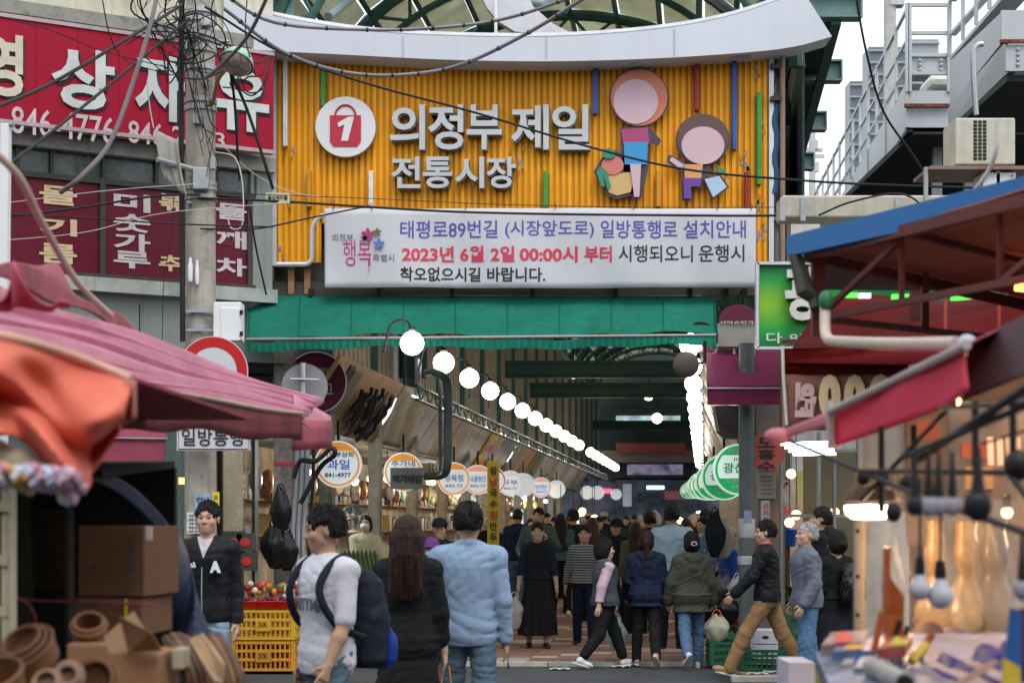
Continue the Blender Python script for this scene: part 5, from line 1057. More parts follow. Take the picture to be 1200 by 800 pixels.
NUM = ['first','second','third','fourth','fifth','sixth','seventh','eighth','ninth','tenth','eleventh','twelfth','thirteenth']
r = random.Random(21)
for side, x20, out in (('left', -2.35, -1), ('right', 2.75, 1)):
    for b in range(12):
        ya = 21.2+b*3.1 if side == 'left' else 19.9+b*3.1; x = AX(x20, ya)
        if side == 'left' or b > 0:
            t = thing('market_stall', '%s stall from the gate on the %s side of the arcade' % (NUM[b], side), 'stall', (x, ya, 0), 'stalls along the arcade')
            xo = lambda d, yy=ya: AX(x20, yy)+out*d
            def sk4(d0, d1, y0, y1, z0, z1): return MB().hull4([(xo(d0,y0),y0,z0),(xo(d1,y0),y0,z0),(xo(d1,y1),y1,z0),(xo(d0,y1),y1,z0)][::(1 if out > 0 else -1)], (0,0,z1-z0))
            obj('back_wall', sk4(2.0, 2.08, ya, ya+3.1, 0, 3.0), BACKW, t); obj('counter', sk4(.12, .85, ya+.2, ya+2.8, .05, .72), DGRY, t); obj('counter_top', sk4(.05, .9, ya+.15, ya+2.85, .72, .76), STEEL, t)
            obj('ceiling_board', sk4(.1, 2.05, ya, ya+3.1, 2.72, 2.75), M('stall_ceiling', (.20,.19,.17), rough=.8), t); obj('pillar', sk4(.0, .16, ya-.1, ya+.1, 0, 3.2), PILM, t); obj('shelf', sk4(1.6, 1.98, ya+.2, ya+2.9, 1.4, 1.43), WOOD, t)
            for q in range(5):
                xx = xo(.48, ya+.5+q*.5); tr = inst('tray', tray_me, (xx, ya+.45+q*.52, .78), None); WL.pop(tr.name)
                tr.rotation_euler = (0, rad(-out*12), PI/2); meta(tr, '%s tray on the %s stall of the %s side' % (['nearest','second','middle','fourth','rear'][q], NUM[b], side), 'tray', 'trays of produce on the stalls')
                pr = bpy.data.objects.new('produce', pile[r.randrange(7)]); COL.objects.link(pr); pr.parent = tr; pr['kind'] = 'stuff'
            obj('shelf', sk4(1.6, 1.98, ya+.2, ya+2.9, 1.9, 1.93), WOOD, t)
            for q in range(7):
                h_ = .1+r.random()*.28; w_ = .16+r.random()*.14; obj('shelf_goods', sk4(1.62, 1.86, ya+.3+q*.37, ya+.3+q*.37+w_, 1.93, 1.93+h_), M('goods_%d' % r.randrange(8), [(.45,.3,.1),(.12,.2,.1),(.5,.45,.4),(.4,.08,.05),(.1,.12,.25),(.55,.5,.12),(.35,.35,.38),(.25,.1,.06)][(q+b) % 8], rough=.5, var=.4, vs=16), t)
            for q in range(4):
                zz = 2.2-.1*r.random(); yy2 = ya+.5+q*.6; obj('hanging_pack', MB().ell((xo(1.1,yy2), yy2, zz), (.09,.11,.17), 10, 7), M('pack_film_%d' % (q % 3), [(.62,.58,.5),(.5,.2,.1),(.2,.3,.12)][q % 3], rough=.35, var=.5, vs=14, bump=.6, bs=20), t, smooth=True)
            for q in range(6): obj('shelf_goods', sk4(1.65, 1.9, ya+.35+q*.42, ya+.6+q*.42, 1.43, 1.55+r.random()*.25), M('goods_%d' % (q % 5), [(.45,.3,.1),(.12,.2,.1),(.5,.45,.4),(.4,.08,.05),(.1,.12,.25)][q % 5], rough=.5), t)
        nb = 3 if b < 5 else 2
        for q in range(nb):
            yy = ya+.5+q*1.0; xx = AX(x20, yy)+out*(.35+.5*r.random()); zz = 2.15+.25*r.random()
            if side == 'right' and b == 0: continue
            l = thing('hanging_bulb', '%s bulb over the %s stall of the %s side' % (['near','middle','rear'][q], NUM[b], side), 'lamp', (xx, yy, zz), 'bulbs hanging over the stalls')
            obj('bulb', MB().ell((xx,yy,zz), .06, 12, 8), WARM if r.random() < .6 else COOLL, l, smooth=True)
            obj('socket', MB().lathe([(.03,0),(.03,.08),(0,.09)], (xx,yy,zz+.05), 8), BLACK, l); obj('flex', MB().tube([(xx,yy,zz+.12),(xx,yy,2.72)], .006, 4), BLACK, l)
            if q == 1:
                bl = bpy.data.objects.new('bulb_light', bpy.data.lights.new('bulb_light', 'POINT')); COL.objects.link(bl); bl.parent = l; bl.location = (0,0,-.12); bl.data.energy = 26; bl.data.color = (1,.74,.45) if b % 3 else (.9,.97,1); bl.data.shadow_soft_size = .1
for i in range(14):
    a = r.random(); p = P((676 if i < 10 else 806)+r.uniform(-20,22), 606+r.uniform(-8,9), 44+i*1.1); l = thing('hanging_bulb', ['first','second','third','fourth','fifth','sixth','seventh','eighth','ninth','tenth','eleventh','twelfth','thirteenth','fourteenth'][i]+' bulb in the bright cluster far back over the '+('left' if i < 10 else 'right')+' stalls', 'lamp', p, 'far bulb clusters'); obj('bulb', MB().ell(p, .11, 10, 6), WARM if i % 3 else COOLL, l, smooth=True); obj('flex', MB().tube([p, p+Vector((0,0,.9))], .01, 4), BLACK, l)
# green bent frame pipe in front of the headers
PGR0 = M('pipe_paint', (.06,.085,.08), rough=.4, dirt=.3)
gp = thing('bent_frame_pipe', 'thick dark green pipe frame bending round below the globe lamps', 'pipe frame', P(523,625,19.8))
obj('pipe', MB().tube(bez([P(500,437,20.4), P(512,437,20), P(524,450,19.8), P(525,500,19.8), P(524,545,19.8), P(518,556,20), P(500,558,20.3)], 7), .05, 12), PGR0, gp, smooth=True)
obj('pipe', MB().tube([P(516,445,20.3), P(516,560,20.3)], .022, 8), PGR0, gp, smooth=True); obj('pipe', MB().tube([P(490,420,20.4), P(490,470,20.6)], .04, 8), GREYM, gp)
# left entrance column with tape, tied black bags and cable bundle
ec = thing('poster_column', 'grey column with peeling posters and cables by the left entrance', 'column', (XP(330,19.6), 19.6, 0))
obj('column_body', MB().bb(XP(322,19.6), XP(344,19.6), 19.5, 19.75, 0, 3.4), M('poster_wall', (.30,.26,.25), rough=.8, var=.5, vs=9, dirt=.4, dc=(.12,.08,.07), ds=9), ec)
obj('red_tape', MB().bb(XP(321,19.49), XP(345,19.49), 19.49, 19.5, ZP(545,19.5), ZP(541,19.5)), RED, ec)
for px in (349, 355, 361, 368): obj('conduit', MB().tube(bez([P(px,475,19.5), P(px-1,560,19.5), P(px-6,640,19.5), P(px-3,770,19.5)], 5), .03 if px % 2 else .02, 8), GREYM if px % 2 else BLACK, ec, smooth=True)
obj('cable_coil', MB().tube(bez([P(344,560,19.3), P(352,540,19.3), P(370,540,19.2), P(388,525,19.2), P(392,533,19.2), P(375,548,19.3), P(352,590,19.3)], 6), .03, 6), BLACK, ec, smooth=True)
BAGB = M('black_plastic', (.012,.012,.014), rough=.25, var=.2, bump=.6, bs=20)
def bag(label, c, r_, h_, mat, par=None, handle=None, name='carrier_bag', cat='bag', seed=1, parts=True):
    c = Vector(c); t = thing(name, label, cat, c-Vector((0,0,h_/2))); rr = random.Random(seed); ph = [rr.uniform(0,6) for _ in range(4)]
    def f(u, v):
        a = 2*PI*u; rad_ = (math.sin(min(1, v*1.25+.12)*PI*.5+0)**.7 if v < .55 else (1-(v-.55)/.45*.72)); k = rad_*(1+.10*math.sin(a*5+ph[0]+v*6)+.06*math.sin(a*11+ph[1]-v*9))
        return c+Vector((math.cos(a)*r_*k, math.sin(a)*r_*.6*k, -h_/2+h_*v+.02*math.sin(a*3+ph[2])*v))
    obj('sack', MB().grid(f, 30, 14), mat, t, smooth=True, solid=.003)
    hm = handle or mat; top = c+Vector((0,0,h_/2))
    obj('handle', MB().tube(arc(top+Vector((0,-.01,-.02)), r_*.35, 0, 180, 8, uy=(0,0,1.6)), .008, 5), hm, t, smooth=True); return t
for i, (px, py, r_, h_) in enumerate(((329,600,.12,.55),(322,640,.16,.5),(336,645,.13,.45))): bag(['tall black plastic bag hanging highest on the poster column','crumpled black bag hanging at the left of the poster column','crumpled black bag hanging at the right of the poster column'][i], P(px,py,19.2), r_, h_, BAGB, seed=i)
# ---------------------------------------------------------------- fruit crates, trays and boxes left of the entrance
CRY = M('yellow_crate', (.62,.36,.03), rough=.5, var=.1, dirt=.2, dc=(.35,.2,.05), rnd=.1); CRO = M('orange_crate', (.60,.26,.03), rough=.5, dirt=.2, rnd=.1); CRG = M('green_crate', (.02,.13,.07), rough=.5, dirt=.2)
def crate(label, x, y, z, mat, W_=.62, D_=.42, H_=.32, grp='stacked plastic crates', rz=0, plate=None):
    t = thing('plastic_crate', label, 'crate', (x, y, z), grp)
    def wall(ax, s):
        mb = MB(); L = W_ if ax == 0 else D_; n = 13 if ax == 0 else 9; o = s*(D_ if ax == 0 else W_)/2
        def q(a0, a1, z0, z1, th=.012):
            if ax == 0: mb.bb(x+a0, x+a1, y+o-th/2, y+o+th/2, z+z0, z+z1)
            else: mb.bb(x+o-th/2, x+o+th/2, y+a0, y+a1, z+z0, z+z1)
        for zz in (0, H_*.33, H_*.62, H_-.035): q(-L/2, L/2, zz, zz+.03, .022)
        for i in range(n+1): a = -L/2+L*i/n; q(a-.008, a+.008, 0, H_-.01)
        q(-L/2, -L/2+.035, 0, H_, .03); q(L/2-.035, L/2, 0, H_, .03); return obj('lattice_side', mb, mat, t)
    for ax in (0, 1):
        for s in (-1, 1): wall(ax, s)
    obj('base', MB().bb(x-W_/2, x+W_/2, y-D_/2, y+D_/2, z, z+.012), mat, t)
    if plate: obj('number_plate', MB().bb(x-.08, x+.08, y-D_/2-.03, y-D_/2-.012, z+H_*.3, z+H_*.68), mat, t); text(plate, t, INK, (x-.05, y-D_/2-.031, z+H_*.42), (1,0,0), (0,0,1), .1, .06, depth=.002)
    return t
for i, (px, z, m) in enumerate(((312,.03,CRO),(312,.36,CRY))): crate(['orange lattice crate at the bottom of the front stack','yellow lattice crate at the top of the front stack'][i], XP(px,18.3), 18.3, z, m, W_=.66, plate='30K')
for i, (z, m) in enumerate(((.03,CRO),(.36,CRO))): crate(['orange crate at the bottom of the rear stack','orange crate at the top of the rear stack'][i], XP(338,18.85), 18.85, z, m, W_=.5)
crate('orange crate hidden half behind the man in the black jacket', XP(272,18.6), 18.6, .03, CRO)
REDT = M('red_tray', (.60,.02,.02), rough=.35, var=.05); PLUM = M('plum', (.16,.01,.03), rough=.25, var=.3); 
for i, px in enumerate((291, 313, 335)):
    c = P(px,712,18.35); t = thing('fruit_tray', ['left','middle','right'][i]+' red plastic tray heaped with dark plums on the crates', 'tray', c, 'red trays of plums')
    obj('dish', MB().lathe([(.0,0),(.11,0),(.15,.07),(.16,.075),(.155,.08),(.10,.015),(0,.012)], c+Vector((0,0,-.0)), 18, sq=(1.05,.8)), REDT, t, smooth=True)
    rr = random.Random(i)
    for q in range(16): a = rr.uniform(0,6.28); d = rr.uniform(0,.09); obj('plum', MB().ell(c+Vector((d*math.cos(a), d*.8*math.sin(a), .06+.045*rr.random())), .027, 8, 6), PLUM, t, smooth=True)
for i, (x0, y0, x1, y1) in enumerate(((278,625,292,645),(279,647,294,668),(262,622,280,648))):
    t = thing('fruit_carton', ['upper printed fruit carton leaning by the brass pillar','lower printed fruit carton leaning by the brass pillar','dark fruit carton behind the man in the black jacket'][i], 'box', P((x0+x1)/2,y1,19.0)); obj('carton_body', MB().bb(XP(x0,19), XP(x1+4,19), 18.95, 19.25, ZP(y1,19), ZP(y0,19)), M('dark_green_print', (.05,.06,.045)), t); obj('printed_apple', MB().ell(P((x0+x1)/2+2,(y0+y1)/2,18.94), (.06,.004,.05), 12, 8), M('apple_print', (.5,.03,.03)), t)
pg = thing('fruit_pile', 'mixed wrapped fruit on a rack behind the red trays', 'fruit', P(325,690,18.9)); rr = random.Random(4)
obj('rack', MB().bb(XP(285,18.9), XP(352,18.9), 18.7, 19.2, ZP(704,18.9), ZP(701,18.9)), WOOD, pg)
for q in range(34): obj('fruit', MB().ell(P(rr.uniform(288,350),rr.uniform(684,700),18.9+rr.uniform(-.15,.15)), .04, 8, 6), M(rr.choice(['orange_fruit','red_apples','pale_radish','green_leaf'])), pg, smooth=True)
# the slanting rack of leeks / cucumbers behind the white T-shirt
cr = thing('slanted_rack', 'slanted rack of dark green cucumbers lit yellow behind the man in the white T-shirt', 'display rack', P(440,720,20.3))
obj('rack_board', MB().hull4([P(405,690,20.2), P(437,690,20.2), P(432,652,20.8), P(400,652,20.8)], (0,0,-.03)), M('tan_board', (.5,.36,.16)), cr)
for q in range(8): x = 408+q*5; obj('cucumber', MB().tube(bez([P(x-4,648,20.75)+Vector((0,0,.03)), P(x+1,668,20.5)+Vector((0,-.02,.03)), P(x+5,688,20.2)+Vector((0,-.02,.03))], 4), [.012]+[.026]*7+[.012], 8), M('cucumber_skin', (.05,.10,.02), rough=.4, var=.4, vs=14), cr, smooth=True)
obj('lit_bin', MB().lathe([(0,0),(.16,0),(.2,.2),(.21,.2),(.21,.23),(.19,.23)], P(436,712,20.3), 16), M('yellow_bin', (.65,.45,.1), rough=.4), cr, smooth=True)
yt = thing('yellow_tarp', 'yellow cloth draped below the cucumber rack', 'cloth', P(385,690,20.4)); obj('cloth_fold', MB().grid(lambda u, v: P(368+36*u, 640+44*u*.6+v*30, 20.4+.05*math.sin(u*12)), 14, 8), M('yellow_cloth', (.70,.42,.04), rough=.7), yt, smooth=True, solid=.006)
fn = thing('desk_fan', 'small blue electric fan on the counter beside the masked vendor', 'fan', P(414,615,22.3))
obj('guard', MB().tube([P(414,604,22.3)+Vector((.14*math.cos(a),0,.14*math.sin(a))) for a in [2*PI*i/24 for i in range(24)]], .008, 5, closed=True), GREYM, fn)
for q in range(12): a = 2*PI*q/12; obj('wire', MB().tube([P(414,604,22.26), P(414,604,22.3)+Vector((.14*math.cos(a),0,.14*math.sin(a)))], .003, 4), GREYM, fn)
for q in range(4): a = PI/2*q+.4; obj('blade', MB().prism([(.02,0),(.11,-.03),(.12,.03),(.05,.05)], P(414,604,22.32), (math.cos(a),0,math.sin(a)), (-math.sin(a),0,math.cos(a)), .008), M('fan_blue', (.08,.28,.36), rough=.3), fn)
obj('hub', MB().ell(P(414,604,22.27), (.03,.05,.03), 10, 8), WHITEP, fn); obj('stand', MB().lathe([(0,0),(.09,0),(.02,.03),(.018,.15)], P(414,623,22.35), 12), WHITEP, fn, smooth=True)
ys = thing('menu_banner', 'narrow upright yellow and red menu banner among the left stalls', 'banner', P(578,640,23))
obj('banner_strip', MB().bb(XP(571,23), XP(585,23), 23, 23.02, ZP(640,23), ZP(540,23)), M('menu_yellow', (.58,.42,.03)), ys)
for q, ch in enumerate('장날국수집만두'[:7]): text(ch, ys, RED if q % 3 == 1 else INK, P(574,556+q*13,22.99), (1,0,0), (0,0,1), .10, .11, bold=.02)
# ---------------------------------------------------------------- right of the gate
post = thing('gate_post', 'dark grey green round steel post with a collar right of the gate', 'post', (XP(875,18.6), 18.6, 0))
PGR = M('post_paint', (.085,.10,.10), rough=.4, dirt=.35, dc=(.2,.14,.08))
px_ = XP(875,18.6); obj('shaft', MB().tube([(px_,18.6,.03),(px_,18.6,3.55)], .088, 20), PGR, post, smooth=True)
obj('collar', MB().lathe([(.09,0),(.10,.01),(.10,.09),(.09,.1)], (px_,18.6,ZP(662,18.6)), 20), GREYM, post, smooth=True); obj('taped_wrap', MB().lathe([(.09,0),(.093,.005),(.093,.2),(.09,.21)], (px_,18.6,ZP(630,18.6)), 20), M('tape_grey', (.40,.40,.40), dirt=.4), post, smooth=True)
obj('sticker', MB().bb(px_-.04, px_+.04, 18.505, 18.515, ZP(612,18.6), ZP(598,18.6)), M('sticker_blue', (.2,.25,.35)), post)
nc = thing('notice_column', 'brown grey square column with pasted notices beside the round post', 'column', (XP(901,19.2), 19.2, 0))
obj('column_body', MB().bb(XP(887,19.2), XP(912,19.2), 19.1, 19.4, .03, 3.6), M('column_brown', (.20,.165,.15), rough=.7, dirt=.3), nc)
n1 = obj('paper_notice', MB().bb(XP(888,19.05), XP(909,19.05), 19.05, 19.09, ZP(584,19.05), ZP(553,19.05)), M('old_notice', (.36,.33,.30), rough=.8), nc)
for q in range(5): text('이용안내문 시장상인회', n1, INKG, P(891,559+q*5,19.045), (1,0,0), (0,0,1), .14, .018, depth=.002, bold=0)
n2 = obj('paper_notice', MB().bb(XP(892,19.05), XP(902,19.05), 19.05, 19.09, ZP(622,19.05), ZP(586,19.05)), M('white_notice', (.55,.53,.55), rough=.8), nc)
for q, ch in enumerate('산지직송'): text(ch, n2, RED if q < 2 else NAVYP, P(894,596+q*8,19.045), (1,0,0), (0,0,1), .06, .06, depth=.002, bold=.02)
oc = thing('coral_disc_sign', 'coral red round sign with stacked black lettering above the pasted notices', 'sign', P(898,551,18.7))
obj('disc', MB().prism(circ(22*18.7/F,40), P(898,529,18.7), (1,0,0), (0,0,1), .05), M('coral', (.50,.11,.08), rough=.45, dirt=.1), oc)
for q, ch in enumerate('도흥수'): text(ch, oc, INK, P(888,524+q*14,18.64), (1,0,0), (0,0,1), .19, .11, bold=.02)
ma = thing('magenta_awning', 'plum coloured awning with a folded valance right of the gate', 'awning', P(870,475,18.3))
MAG = M('plum_canvas', (.15,.022,.06), rough=.75, spec=.1, var=.1, trans=.1, dirt=.1)
obj('canopy', MB().grid(lambda u, v: P(828+86*u, 413+41*v, 18.9-.7*v)+Vector((0,0,-.02*math.sin(v*PI))), 8, 6), MAG, ma, smooth=True, solid=.006); obj('valance', MB().grid(lambda u, v: P(829+85*u, 456+18*v, 18.19+.01*math.sin(u*30)*v), 30, 3), MAG, ma, smooth=True)
obj('front_tube', MB().tube([P(828,455,18.18), P(914,455,18.18)], .012, 6), M('awning_tube'), ma)
obj('canopy', MB().grid(lambda u, v: P(815+100*u, 398+16*v, 19.2-.3*v), 6, 3), M('plum_dark', (.10,.015,.04), rough=.6), ma, smooth=True, solid=.006); text('9  1  1', ma, PNK, P(832,415,18.85), (1,0,0), (0,0,1), .5, .10)
cs = thing('domed_sign', 'maroon and grey dome topped lightbox sign beside the green awning', 'sign', P(865,405,18.9))
prof = [(-24,0),(24,0),(24,26)]+[(24*math.cos(a), 26+20*math.sin(a)) for a in [PI*i/10 for i in range(1,10)]]+[(-24,26)]
kk = 18.9/F; obj('grey_face', MB().prism([(x*kk,y*kk) for x,y in [(-24,0),(20,0),(22,4),(22,27),(-24,27)]], P(864,407,18.9), (1,0,0), (0,0,1), .1), M('aged_grey', (.34,.32,.29), dirt=.4), cs)
obj('maroon_face', MB().prism([(x*kk,y*kk) for x,y in [(-22,27),(22,27),(22,34)]+[(22*math.cos(a), 32+17*math.sin(a)) for a in [PI*i/10 for i in range(0,11)]]], P(864,407,18.9), (1,0,0), (0,0,1), .11), M('maroon_face', (.13,.02,.05), dirt=.2), cs)
text('시아슈반크', cs, OFFW, P(843,380,18.78), (1,0,0), (0,0,1), .38, .04)
cm_ = thing('convex_mirror', 'brown round back of a convex mirror in front of the right lamp row', 'mirror', P(804,442,18.5))
obj('mirror_back', MB().lathe([(0,.05),(.08,.045),(.135,.02),(.145,0),(.14,-.01),(0,-.01)], P(804,427,18.5), 28, Matrix.Rotation(rad(90),3,'X')), M('mirror_brown', (.09,.075,.06), rough=.5), cm_, smooth=True); obj('bracket', MB().tube([P(814,427,18.52),P(826,424,18.6),P(826,400,18.6)], .02, 6), BLACK, cm_)
ub = thing('brown_alcove', 'dark curved hoarding under the plum awning', 'hoarding', P(870,512,19.3))
obj('hoarding_board', MB().prism([((x-600)*.00965,(610-y)*.00965) for x,y in [(838,475),(912,475),(912,514),(852,513),(843,505)]][::-1], (0,19.3,EYE), (1,0,0), (0,0,1), -.3), M('hoarding', (.085,.07,.065), rough=.6, var=.4, vs=2), ub)
# boards of the right stalls leaning over the aisle
r = random.Random(31); y = 20.0; i = 0
RH = [STNL, FAB, BRS, FAB, STNL, PLY, FAB, BRS]
while y < 60:
    w = r.uniform(2.2,3.4); m = RH[i % 8]; t = thing('stall_header', 'leaning header board over the right hand stalls, %s from the gate' % NUM[min(12,i)], 'header board', (AX(2.75,y), y, 3))
    hpanel('board', t, y, y+w*.96, m, 0, 1, 0, .04, -1, x20=2.75, dx=.55, z0=2.7, z1=3.95); hpanel('yellow_edge', t, y, y+w*.96, M('yellow_edge', (.45,.32,.05)), -.04, .0, .0, .05, -1, x20=2.75, dx=.55, z0=2.7, z1=3.95)
    y += w; i += 1
    if i > 12: break
# green shop sign
gn = thing('green_shop_sign', 'glossy green shop sign with a lime centre and white raised lettering right of the banner', 'sign', P(960,407,17.6)); gy = 17.6
GS = bpy.data.materials.new('green_gradient_print'); GS.use_nodes = True; n = GS.node_tree.nodes; l = GS.node_tree.links; tc = n.new('ShaderNodeTexCoord'); mp_ = n.new('ShaderNodeMapping'); mp_.inputs['Location'].default_value = (.45,0,.02); mp_.inputs['Scale'].default_value = (.75,.01,2.1)
gr = n.new('ShaderNodeTexGradient'); gr.gradient_type = 'SPHERICAL'; rp_ = n.new('ShaderNodeValToRGB'); rp_.color_ramp.elements[0].color = (.005,.16,.05,1); rp_.color_ramp.elements[1].color = (.30,.60,.03,1); e = rp_.color_ramp.elements.new(.45); e.color = (.02,.36,.06,1)
l.new(tc.outputs['Object'], mp_.inputs[0]); l.new(mp_.outputs[0], gr.inputs[0]); l.new(gr.outputs['Fac'], rp_.inputs[0]); l.new(rp_.outputs[0], n['Principled BSDF'].inputs['Base Color']); n['Principled BSDF'].inputs['Roughness'].default_value = .25
ff = obj('sign_face', MB().bb(XP(888,gy), XP(1110,gy), gy-.12, gy, ZP(406,gy), ZP(310,gy)), GS, gn); 
me = ff.data; o0 = Vector((XP(950,gy), gy, ZP(358,gy))); d = WL[ff.name]-o0
for v in me.vertices: v.co += d
ff.location = -d
for a, b in ((P(887,408,gy-.13),P(887,308,gy-.13)),(P(887,408,gy-.13),P(1110,408,gy-.13)),(P(887,309,gy-.13),P(1110,309,gy-.13))): obj('frame', MB().bar(a, b, .03, .1, up=(0,1,0)), FRM, gn)
text('광', gn, M('letter_shadow', (.03,.06,.03)), P(921,379,gy-.14), (1,0,0), (0,0,1), .36, .55, bold=.04, depth=.05, name='letter'); text('광', gn, OFFW, P(919,376,gy-.2), (1,0,0), (0,0,1), .36, .55, bold=.04, depth=.05, name='letter'); text('다-8호', gn, OFFW, P(898,402,gy-.14), (1,0,0), (0,0,1), .5, .11)
# ---------------------------------------------------------------- right of the arcade: low building, duct, walkway, far towers
rbld = thing('side_building', 'pale low building behind the green shop sign and beige duct', 'building', (6, 20.5, 0))
obj('wall', MB().bb(3.15, 12, 20.4, 20.6, 0, ZP(258,20.4)), M('pale_tile', (.42,.43,.42), rough=.7, dirt=.3, streak=.3), rbld); obj('parapet', MB().bb(3.1, 12, 20.3, 20.6, ZP(258,20.3), ZP(250,20.3)), CONC, rbld)
for px in (914, 921): obj('frame_post', MB().bb(XP(px,19.9), XP(px+4,19.9), 19.85, 19.95, 0, ZP(235,19.9)), M('brown_frame', (.16,.12,.08)), rbld)
obj('white_panel', MB().bb(XP(926,19.9), XP(960,19.9), 19.86, 19.92, ZP(310,19.9), ZP(258,19.9)), OFFW, rbld)
rp2 = thing('rusty_pipe', 'tall thin rusty upright pipe just right of the yellow sign frame', 'pipe', (XP(917,19.5), 19.5, 0)); obj('pipe_body', MB().tube([(XP(917,19.5),19.5,.03),(XP(917,19.5),19.5,ZP(58,19.5))], .03, 8), M('rust_pipe', (.30,.20,.15), dirt=.5), rp2)
obj('blue_hose', MB().tube([P(909+2*math.sin(i*1.3),110+i*9,19.55) for i in range(14)], .035, 6), M('blue_hose', (.03,.10,.22), dirt=.5), rp2, smooth=True)
for py in (63, 78, 116): obj('insulator', MB().box(P(909,py,19.5), (.12,.08,.05)), DALU, rp2)
du = thing('beige_duct', 'beige sheet metal duct running level to the right behind the blue edged canopy', 'duct', P(1040,262,17.5))
obj('duct_body', MB().bb(XP(913,17.5), XP(1230,17.5), 17.3, 17.7, ZP(259,17.5), ZP(233,17.5)), M('duct_beige', (.50,.47,.38), rough=.5, dirt=.25, streak=.2), du, bevel=.02)
for px in (917, 941, 1052, 1150): obj('duct_strap', MB().bb(XP(px-3,17.29), XP(px+3,17.29), 17.28, 17.3, ZP(259,17.3), ZP(232,17.3)), GREYM, du)
ov = thing('elevated_walkway', 'grey steel elevated walkway with railings rising to the upper right', 'walkway', (7, 30, 0))
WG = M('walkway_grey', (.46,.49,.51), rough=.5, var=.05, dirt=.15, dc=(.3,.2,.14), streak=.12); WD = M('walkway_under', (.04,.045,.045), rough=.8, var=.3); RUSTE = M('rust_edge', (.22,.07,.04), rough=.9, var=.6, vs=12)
def seg(name, ax, ay, bx, by, Ya, Yb, dz, dx, m):   # a beam from pixel a (depth Ya) to pixel b (depth Yb), dz tall dx wide
    a = P(ax, ay, Ya); b = P(bx, by, Yb); return obj(name, MB().hull4([a, b, b+Vector((dx,0,0)), a+Vector((dx,0,0))], (0,0,-dz)), m, ov)
YA, YB = 27.0, 56.0       # far run: from its cut end (1113, ..) back to (962, ..)
def far(py): v = Vector((1063, py)); vpx, vpy = 765, 610; s = YA/YB; return vpx+(1063-vpx)*s, vpy+(py-vpy)*s
def run(name, py, dz, dx, m, px=1063, ya=YA, yb=YB):
    s = ya/yb; a = P(px, py, ya); b = P(765+(px-765)*s, 610+(py-610)*s, yb); return obj(name, MB().hull4([a,b,b+Vector((dx,0,0)),a+Vector((dx,0,0))], (0,0,-dz)), m, ov)
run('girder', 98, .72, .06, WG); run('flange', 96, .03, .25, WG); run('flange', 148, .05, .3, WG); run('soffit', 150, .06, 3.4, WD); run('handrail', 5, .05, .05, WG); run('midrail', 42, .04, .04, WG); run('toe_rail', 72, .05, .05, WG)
for i in range(24):
    y = YA+i*1.22; s = YA/y; pxx, f_ = 765+298*s, lambda py: 610+(py-610)*s
    a = P(pxx, f_(5), y); b = P(pxx, f_(98), y); obj('baluster', MB().bar(a, b, .05, .05), WG, ov)
    if i % 2 == 0: a = P(pxx-.5, f_(100), y); b = P(pxx-.5, f_(150), y); obj('stiffener', MB().bar(a, b, .1, .04), WG, ov)
def face(name, x0, y0, x1, y1, Y, m, th=.06): return obj(name, MB().bb(XP(x0,Y), XP(x1,Y), Y-th/2, Y+th/2, ZP(y1,Y), ZP(y0,Y)), m, ov)
for a in ((1063,4,1114,8),(1063,37,1114,41),(1061,63,1114,67),(1061,84,1114,88),(1061,107,1114,126),(1063,128,1113,150)): face('end_beam', *a, 27, WG)
face('end_plate', 1064, 67, 1112, 84, 27.05, WG); 
for px in (1063,1066,1112): face('end_post', px-2, 4, px+2, 108, 26.95, WG)
for x, y in ((1078,71),(1078,76),(1078,82),(1103,71),(1103,76),(1103,82)): obj('rivet', MB().ell(P(x,y,26.98), .03, 8, 5), WG, ov, smooth=True)
face('rust_lip', 1060, 122, 1113, 126, 26.9, RUSTE)
# near run: from (1113..) at depth 26 up to the cut end at the right
for nm, q in {'near_girder':((1113,72),(1174,14),(1174,50),(1113,126)),'near_flange':((1110,128),(1176,52),(1182,84),(1112,152)),'near_handrail':((1113,-2),(1150,-45),(1150,-42),(1113,2)),'near_midrail':((1113,38),(1190,-48),(1190,-45),(1113,42))}.items():
    obj(nm, MB().hull4([P(q[0][0],q[0][1],26),P(q[1][0],q[1][1],21.5),P(q[2][0],q[2][1],21.5),P(q[3][0],q[3][1],26)], (.1,.02,0)), WG, ov)
a = P(1113,66,26); b = P(1176,-8,21.5); obj('near_toe_channel', MB().hull4([a,b,b+Vector((.3,0,0)),a+Vector((.3,0,0))], (0,0,-.06)), WG, ov)
for i in range(5): t = i/4.; a = P(1113+62*t, 66-74*t, 26-4.5*t); obj('baluster', MB().bar(a, a+Vector((0,0,1.1)), .05, .05), WG, ov)
face('cut_end', 1173, 13, 1230, 48, 21.5, WG); face('cut_end_web', 1178, 53, 1230, 84, 21.4, WG); face('rust_lip', 1172, 47, 1230, 51, 21.35, RUSTE)
for y in (58,64,70,76): obj('rivet', MB().ell(P(1193,y,21.36), .025, 8, 5), WG, ov, smooth=True)
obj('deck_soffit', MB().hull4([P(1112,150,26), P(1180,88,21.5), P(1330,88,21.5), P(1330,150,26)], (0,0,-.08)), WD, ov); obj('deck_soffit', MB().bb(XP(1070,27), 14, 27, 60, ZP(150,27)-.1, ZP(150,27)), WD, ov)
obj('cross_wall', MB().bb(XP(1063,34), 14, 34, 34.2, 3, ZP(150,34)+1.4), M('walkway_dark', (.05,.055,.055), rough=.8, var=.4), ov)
for px in (1098, 1135, 1160): obj('support_leg', MB().bar(P(px,95 if px > 1100 else 150,28), (XP(px,28),28,0), .14, .14), WG, ov)
obj('bent_pipe', MB().tube(bez([P(1144,135,21), P(1141,90,21), P(1141,62,21), P(1146,53,21), P(1152,52,21)], 5), .035, 8), GREYM, ov, smooth=True)
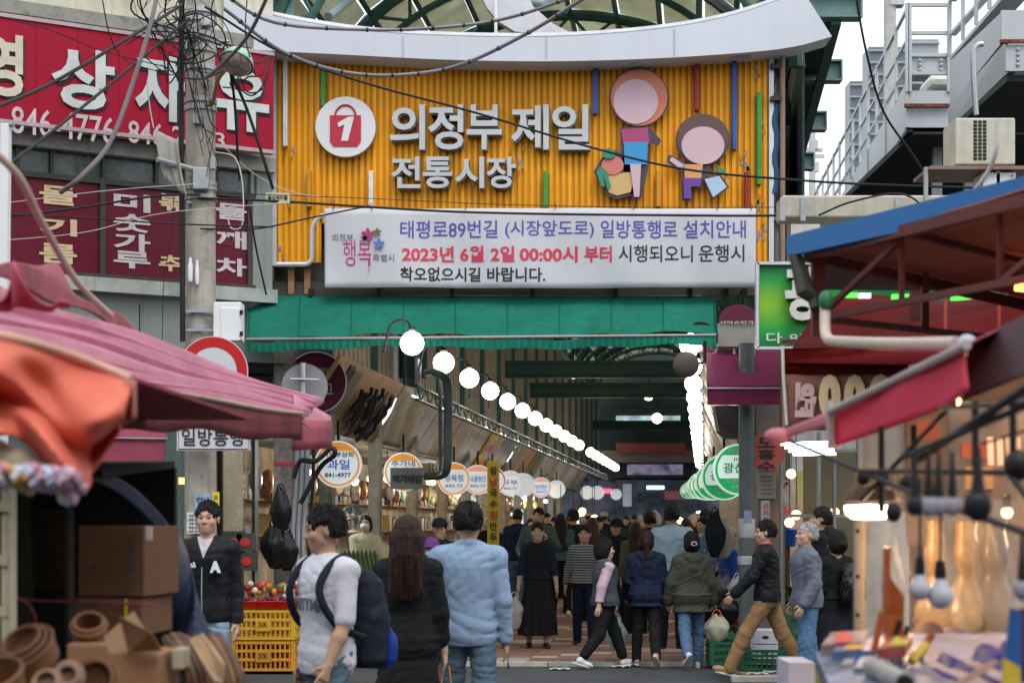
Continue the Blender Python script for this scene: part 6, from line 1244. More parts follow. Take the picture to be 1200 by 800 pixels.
obj('trolley_body', MB().bb(XP(1085,30), XP(1118,30), 29.7, 30.6, ZP(106,30), ZP(90,30)), OFFW, ov, bevel=.15)
acn = thing('air_conditioner', 'cream outdoor air conditioner unit on a rusty bracket below the walkway', 'air conditioner', P(1152,194,15)); ay = 15
obj('case', MB().bb(XP(1120,ay), XP(1190,ay), ay, ay+.45, ZP(193,ay), ZP(138,ay)), M('ac_cream', (.58,.56,.46), rough=.4, dirt=.25, streak=.15), acn, bevel=.015)
for r_ in range(11):
    for c_ in range(3): obj('vent_slot', MB().bb(XP(1141+c_*5.5,ay-.005), XP(1145+c_*5.5,ay-.005), ay-.006, ay+.003, ZP(144.5+r_*4.3,ay), ZP(141.5+r_*4.3,ay)), BLACK, acn)
obj('side_case', MB().hull4([P(1112,148,ay+.7), P(1119,139,ay+.1), P(1119,192,ay+.1), P(1112,190,ay+.7)], (.01,0,0)), DALU, acn)
for px in (1126,1184): obj('foot', MB().bb(XP(px,ay), XP(px+5,ay), ay, ay+.4, ZP(197,ay), ZP(193,ay)), DALU, acn)
br_ = thing('rusty_bracket', 'rusty angle iron bracket carrying the air conditioner', 'bracket', P(1140,205,15)); obj('angle_bar', MB().bb(XP(1086,15), XP(1215,15), 14.9, 15.5, ZP(201,15), ZP(197,15)), M('rusty_iron', (.28,.20,.16), rough=.8, dirt=.7, dc=(.2,.07,.03)), br_)
for px in (1082, 1166, 1205): obj('bracket_post', MB().bb(XP(px,15), XP(px+4,15), 14.95, 15.0, ZP(300,15), ZP(197,15)), GREYM, br_)
wb = thing('white_cabinet', 'small white cabinet hanging below the air conditioner', 'cabinet', P(1170,225,15)); obj('cabinet_case', MB().bb(XP(1150,15), XP(1189,15), 14.95, 15.25, ZP(236,15), ZP(203,15)), WHITEP, wb, bevel=.01)
for x, y in ((1153,206),(1186,206),(1170,206)): obj('screw', MB().ell(P(x,y,14.94), .008, 6, 4), BLACK, wb)
for i, (x0, x1, y0, Y) in enumerate(((1018,1063,55,160),(996,1013,95,190),(1064,1100,46,170))):
    t = thing('office_tower', ['dark glass office tower behind the walkway','small dark tower block just left of the taller glass tower','pale slab tower partly hidden by the railing'][i], 'building', P((x0+x1)/2,610,Y))
    c = [(.14,.16,.19),(.13,.15,.18),(.30,.33,.36)][i]; obj('glass_wall', MB().bb(XP(x0,Y), XP(x1,Y), Y, Y+3, 0, ZP(y0,Y)), M('tower%d' % i, c, rough=.3, var=.1), t)
    for q in range(9): obj('floor_band', MB().bb(XP(x0,Y)-.1, XP(x1,Y)+.1, Y-.25, Y, ZP(y0+6+q*14,Y), ZP(y0+4+q*14,Y)), M('tower_band', (.35,.38,.42)), t)
fp = thing('distant_pole', 'faint distant utility pole with crossarms against the white sky', 'pole', P(951,610,90)); FPC = M('far_concrete', (.50,.50,.50))
obj('shaft', MB().tube([P(951,610,90), P(952,156,90)], .18, 8), FPC, fp)
for a in ((937,175,964,176),(942,183,966,183)): obj('crossarm', MB().bar(P(a[0],a[1],90), P(a[2],a[3],90), .15, .2), FPC, fp)
for x, y in ((940,171),(955,170),(956,196),(947,188)): obj('insulator', MB().box(P(x,y,90), (.3,.3,.5)), FPC, fp)
lm = thing('mast_lamp', 'tall pale lamp mast rising out of the picture behind the walkway', 'lamp', P(1027,610,60)); obj('mast', MB().tube([P(1041,610,60), P(1043,-30,60)], .22, 8), M('mast_beige', (.45,.44,.42)), lm); obj('head', MB().box(P(1050,3,60), (.5,.5,.3)), GREYM, lm)

# ---------------------------------------------------------------- blue edged canopy and its stall, right foreground
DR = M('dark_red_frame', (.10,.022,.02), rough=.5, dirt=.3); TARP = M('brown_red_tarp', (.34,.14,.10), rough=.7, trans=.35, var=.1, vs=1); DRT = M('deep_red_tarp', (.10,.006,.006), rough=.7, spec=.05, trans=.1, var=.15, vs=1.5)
cn = thing('blue_edged_canopy', 'market stall canopy with a bright blue front edge and dark red frame', 'canopy', (2.0, 8, 0))
E0 = P(928,290,8.1); E1 = Vector((2.42, 5.6, E0.z)); ed = (E1-E0).normalized()
obj('blue_edge', MB().hull4([E0+Vector((-.03,-.03,-.045)), E1+Vector((.3,0,-.05))+ed*.5, E1+Vector((.3,0,.09))+ed*.5, E0+Vector((-.03,-.03,.05))], (.03,.03,0)), M('blue_edge', (.01,.13,.38), rough=.35, var=.05), cn)
inw = Vector((.78,.62,0)).normalized()
def C(a, b, dz=0): return E0+ed*a+inw*b+Vector((0,0,dz))
obj('roof_sheet', MB().grid(lambda u, v: C(3.4*u, .06+3.8*v, .0-.18*v+.010*math.sin(u*14)), 16, 8), TARP, cn, smooth=True, solid=.01)
for a, b, c_, d, w in ((.06,.06,3.4,.06,.05),(.06,.06,.06,3.6,.05),(.8,.06,.8,3.6,.03),(1.7,.06,1.7,3.6,.03),(2.6,.06,2.6,3.6,.03),(.06,1.2,3.4,1.2,.03),(.06,2.4,3.4,2.4,.03)): obj('roof_bar', MB().bar(C(a,b,-.04-.055*b), C(c_,d,-.04-.055*d), w, w), DR, cn)
for a, b, c_, d in ((.1,.1,.1,3.),(.1,.1,3.4,.1)): obj('truss_bar', MB().bar(C(a,b,-.34), C(c_,d,-.34), .03, .03), DR, cn)
for a in (.1,.75,1.4,2.1,2.8): obj('truss_post', MB().bar(C(a,.1,-.34), C(a,.1,-.05), .022, .022), DR, cn)
for b in (.9,1.8,2.7): obj('truss_post', MB().bar(C(.1,b,-.34), C(.1,b,-.05), .035, .035), DR, cn)
for a in (.1,1.4): obj('truss_brace', MB().bar(C(a,.1,-.34), C(a+.65,.1,-.06), .025, .025), DR, cn)
obj('corner_post', MB().bar(C(.1,.1,-.42), C(.1,.1,-.05), .06, .06), DR, cn); p0 = C(3.3,2.9); obj('rear_post', MB().bar(Vector((p0.x,p0.y,.0)), C(3.3,2.9,0), .06, .06), DR, cn)
obj('edge_cap', MB().tube([P(932,298,8.05),P(944,342,8.0),P(955,350,8.0),P(957,362,7.98)], [.03,.045,.035,.03], 8), DALU, cn, smooth=True)
obj('rear_shadow_band', MB().hull4([P(962,312,10.2), P(1240,318,9.7), P(1240,341,9.7), P(968,339,10.2)], (0,.02,0)), M('painted_shadow_band', (.02,.008,.008), rough=.9), cn)  # near-black band paints the shadow along the roof's back edge
lf = thing('sign_sliver_strip', 'strip of green and white lit sign seen through the canopy frame', 'sign', P(1090,345,10.6))
for i, (a, b, c_) in enumerate(((985,1004,0),(1006,1020,1),(1045,1066,0),(1084,1090,0),(1115,1150,0),(1151,1185,1),(1190,1215,0))): obj('glow_segment', MB().bb(XP(a,10.6), XP(b,10.6), 10.58, 10.62, ZP(349+ (a-985)*.03,10.6), ZP(343+(a-985)*.03,10.6)), M('sliver_glow%d' % c_, [(.12,.75,.08),(.8,.8,.85)][c_], emit=.7, bump=0), lf)  # separate glowing segments stand in for a sliver of the green sign
# inner red stall with the mirrored price cloth
st = thing('price_stall', 'dark red tarpaulin stall with a price cloth seen from behind', 'stall', (2.2, 10.6, 0))
Yt = 10.4
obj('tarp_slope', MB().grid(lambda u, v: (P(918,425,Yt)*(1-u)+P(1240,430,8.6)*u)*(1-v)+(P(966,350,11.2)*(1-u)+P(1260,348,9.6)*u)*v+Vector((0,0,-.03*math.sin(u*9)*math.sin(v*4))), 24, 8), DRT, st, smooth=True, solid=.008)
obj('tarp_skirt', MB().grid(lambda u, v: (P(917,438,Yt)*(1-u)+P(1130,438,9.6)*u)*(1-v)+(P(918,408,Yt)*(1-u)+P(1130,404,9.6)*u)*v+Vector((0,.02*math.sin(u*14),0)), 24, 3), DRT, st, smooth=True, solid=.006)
PCL = M('price_cloth', (.36,.17,.13), rough=.75, trans=.3, var=.05)
def pc(u, v): return (P(920,504,Yt)*(1-u)+P(1100,504,9.75)*u)*(1-v)+(P(918,436,Yt)*(1-u)+P(1110,434,9.75)*u)*v
obj('price_cloth', MB().grid(lambda u, v: pc(u,v)+Vector((0,.012*math.sin(u*9),0)), 20, 4), PCL, st, smooth=True, solid=.004)
ux_ = (pc(1,.5)-pc(0,.5)).normalized()
for s, a, b, z0, z1, m in (('0',.225,.37,.18,.95,'cy'),('0',.39,.53,.2,.94,'cy'),('0',.55,.70,.2,.94,'cy'),('원',.065,.21,.22,.82,'cp')):
    m = M('price_yellow', (.74,.55,.30), rough=.7) if m == 'cy' else M('price_pink', (.62,.42,.40), rough=.7); A = pc(a, z0)+Vector((0,-.035,0)); text(s, st, m, A, ux_, (0,0,1), (pc(b,0)-pc(a,0)).length, (z1-z0)*.35, bold=.07, depth=.004, mirror=True)
obj('white_rim', MB().tube([P(917,405,Yt-.02), P(918,440,Yt-.02), P(922,498,Yt-.02)], .01, 6), OFFW, st)
for a in ((918,400,Yt,1100,404,9.7),(930,500,Yt,1110,500,9.7)): obj('stall_bar', MB().bar(P(a[0],a[1],a[2]), P(a[3],a[4],a[5]), .03, .03), DR, st)
q = P(1074,400,10.2); obj('stall_post', MB().bar((q.x,q.y,0), q+Vector((0,0,.35)), .07, .07), DR, st)
for px in (1108, 1171): obj('hanging_hook', MB().tube(bez([P(px+8,338,9.5), P(px+4,344,9.5), P(px,352,9.5), P(px,395,9.5)], 4), .009, 6), M('orange_red_tube', (.45,.07,.04), rough=.4), st, smooth=True)
tl = thing('grill_lamp', 'small glowing orange heat lamp under the canopy at the right edge', 'lamp', P(1196,338,8)); obj('glow_tube', MB().tube([P(1190,336,8),P(1212,338,8)], .02, 8), M('heat_glow', (1,.22,.04), emit=6, bump=0), tl)
# white pipe with rounded end, tied at the corner
wp = thing('white_pipe', 'aged white plastic pipe elbowed under the canopy with a grey ball end', 'pipe', P(1040,404,6.2)); PVC = M('aged_pvc', (.52,.44,.38), rough=.5, dirt=.2)
obj('pipe_body', MB().tube(bez([P(967,352,7.6), P(967,385,7.5), P(970,396,7.4), P(982,400,7.2), P(1050,403,6.2), P(1122,403,5.4)], 7), .024, 12), PVC, wp, smooth=True); obj('ball_end', MB().ell(P(1133,404,5.3), .033, 14, 10), M('ball_grey', (.42,.45,.50), rough=.5), wp, smooth=True); obj('green_tie', MB().ell(P(968,352,7.55), (.035,.035,.045), 10, 6), TRAYG, wp, smooth=True)
# pink-red awning fabric
pa = thing('pink_red_awning', 'blurred pink red awning flap with a grey seam, tied at its lower left tip', 'awning', P(1000,520,5.2)); PRA = M('pink_red_canvas', (.76,.08,.14), rough=.6, trans=.3, var=.08, vs=2)
ta_, tb_, tc_ = P(908,512,5.9), P(975,478,5.6), P(1138,402,4.6)
obj('upper_strip', MB().grid(lambda u, v: P(905+72*u, (508-28*u)+v*(9+8*u), 5.9-.3*u), 12, 3), M('pink_strip', (.60,.22,.26), rough=.6, trans=.2), pa, smooth=True, solid=.004)
obj('flap', MB().grid(lambda u, v: P(973+160*u-(1-u)*0+6*math.sin(u*3)*0, (481-78*u)+v*(44+24*u-30*max(0,u-.85)*3), 5.6-1.0*u)+Vector((.0,.03*math.sin(u*8+v*2),0)), 28, 6), PRA, pa, smooth=True, solid=.005)
obj('roof_side', MB().grid(lambda u, v: P(973+160*u+v*(60+20*u), (481-78*u)-v*(6+30*u), 5.6-1.0*u+v*.9), 12, 6), M('pink_top', (.50,.10,.13), rough=.6, trans=.2), pa, smooth=True, solid=.005)
obj('seam', MB().tube([P(973,482,5.55), P(1050,445,5.1), P(1133,404,4.57)], .014, 8), M('seam_grey', (.38,.33,.32)), pa, smooth=True); obj('tie_knot', MB().ell(P(912,511,5.85), (.05,.04,.03), 10, 6), M('pink_strip'), pa, smooth=True); obj('seam_post', MB().tube([P(973,470,5.58), P(974,525,5.55)], .014, 6), M('seam_grey'), pa)
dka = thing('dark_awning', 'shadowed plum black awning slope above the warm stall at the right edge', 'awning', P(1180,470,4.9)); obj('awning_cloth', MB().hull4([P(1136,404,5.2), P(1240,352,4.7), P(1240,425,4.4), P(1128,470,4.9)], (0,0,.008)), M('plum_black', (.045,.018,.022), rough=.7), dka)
fb = thing('folding_frame', 'black folding awning frame arms crossing over the right foreground stall', 'frame', P(1080,600,4.6)); BF = M('black_frame', (.018,.014,.014), rough=.45)
for a in ((915,512,6.0,1075,580,4.6,.016),(1075,580,4.6,1225,632,3.9,.020),(1010,585,5.2,1120,470,4.8,.016),(1060,535,4.7,1215,470,4.0,.02),(1073,540,4.7,1225,440,3.9,.026),(1010,552,5.0,1225,554,4.4,.016),(1100,478,4.6,1225,470,4.2,.014),(1185,560,4.4,1225,612,4.0,.022),(1150,520,4.6,1215,500,4.4,.008)): obj('frame_arm', MB().tube([P(a[0],a[1],a[2]), P(a[3],a[4],a[5])], a[6]*.48, 8), BF, fb, smooth=True)
for px, y0, y1, Y in ((1033,500,600,5.2),(1071,498,560,5.2),(1143,470,556,4.7),(1187,470,560,4.4)): obj('frame_upright', MB().tube([P(px,y0,Y), P(px,y1,Y)], .010, 8), BF, fb)
for x, y, Y, r_ in ((1047,600,5,.035),(1035,560,5,.03),(1012,560,5.2,.03),(1062,566,5,.03),(1192,545,4.4,.05)): obj('knuckle', MB().ell(P(x,y,Y), (r_*.7,r_*.7,r_*.85), 10, 8), BF, fb, smooth=True)
# the warm lit stall: back cloth, plastic curtains, lamp
TANB = M('tan_cloth', (.38,.21,.115), rough=.8, var=.25, vs=1.6, trans=.15, bump=.3, bs=6); CLR = M('clear_curtain', (.75,.70,.64), rough=.15, var=.15, vs=2.5, alpha=.20, bump=.5, bs=6, coat=.6)
ws = thing('warm_stall', 'warmly lit stall of tan cloth and clear plastic curtains at the right', 'stall', (2.2, 7, 0))
obj('back_cloth', MB().grid(lambda u, v: P(1064+240*u, 640-212*v, 7.6-.8*u)+Vector((0,.05*math.sin(u*17+v*3)+.03*math.sin(v*11),0)), 40, 14), TANB, ws, smooth=True, solid=.006)
obj('side_cloth', MB().grid(lambda u, v: P(1110+130*u, 800-330*v, 7.2-.6*u)+Vector((0,.04*math.sin(u*12+v*4),0)), 30, 12), M('beige_cloth', (.36,.26,.19), rough=.8, var=.3, vs=2), ws, smooth=True, solid=.006)
obj('cream_cloth', MB().grid(lambda u, v: P(1008+66*u, 600-140*v, 7.7)+Vector((0,.04*math.sin(u*7),0)), 14, 6), M('pale_cloth', (.55,.50,.44), rough=.8, trans=.2), ws, smooth=True, solid=.006)
obj('clear_sheet', MB().grid(lambda u, v: P(1012+240*u, 760-175*v, 6.0-.5*u)+Vector((0,.05*math.sin(u*23+v*4),0)), 50, 10), CLR, ws, smooth=True)
obj('white_post', MB().grid(lambda u, v: P(1001+13*u+6*v*0, 745-150*v, 6.0)+Vector((0,-.04*math.sin(u*PI),.0)), 4, 12), M('creased_strip', (.62,.50,.36), rough=.6, var=.2, vs=6, trans=.2), ws, smooth=True, solid=.004)
for py in (622, 675, 720): obj('rivet', MB().ell(P(1005,py,5.95), .008, 6, 5), BLACK, ws)
for i in range(9): obj('fringe_strip', MB().tube(bez([P(1006+i*6,548,5.4), P(1004+i*6,566,5.4), P(1007+i*6,586,5.4)], 3), .006, 5), M('amber_fringe', (.55,.33,.12), rough=.3), ws)
for px in (1160,1171,1182,1192): obj('pale_slat', MB().bar(P(px,512,6.6), P(px+1,545,6.6), .02, .02), M('pale_slat', (.65,.5,.38)), ws)
for x, y, w_, h_, c_ in ((1150,560,40,26,(.6,.35,.15)),(1085,505,26,20,(.30,.06,.03)),(1140,528,30,18,(.45,.12,.07)),(1110,455,30,16,(.55,.36,.16))): obj('hung_card', MB().bb(XP(x-w_/2,7.0), XP(x+w_/2,7.0), 6.97, 7.0, ZP(y+h_/2,7), ZP(y-h_/2,7)), M('card%d' % x, c_), ws)
sl_ = thing('lit_lampshade', 'brightly lit drum lampshade with a dark rim hanging at the front of the warm stall', 'lamp', P(1020,605,5.4)); lc2 = P(1018,597,5.4)
obj('shade', MB().lathe([(.0,.035),(.05,.035),(.07,.02),(.078,-.012),(.074,-.016),(.065,.012),(0,.022)], lc2+Vector((0,0,.04)), 24), M('shade_dark', (.10,.04,.02), rough=.4), sl_, smooth=True); obj('diffuser', MB().lathe([(.0,-.03),(.05,-.028),(.072,-.012),(.075,.012),(0,.016)], lc2, 24), M('lamp_glow', (1,.88,.66), emit=7, bump=0), sl_, smooth=True)
wl = bpy.data.objects.new('lamp_light', bpy.data.lights.new('lamp_light', 'POINT')); COL.objects.link(wl); wl.parent = sl_; wl.location = lc2-WL[sl_.name]+Vector((.1,.15,-.12)); wl.data.energy = 4.5; wl.data.color = (1,.62,.30); wl.data.shadow_soft_size = .07
for i, (px, py, Y, e) in enumerate(((1120,470,6.4,6),(1180,600,6.0,4.5))):
    t = thing('stall_bulb', ['warm bulb glowing behind the folding frame','warm bulb behind the tan cloth folds at the right'][i], 'lamp', P(px,py,Y)); obj('bulb', MB().ell(P(px,py,Y), .02, 12, 8), WARM, t, smooth=True); obj('socket', MB().lathe([(.014,0),(.014,.04),(0,.05)], P(px,py,Y)+Vector((0,0,.015)), 8), BLACK, t)
    l_ = bpy.data.objects.new('bulb_light', bpy.data.lights.new('bulb_light', 'POINT')); COL.objects.link(l_); l_.parent = t; l_.location = (0,-.08,-.05); l_.data.energy = e; l_.data.color = (1,.55,.25); l_.data.shadow_soft_size = .08
# bulbs and scoops hanging from the frame
GLB = M('frosted_grey_bulb', (.50,.50,.55), rough=.35, var=.05)
for i, (px, y0, py, r_) in enumerate(((1078,560,690,13),(1102,560,698,15.5))):
    Y = 4.9; c_ = P(px,py,Y); rr = r_*Y/F; t = thing('frosted_bulb', ['smaller unlit frosted bulb hanging on a long black flex','larger unlit frosted bulb hanging beside it, lower'][i], 'light bulb', c_)
    obj('glass', MB().lathe([(0,-rr)]+[(rr*math.cos(a), rr*math.sin(a)) for a in [rad(x) for x in (-70,-50,-30,-10,10,30,50)]]+[(rr*.45,rr*1.15),(rr*.38,rr*1.4)], c_, 18), GLB, t, smooth=True)
    obj('socket', MB().lathe([(rr*.42,0),(rr*.45,.02),(rr*.35,.05),(0,.055)], c_+Vector((0,0,rr*1.3)), 12), BLACK, t, smooth=True); obj('flex', MB().tube([c_+Vector((0,0,rr*1.3+.05)), P(px,y0,Y)], .004, 6), BLACK, t)
for i, (px, r_) in enumerate(((1072,11),(1088,12),(1100,11.5),(1116,11.5),(1146,17),(1198,12))):
    Y = 3.9; c_ = P(px, 592 if px < 1190 else 690, Y); rr = r_*Y/F; dk = i in (0, 4); t = thing('hanging_ladle', ['small black rubber scoop at the left end of the rail','first grey ladle from the left on the rail','second grey ladle from the left on the rail','third grey ladle from the left on the rail','large black rubber scoop at the right end of the rail','grey ladle hanging lowest at the picture edge'][i], 'ladle', c_)
    obj('bowl', MB().ell(c_, (rr,rr*.7,rr*1.1 if not dk else rr*1.15), 14, 10), M('black_rubber', (.012,.016,.018), rough=.4) if dk else M('grey_enamel', (.30,.28,.32), rough=.35), t, smooth=True); obj('handle', MB().tube([c_+Vector((0,0,rr*.8)), c_+Vector((0,0,rr*.8+.06)), c_+Vector((0,0,rr+.10))], [rr*.55,rr*.3,rr*.2], 10), BLACK, t, smooth=True)
# glass jars of goods lit from behind
for i, (px, w_) in enumerate(((1096,18),(1132,22),(1165,24))):
    Y = 5.8; c_ = P(px,738,Y); k_ = Y/F; t = thing('plastic_sack', ['amber wrapped sack with a twisted neck, nearest the bulbs','tall amber wrapped sack in the middle','shaded brown sack at the right of the group'][i], 'sack', c_)
    obj('sack_body', MB().lathe([(0,0),(w_*1.3*k_,0),(w_*1.5*k_,10*k_),(w_*1.35*k_,26*k_),(w_*.9*k_,44*k_),(w_*.62*k_,56*k_),(w_*.55*k_,70*k_),(w_*.68*k_,82*k_),(w_*.66*k_,98*k_),(w_*.5*k_,116*k_),(w_*.6*k_,128*k_)], c_, 20, sq=(1,.8)), M(['amber_film','amber_film2','brown_film'][i], [(.62,.40,.22),(.66,.44,.24),(.30,.22,.15)][i], rough=.2, var=.3, vs=7, trans=.3, coat=.5, bump=.5, bs=12), t, smooth=True)
# table with wares
tb = thing('goods_table', 'table edge with a yellow striped side and blue white printed packs in the right foreground', 'table', (1.4, 4.6, 0))
obj('top', MB().hull4([P(955,765,5.0), P(1010,742,5.4), P(1260,742,5.0), P(1260,830,4.0), P(985,830,4.2)], (0,0,-.04)), M('print_blue_top', (.16,.18,.28), rough=.4, var=.6, vs=7), tb)
for i in range(8): a = i/8.; obj('yellow_strip', MB().hull4([P(955+33*a, 767+7*a*8*.9, 5.0-.6*a), P(955+33*(a+.12), 767+(a+.12)*50, 5.0-.6*(a+.12)), P(955+33*(a+.12), 880, 5.0-.6*(a+.12)), P(955+33*a, 880, 5.0-.6*a)], (.004,.0,0)), M('yellow_card%d' % (i % 2), [(.45,.42,.05),(.35,.36,.06)][i % 2], rough=.4), tb)
for px, Y in ((975,4.7),(1230,4.9)): q = P(px,790,Y); obj('table_leg', MB().bar((q.x,q.y,0), (q.x,q.y,q.z-.05), .04, .04), BLACK, tb)
wx = thing('white_carton', 'plain white carton in front of the jeans of the grey haired man', 'box', P(940,880,7)); obj('carton_body', MB().bb(XP(924,7), XP(955,7), 7, 7.3, ZP(900,7), ZP(776,7)), M('carton_white', (.55,.52,.60), rough=.6), wx)
for i, (x0,y0,x1,y1,c_,h_) in enumerate(((962,768,1010,752,(.34,.22,.22),.03),(975,778,1040,762,(.14,.20,.40),.035),(985,792,1030,772,(.42,.36,.30),.03),(1000,800,1060,780,(.26,.30,.42),.04),(1028,772,1062,758,(.4,.1,.08),.03))):
    Y = 4.95-.1*i; t = thing('printed_pack', ['red white printed pack at the back corner of the table','blue and white pack in the middle of the table','cream pack at the yellow table edge','pale blue pack nearest the bottom','small red pack at the knife rack'][i], 'pack', P((x0+x1)/2,y0,Y)); obj('pack_body', MB().hull4([P(x0,y0,Y), P(x1,y0-3,Y), P(x1+8,y1-3,Y+.25), P(x0+12,y1,Y+.25)], (0,0,h_)), M('pack%d' % i, c_, rough=.3, var=.5, vs=12), t); obj('pack_band', MB().hull4([P(x0+14,y0-2,Y)+Vector((0,0,h_)), P(x0+34,y0-3,Y)+Vector((0,0,h_)), P(x0+42,y1,Y+.25)+Vector((0,0,h_)), P(x0+22,y1,Y+.25)+Vector((0,0,h_))], (0,0,.003)), M('pkband%d' % i, [(.45,.03,.03),(.5,.26,.05),(.03,.06,.3),(.4,.4,.42),(.5,.4,.05)][i]), t)
fd_ = thing('fried_snack_pack', 'pack of golden snacks lying open on the table', 'snacks', P(1015,768,4.9)); rr_ = random.Random(8)
for q in range(40): obj('snack', MB().ell(P(rr_.uniform(985,1045),rr_.uniform(762,774),4.9+rr_.random()*.15), (.016,.012,.010), 7, 5), M('snack_gold', (.62,.32,.05), rough=.4, var=.3), fd_, smooth=True)
rl = thing('rolled_poster', 'rolled printed sheet lying at the front of the table', 'roll', P(1040,800,4.5)); obj('roll_tube', MB().tube([P(1022,780,4.6), P(1060,800,4.35)], .028, 14), M('poster_pale', (.36,.34,.32), var=.3, vs=9), rl, smooth=True); obj('dark_core', MB().tube([P(1059,799,4.36), P(1061,801,4.34)], .022, 12), BLACK, rl)
ORW = M('red_varnished_wood', (.42,.10,.025), rough=.3, var=.2, stretch=(1,1,5), coat=.4)
kw = thing('cleaver_board', 'upright red varnished chopping board with a tall handle in the knife rack', 'chopping board', P(1052,745,4.9)); obj('board', MB().hull4([P(1042,675,4.9), P(1060,698,4.9), P(1059,752,4.9), P(1042,748,4.9)], (0,.03,0)), ORW, kw); obj('handle', MB().hull4([P(1037,641,4.88), P(1044,641,4.88), P(1043,742,4.88), P(1036,742,4.88)], (0,.03,0)), ORW, kw)
for i, (x0,y0,x1,y1,r_,m_) in enumerate(((1034,716,1024,762,.011,ORW),(1048,722,1034,768,.012,ORW),(1055,727,1042,770,.008,BLACK),(1064,733,1054,772,.007,BLACK),(1092,742,1080,765,.012,ORW))):
    t = thing('knife', ['leftmost red handled knife standing in the rack','second red handled knife standing in the rack','left black handled knife in the rack','right black handled knife in the rack','red handled knife leaning near the blue sheet'][i], 'knife', P(x1,y1,4.8)); obj('handle', MB().tube([P(x0,y0,4.8), P((x0+x1)/2,(y0+y1)/2,4.8), P(x1,y1,4.8)], [r_,r_*.85,r_], 10), m_, t, smooth=True); obj('blade', MB().hull4([P(x1-3,y1,4.8), P(x1+3,y1,4.8), P(x1+1,y1+16,4.85), P(x1-5,y1+16,4.85)], (0,.003,0)), STEEL, t)
kr = thing('knife_rack', 'dark brown wooden knife block with a yellow handled tool on the table', 'knife rack', P(1055,775,4.85)); obj('block', MB().hull4([P(1015,785,4.7), P(1090,785,4.7), P(1096,764,4.95), P(1018,762,4.95)], (0,0,-.08)), M('dark_wood', (.10,.045,.03), rough=.5), kr); obj('tool_handle', MB().tube([P(1068,775,4.7), P(1086,755,4.75)], .012, 8), M('tool_yellow', (.6,.38,.05)), kr, smooth=True)
for i, (x0,y0,w_,c_) in enumerate(((1078,742,30,(.10,.045,.03)),(1105,748,34,(.16,.11,.09)))): t = thing('wicker_bundle', ['dark brown lumpy bundle behind the knives','brown and cream bundle behind the blue sheet'][i], 'bundle', P(x0,y0,5.3)); obj('bundle_body', MB().grid(lambda u, v: P(x0-w_/2+w_*1.6*u, y0+14-26*math.sin(PI*u)**.6*v, 5.3+.1*v), 14, 8), M('bundle%d' % i, c_, var=.5, vs=14), t, smooth=True, solid=.02)
bs_ = thing('blue_sheet', 'crumpled dark blue plastic sheet heaped in the bottom right corner', 'tarpaulin', P(1130,800,4.3))
obj('sheet_cloth', MB().grid(lambda u, v: P(1050+170*u, 815-(18+52*u**.7+4*math.sin(u*17+v*3))*v, 4.3+.5*v)+Vector((0,.03*math.sin(u*31+v*9)+.02*math.sin(u*13-v*15),.012*math.sin(u*27+v*11))), 40, 14), M('dark_blue_sheet', (.018,.028,.15), rough=.55, spec=.1, var=.4, vs=3, bump=.4, bs=8), bs_, smooth=True, solid=.004)
obj('pale_fold', MB().hull4([P(1120,800,4.3),P(1165,772,4.45),P(1172,775,4.45),P(1130,803,4.3)], (0,.01,0)), M('fold_tan', (.26,.15,.11), rough=.6), bs_)
sf2 = thing('upright_pack', 'tall blue and yellow board standing at the bottom right edge', 'board', P(1185,800,4.2)); obj('blue_board', MB().hull4([P(1176,800,4.2), P(1200,800,4.2), P(1197,716,4.2), P(1186,712,4.2)], (0,.02,0)), M('board_blue', (.03,.12,.34), rough=.4, var=.3), sf2); obj('yellow_base', MB().hull4([P(1175,800,4.19), P(1196,806,4.19), P(1196,782,4.19), P(1176,770,4.19)], (0,.01,0)), M('board_yellow', (.6,.42,.04)), sf2); obj('maroon_edge', MB().hull4([P(1198,800,4.2), P(1212,800,4.2), P(1210,716,4.2), P(1197,712,4.2)], (0,.02,0)), M('board_maroon', (.14,.02,.05)), sf2)

# ---------------------------------------------------------------- left foreground: ridged canopy with painted ridge shade, orange tarp, dark stall of baskets
sc_ = thing('ridged_canopy', 'dusty pink striped stall canopy sweeping across the left foreground', 'canopy', (-1.6, 8, 0))
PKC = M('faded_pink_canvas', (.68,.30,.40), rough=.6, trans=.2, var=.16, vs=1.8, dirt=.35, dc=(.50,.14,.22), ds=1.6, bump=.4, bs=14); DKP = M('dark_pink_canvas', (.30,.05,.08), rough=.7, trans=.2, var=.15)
def cp_(u, v):   # u along, v from upper edge (0) to eave (1)
    top = (P(-120,318,4.6)*(1-u)+P(352,474,9.8)*u) if False else P(-120+400*u, 322+ (103*u if u < 1 else 103), 5.0+5.3*u)
    bot = P(-120+476*u, 372+104*u, 4.3+5.5*u)
    p = top.lerp(bot, v); p.z += .012*math.sin(v*34)*(1-.4*u)-.03*math.sin(v*PI); return p
def cp2(u, v):
    a = P(-120+500*u, 300+172*u, 4.9+5.0*u); b = P(-120+474*u, 428+57*u, 4.0+5.4*u); p = a.lerp(b, v); p.z += (.030*math.sin(v*40+.5*math.sin(u*4))+.006*math.sin(v*97+u*9))*(1-.45*u)+.012*math.sin(u*13+v*5); return p
cso = obj('canopy_sheet', MB().grid(cp2, 60, 66), [PKC, M('ridge_shade_pink', (.50,.14,.23), rough=.65, spec=.1, trans=.2, var=.16, vs=2, dirt=.3, dc=(.34,.07,.12))], sc_, smooth=True, solid=.006)
for i_, p_ in enumerate(cso.data.polygons): p_.material_index = 1 if ((i_//60) % 6) in (0, 1) else 0  # darker pink bands paint the shade between the canopy ridges
def ev(u, v): b = cp2(u, 1); return Vector((b.x, b.y+.004+.012*math.sin(u*60)*v, b.z-.015-(.185-.05*u+.012*math.sin(u*31))*v))
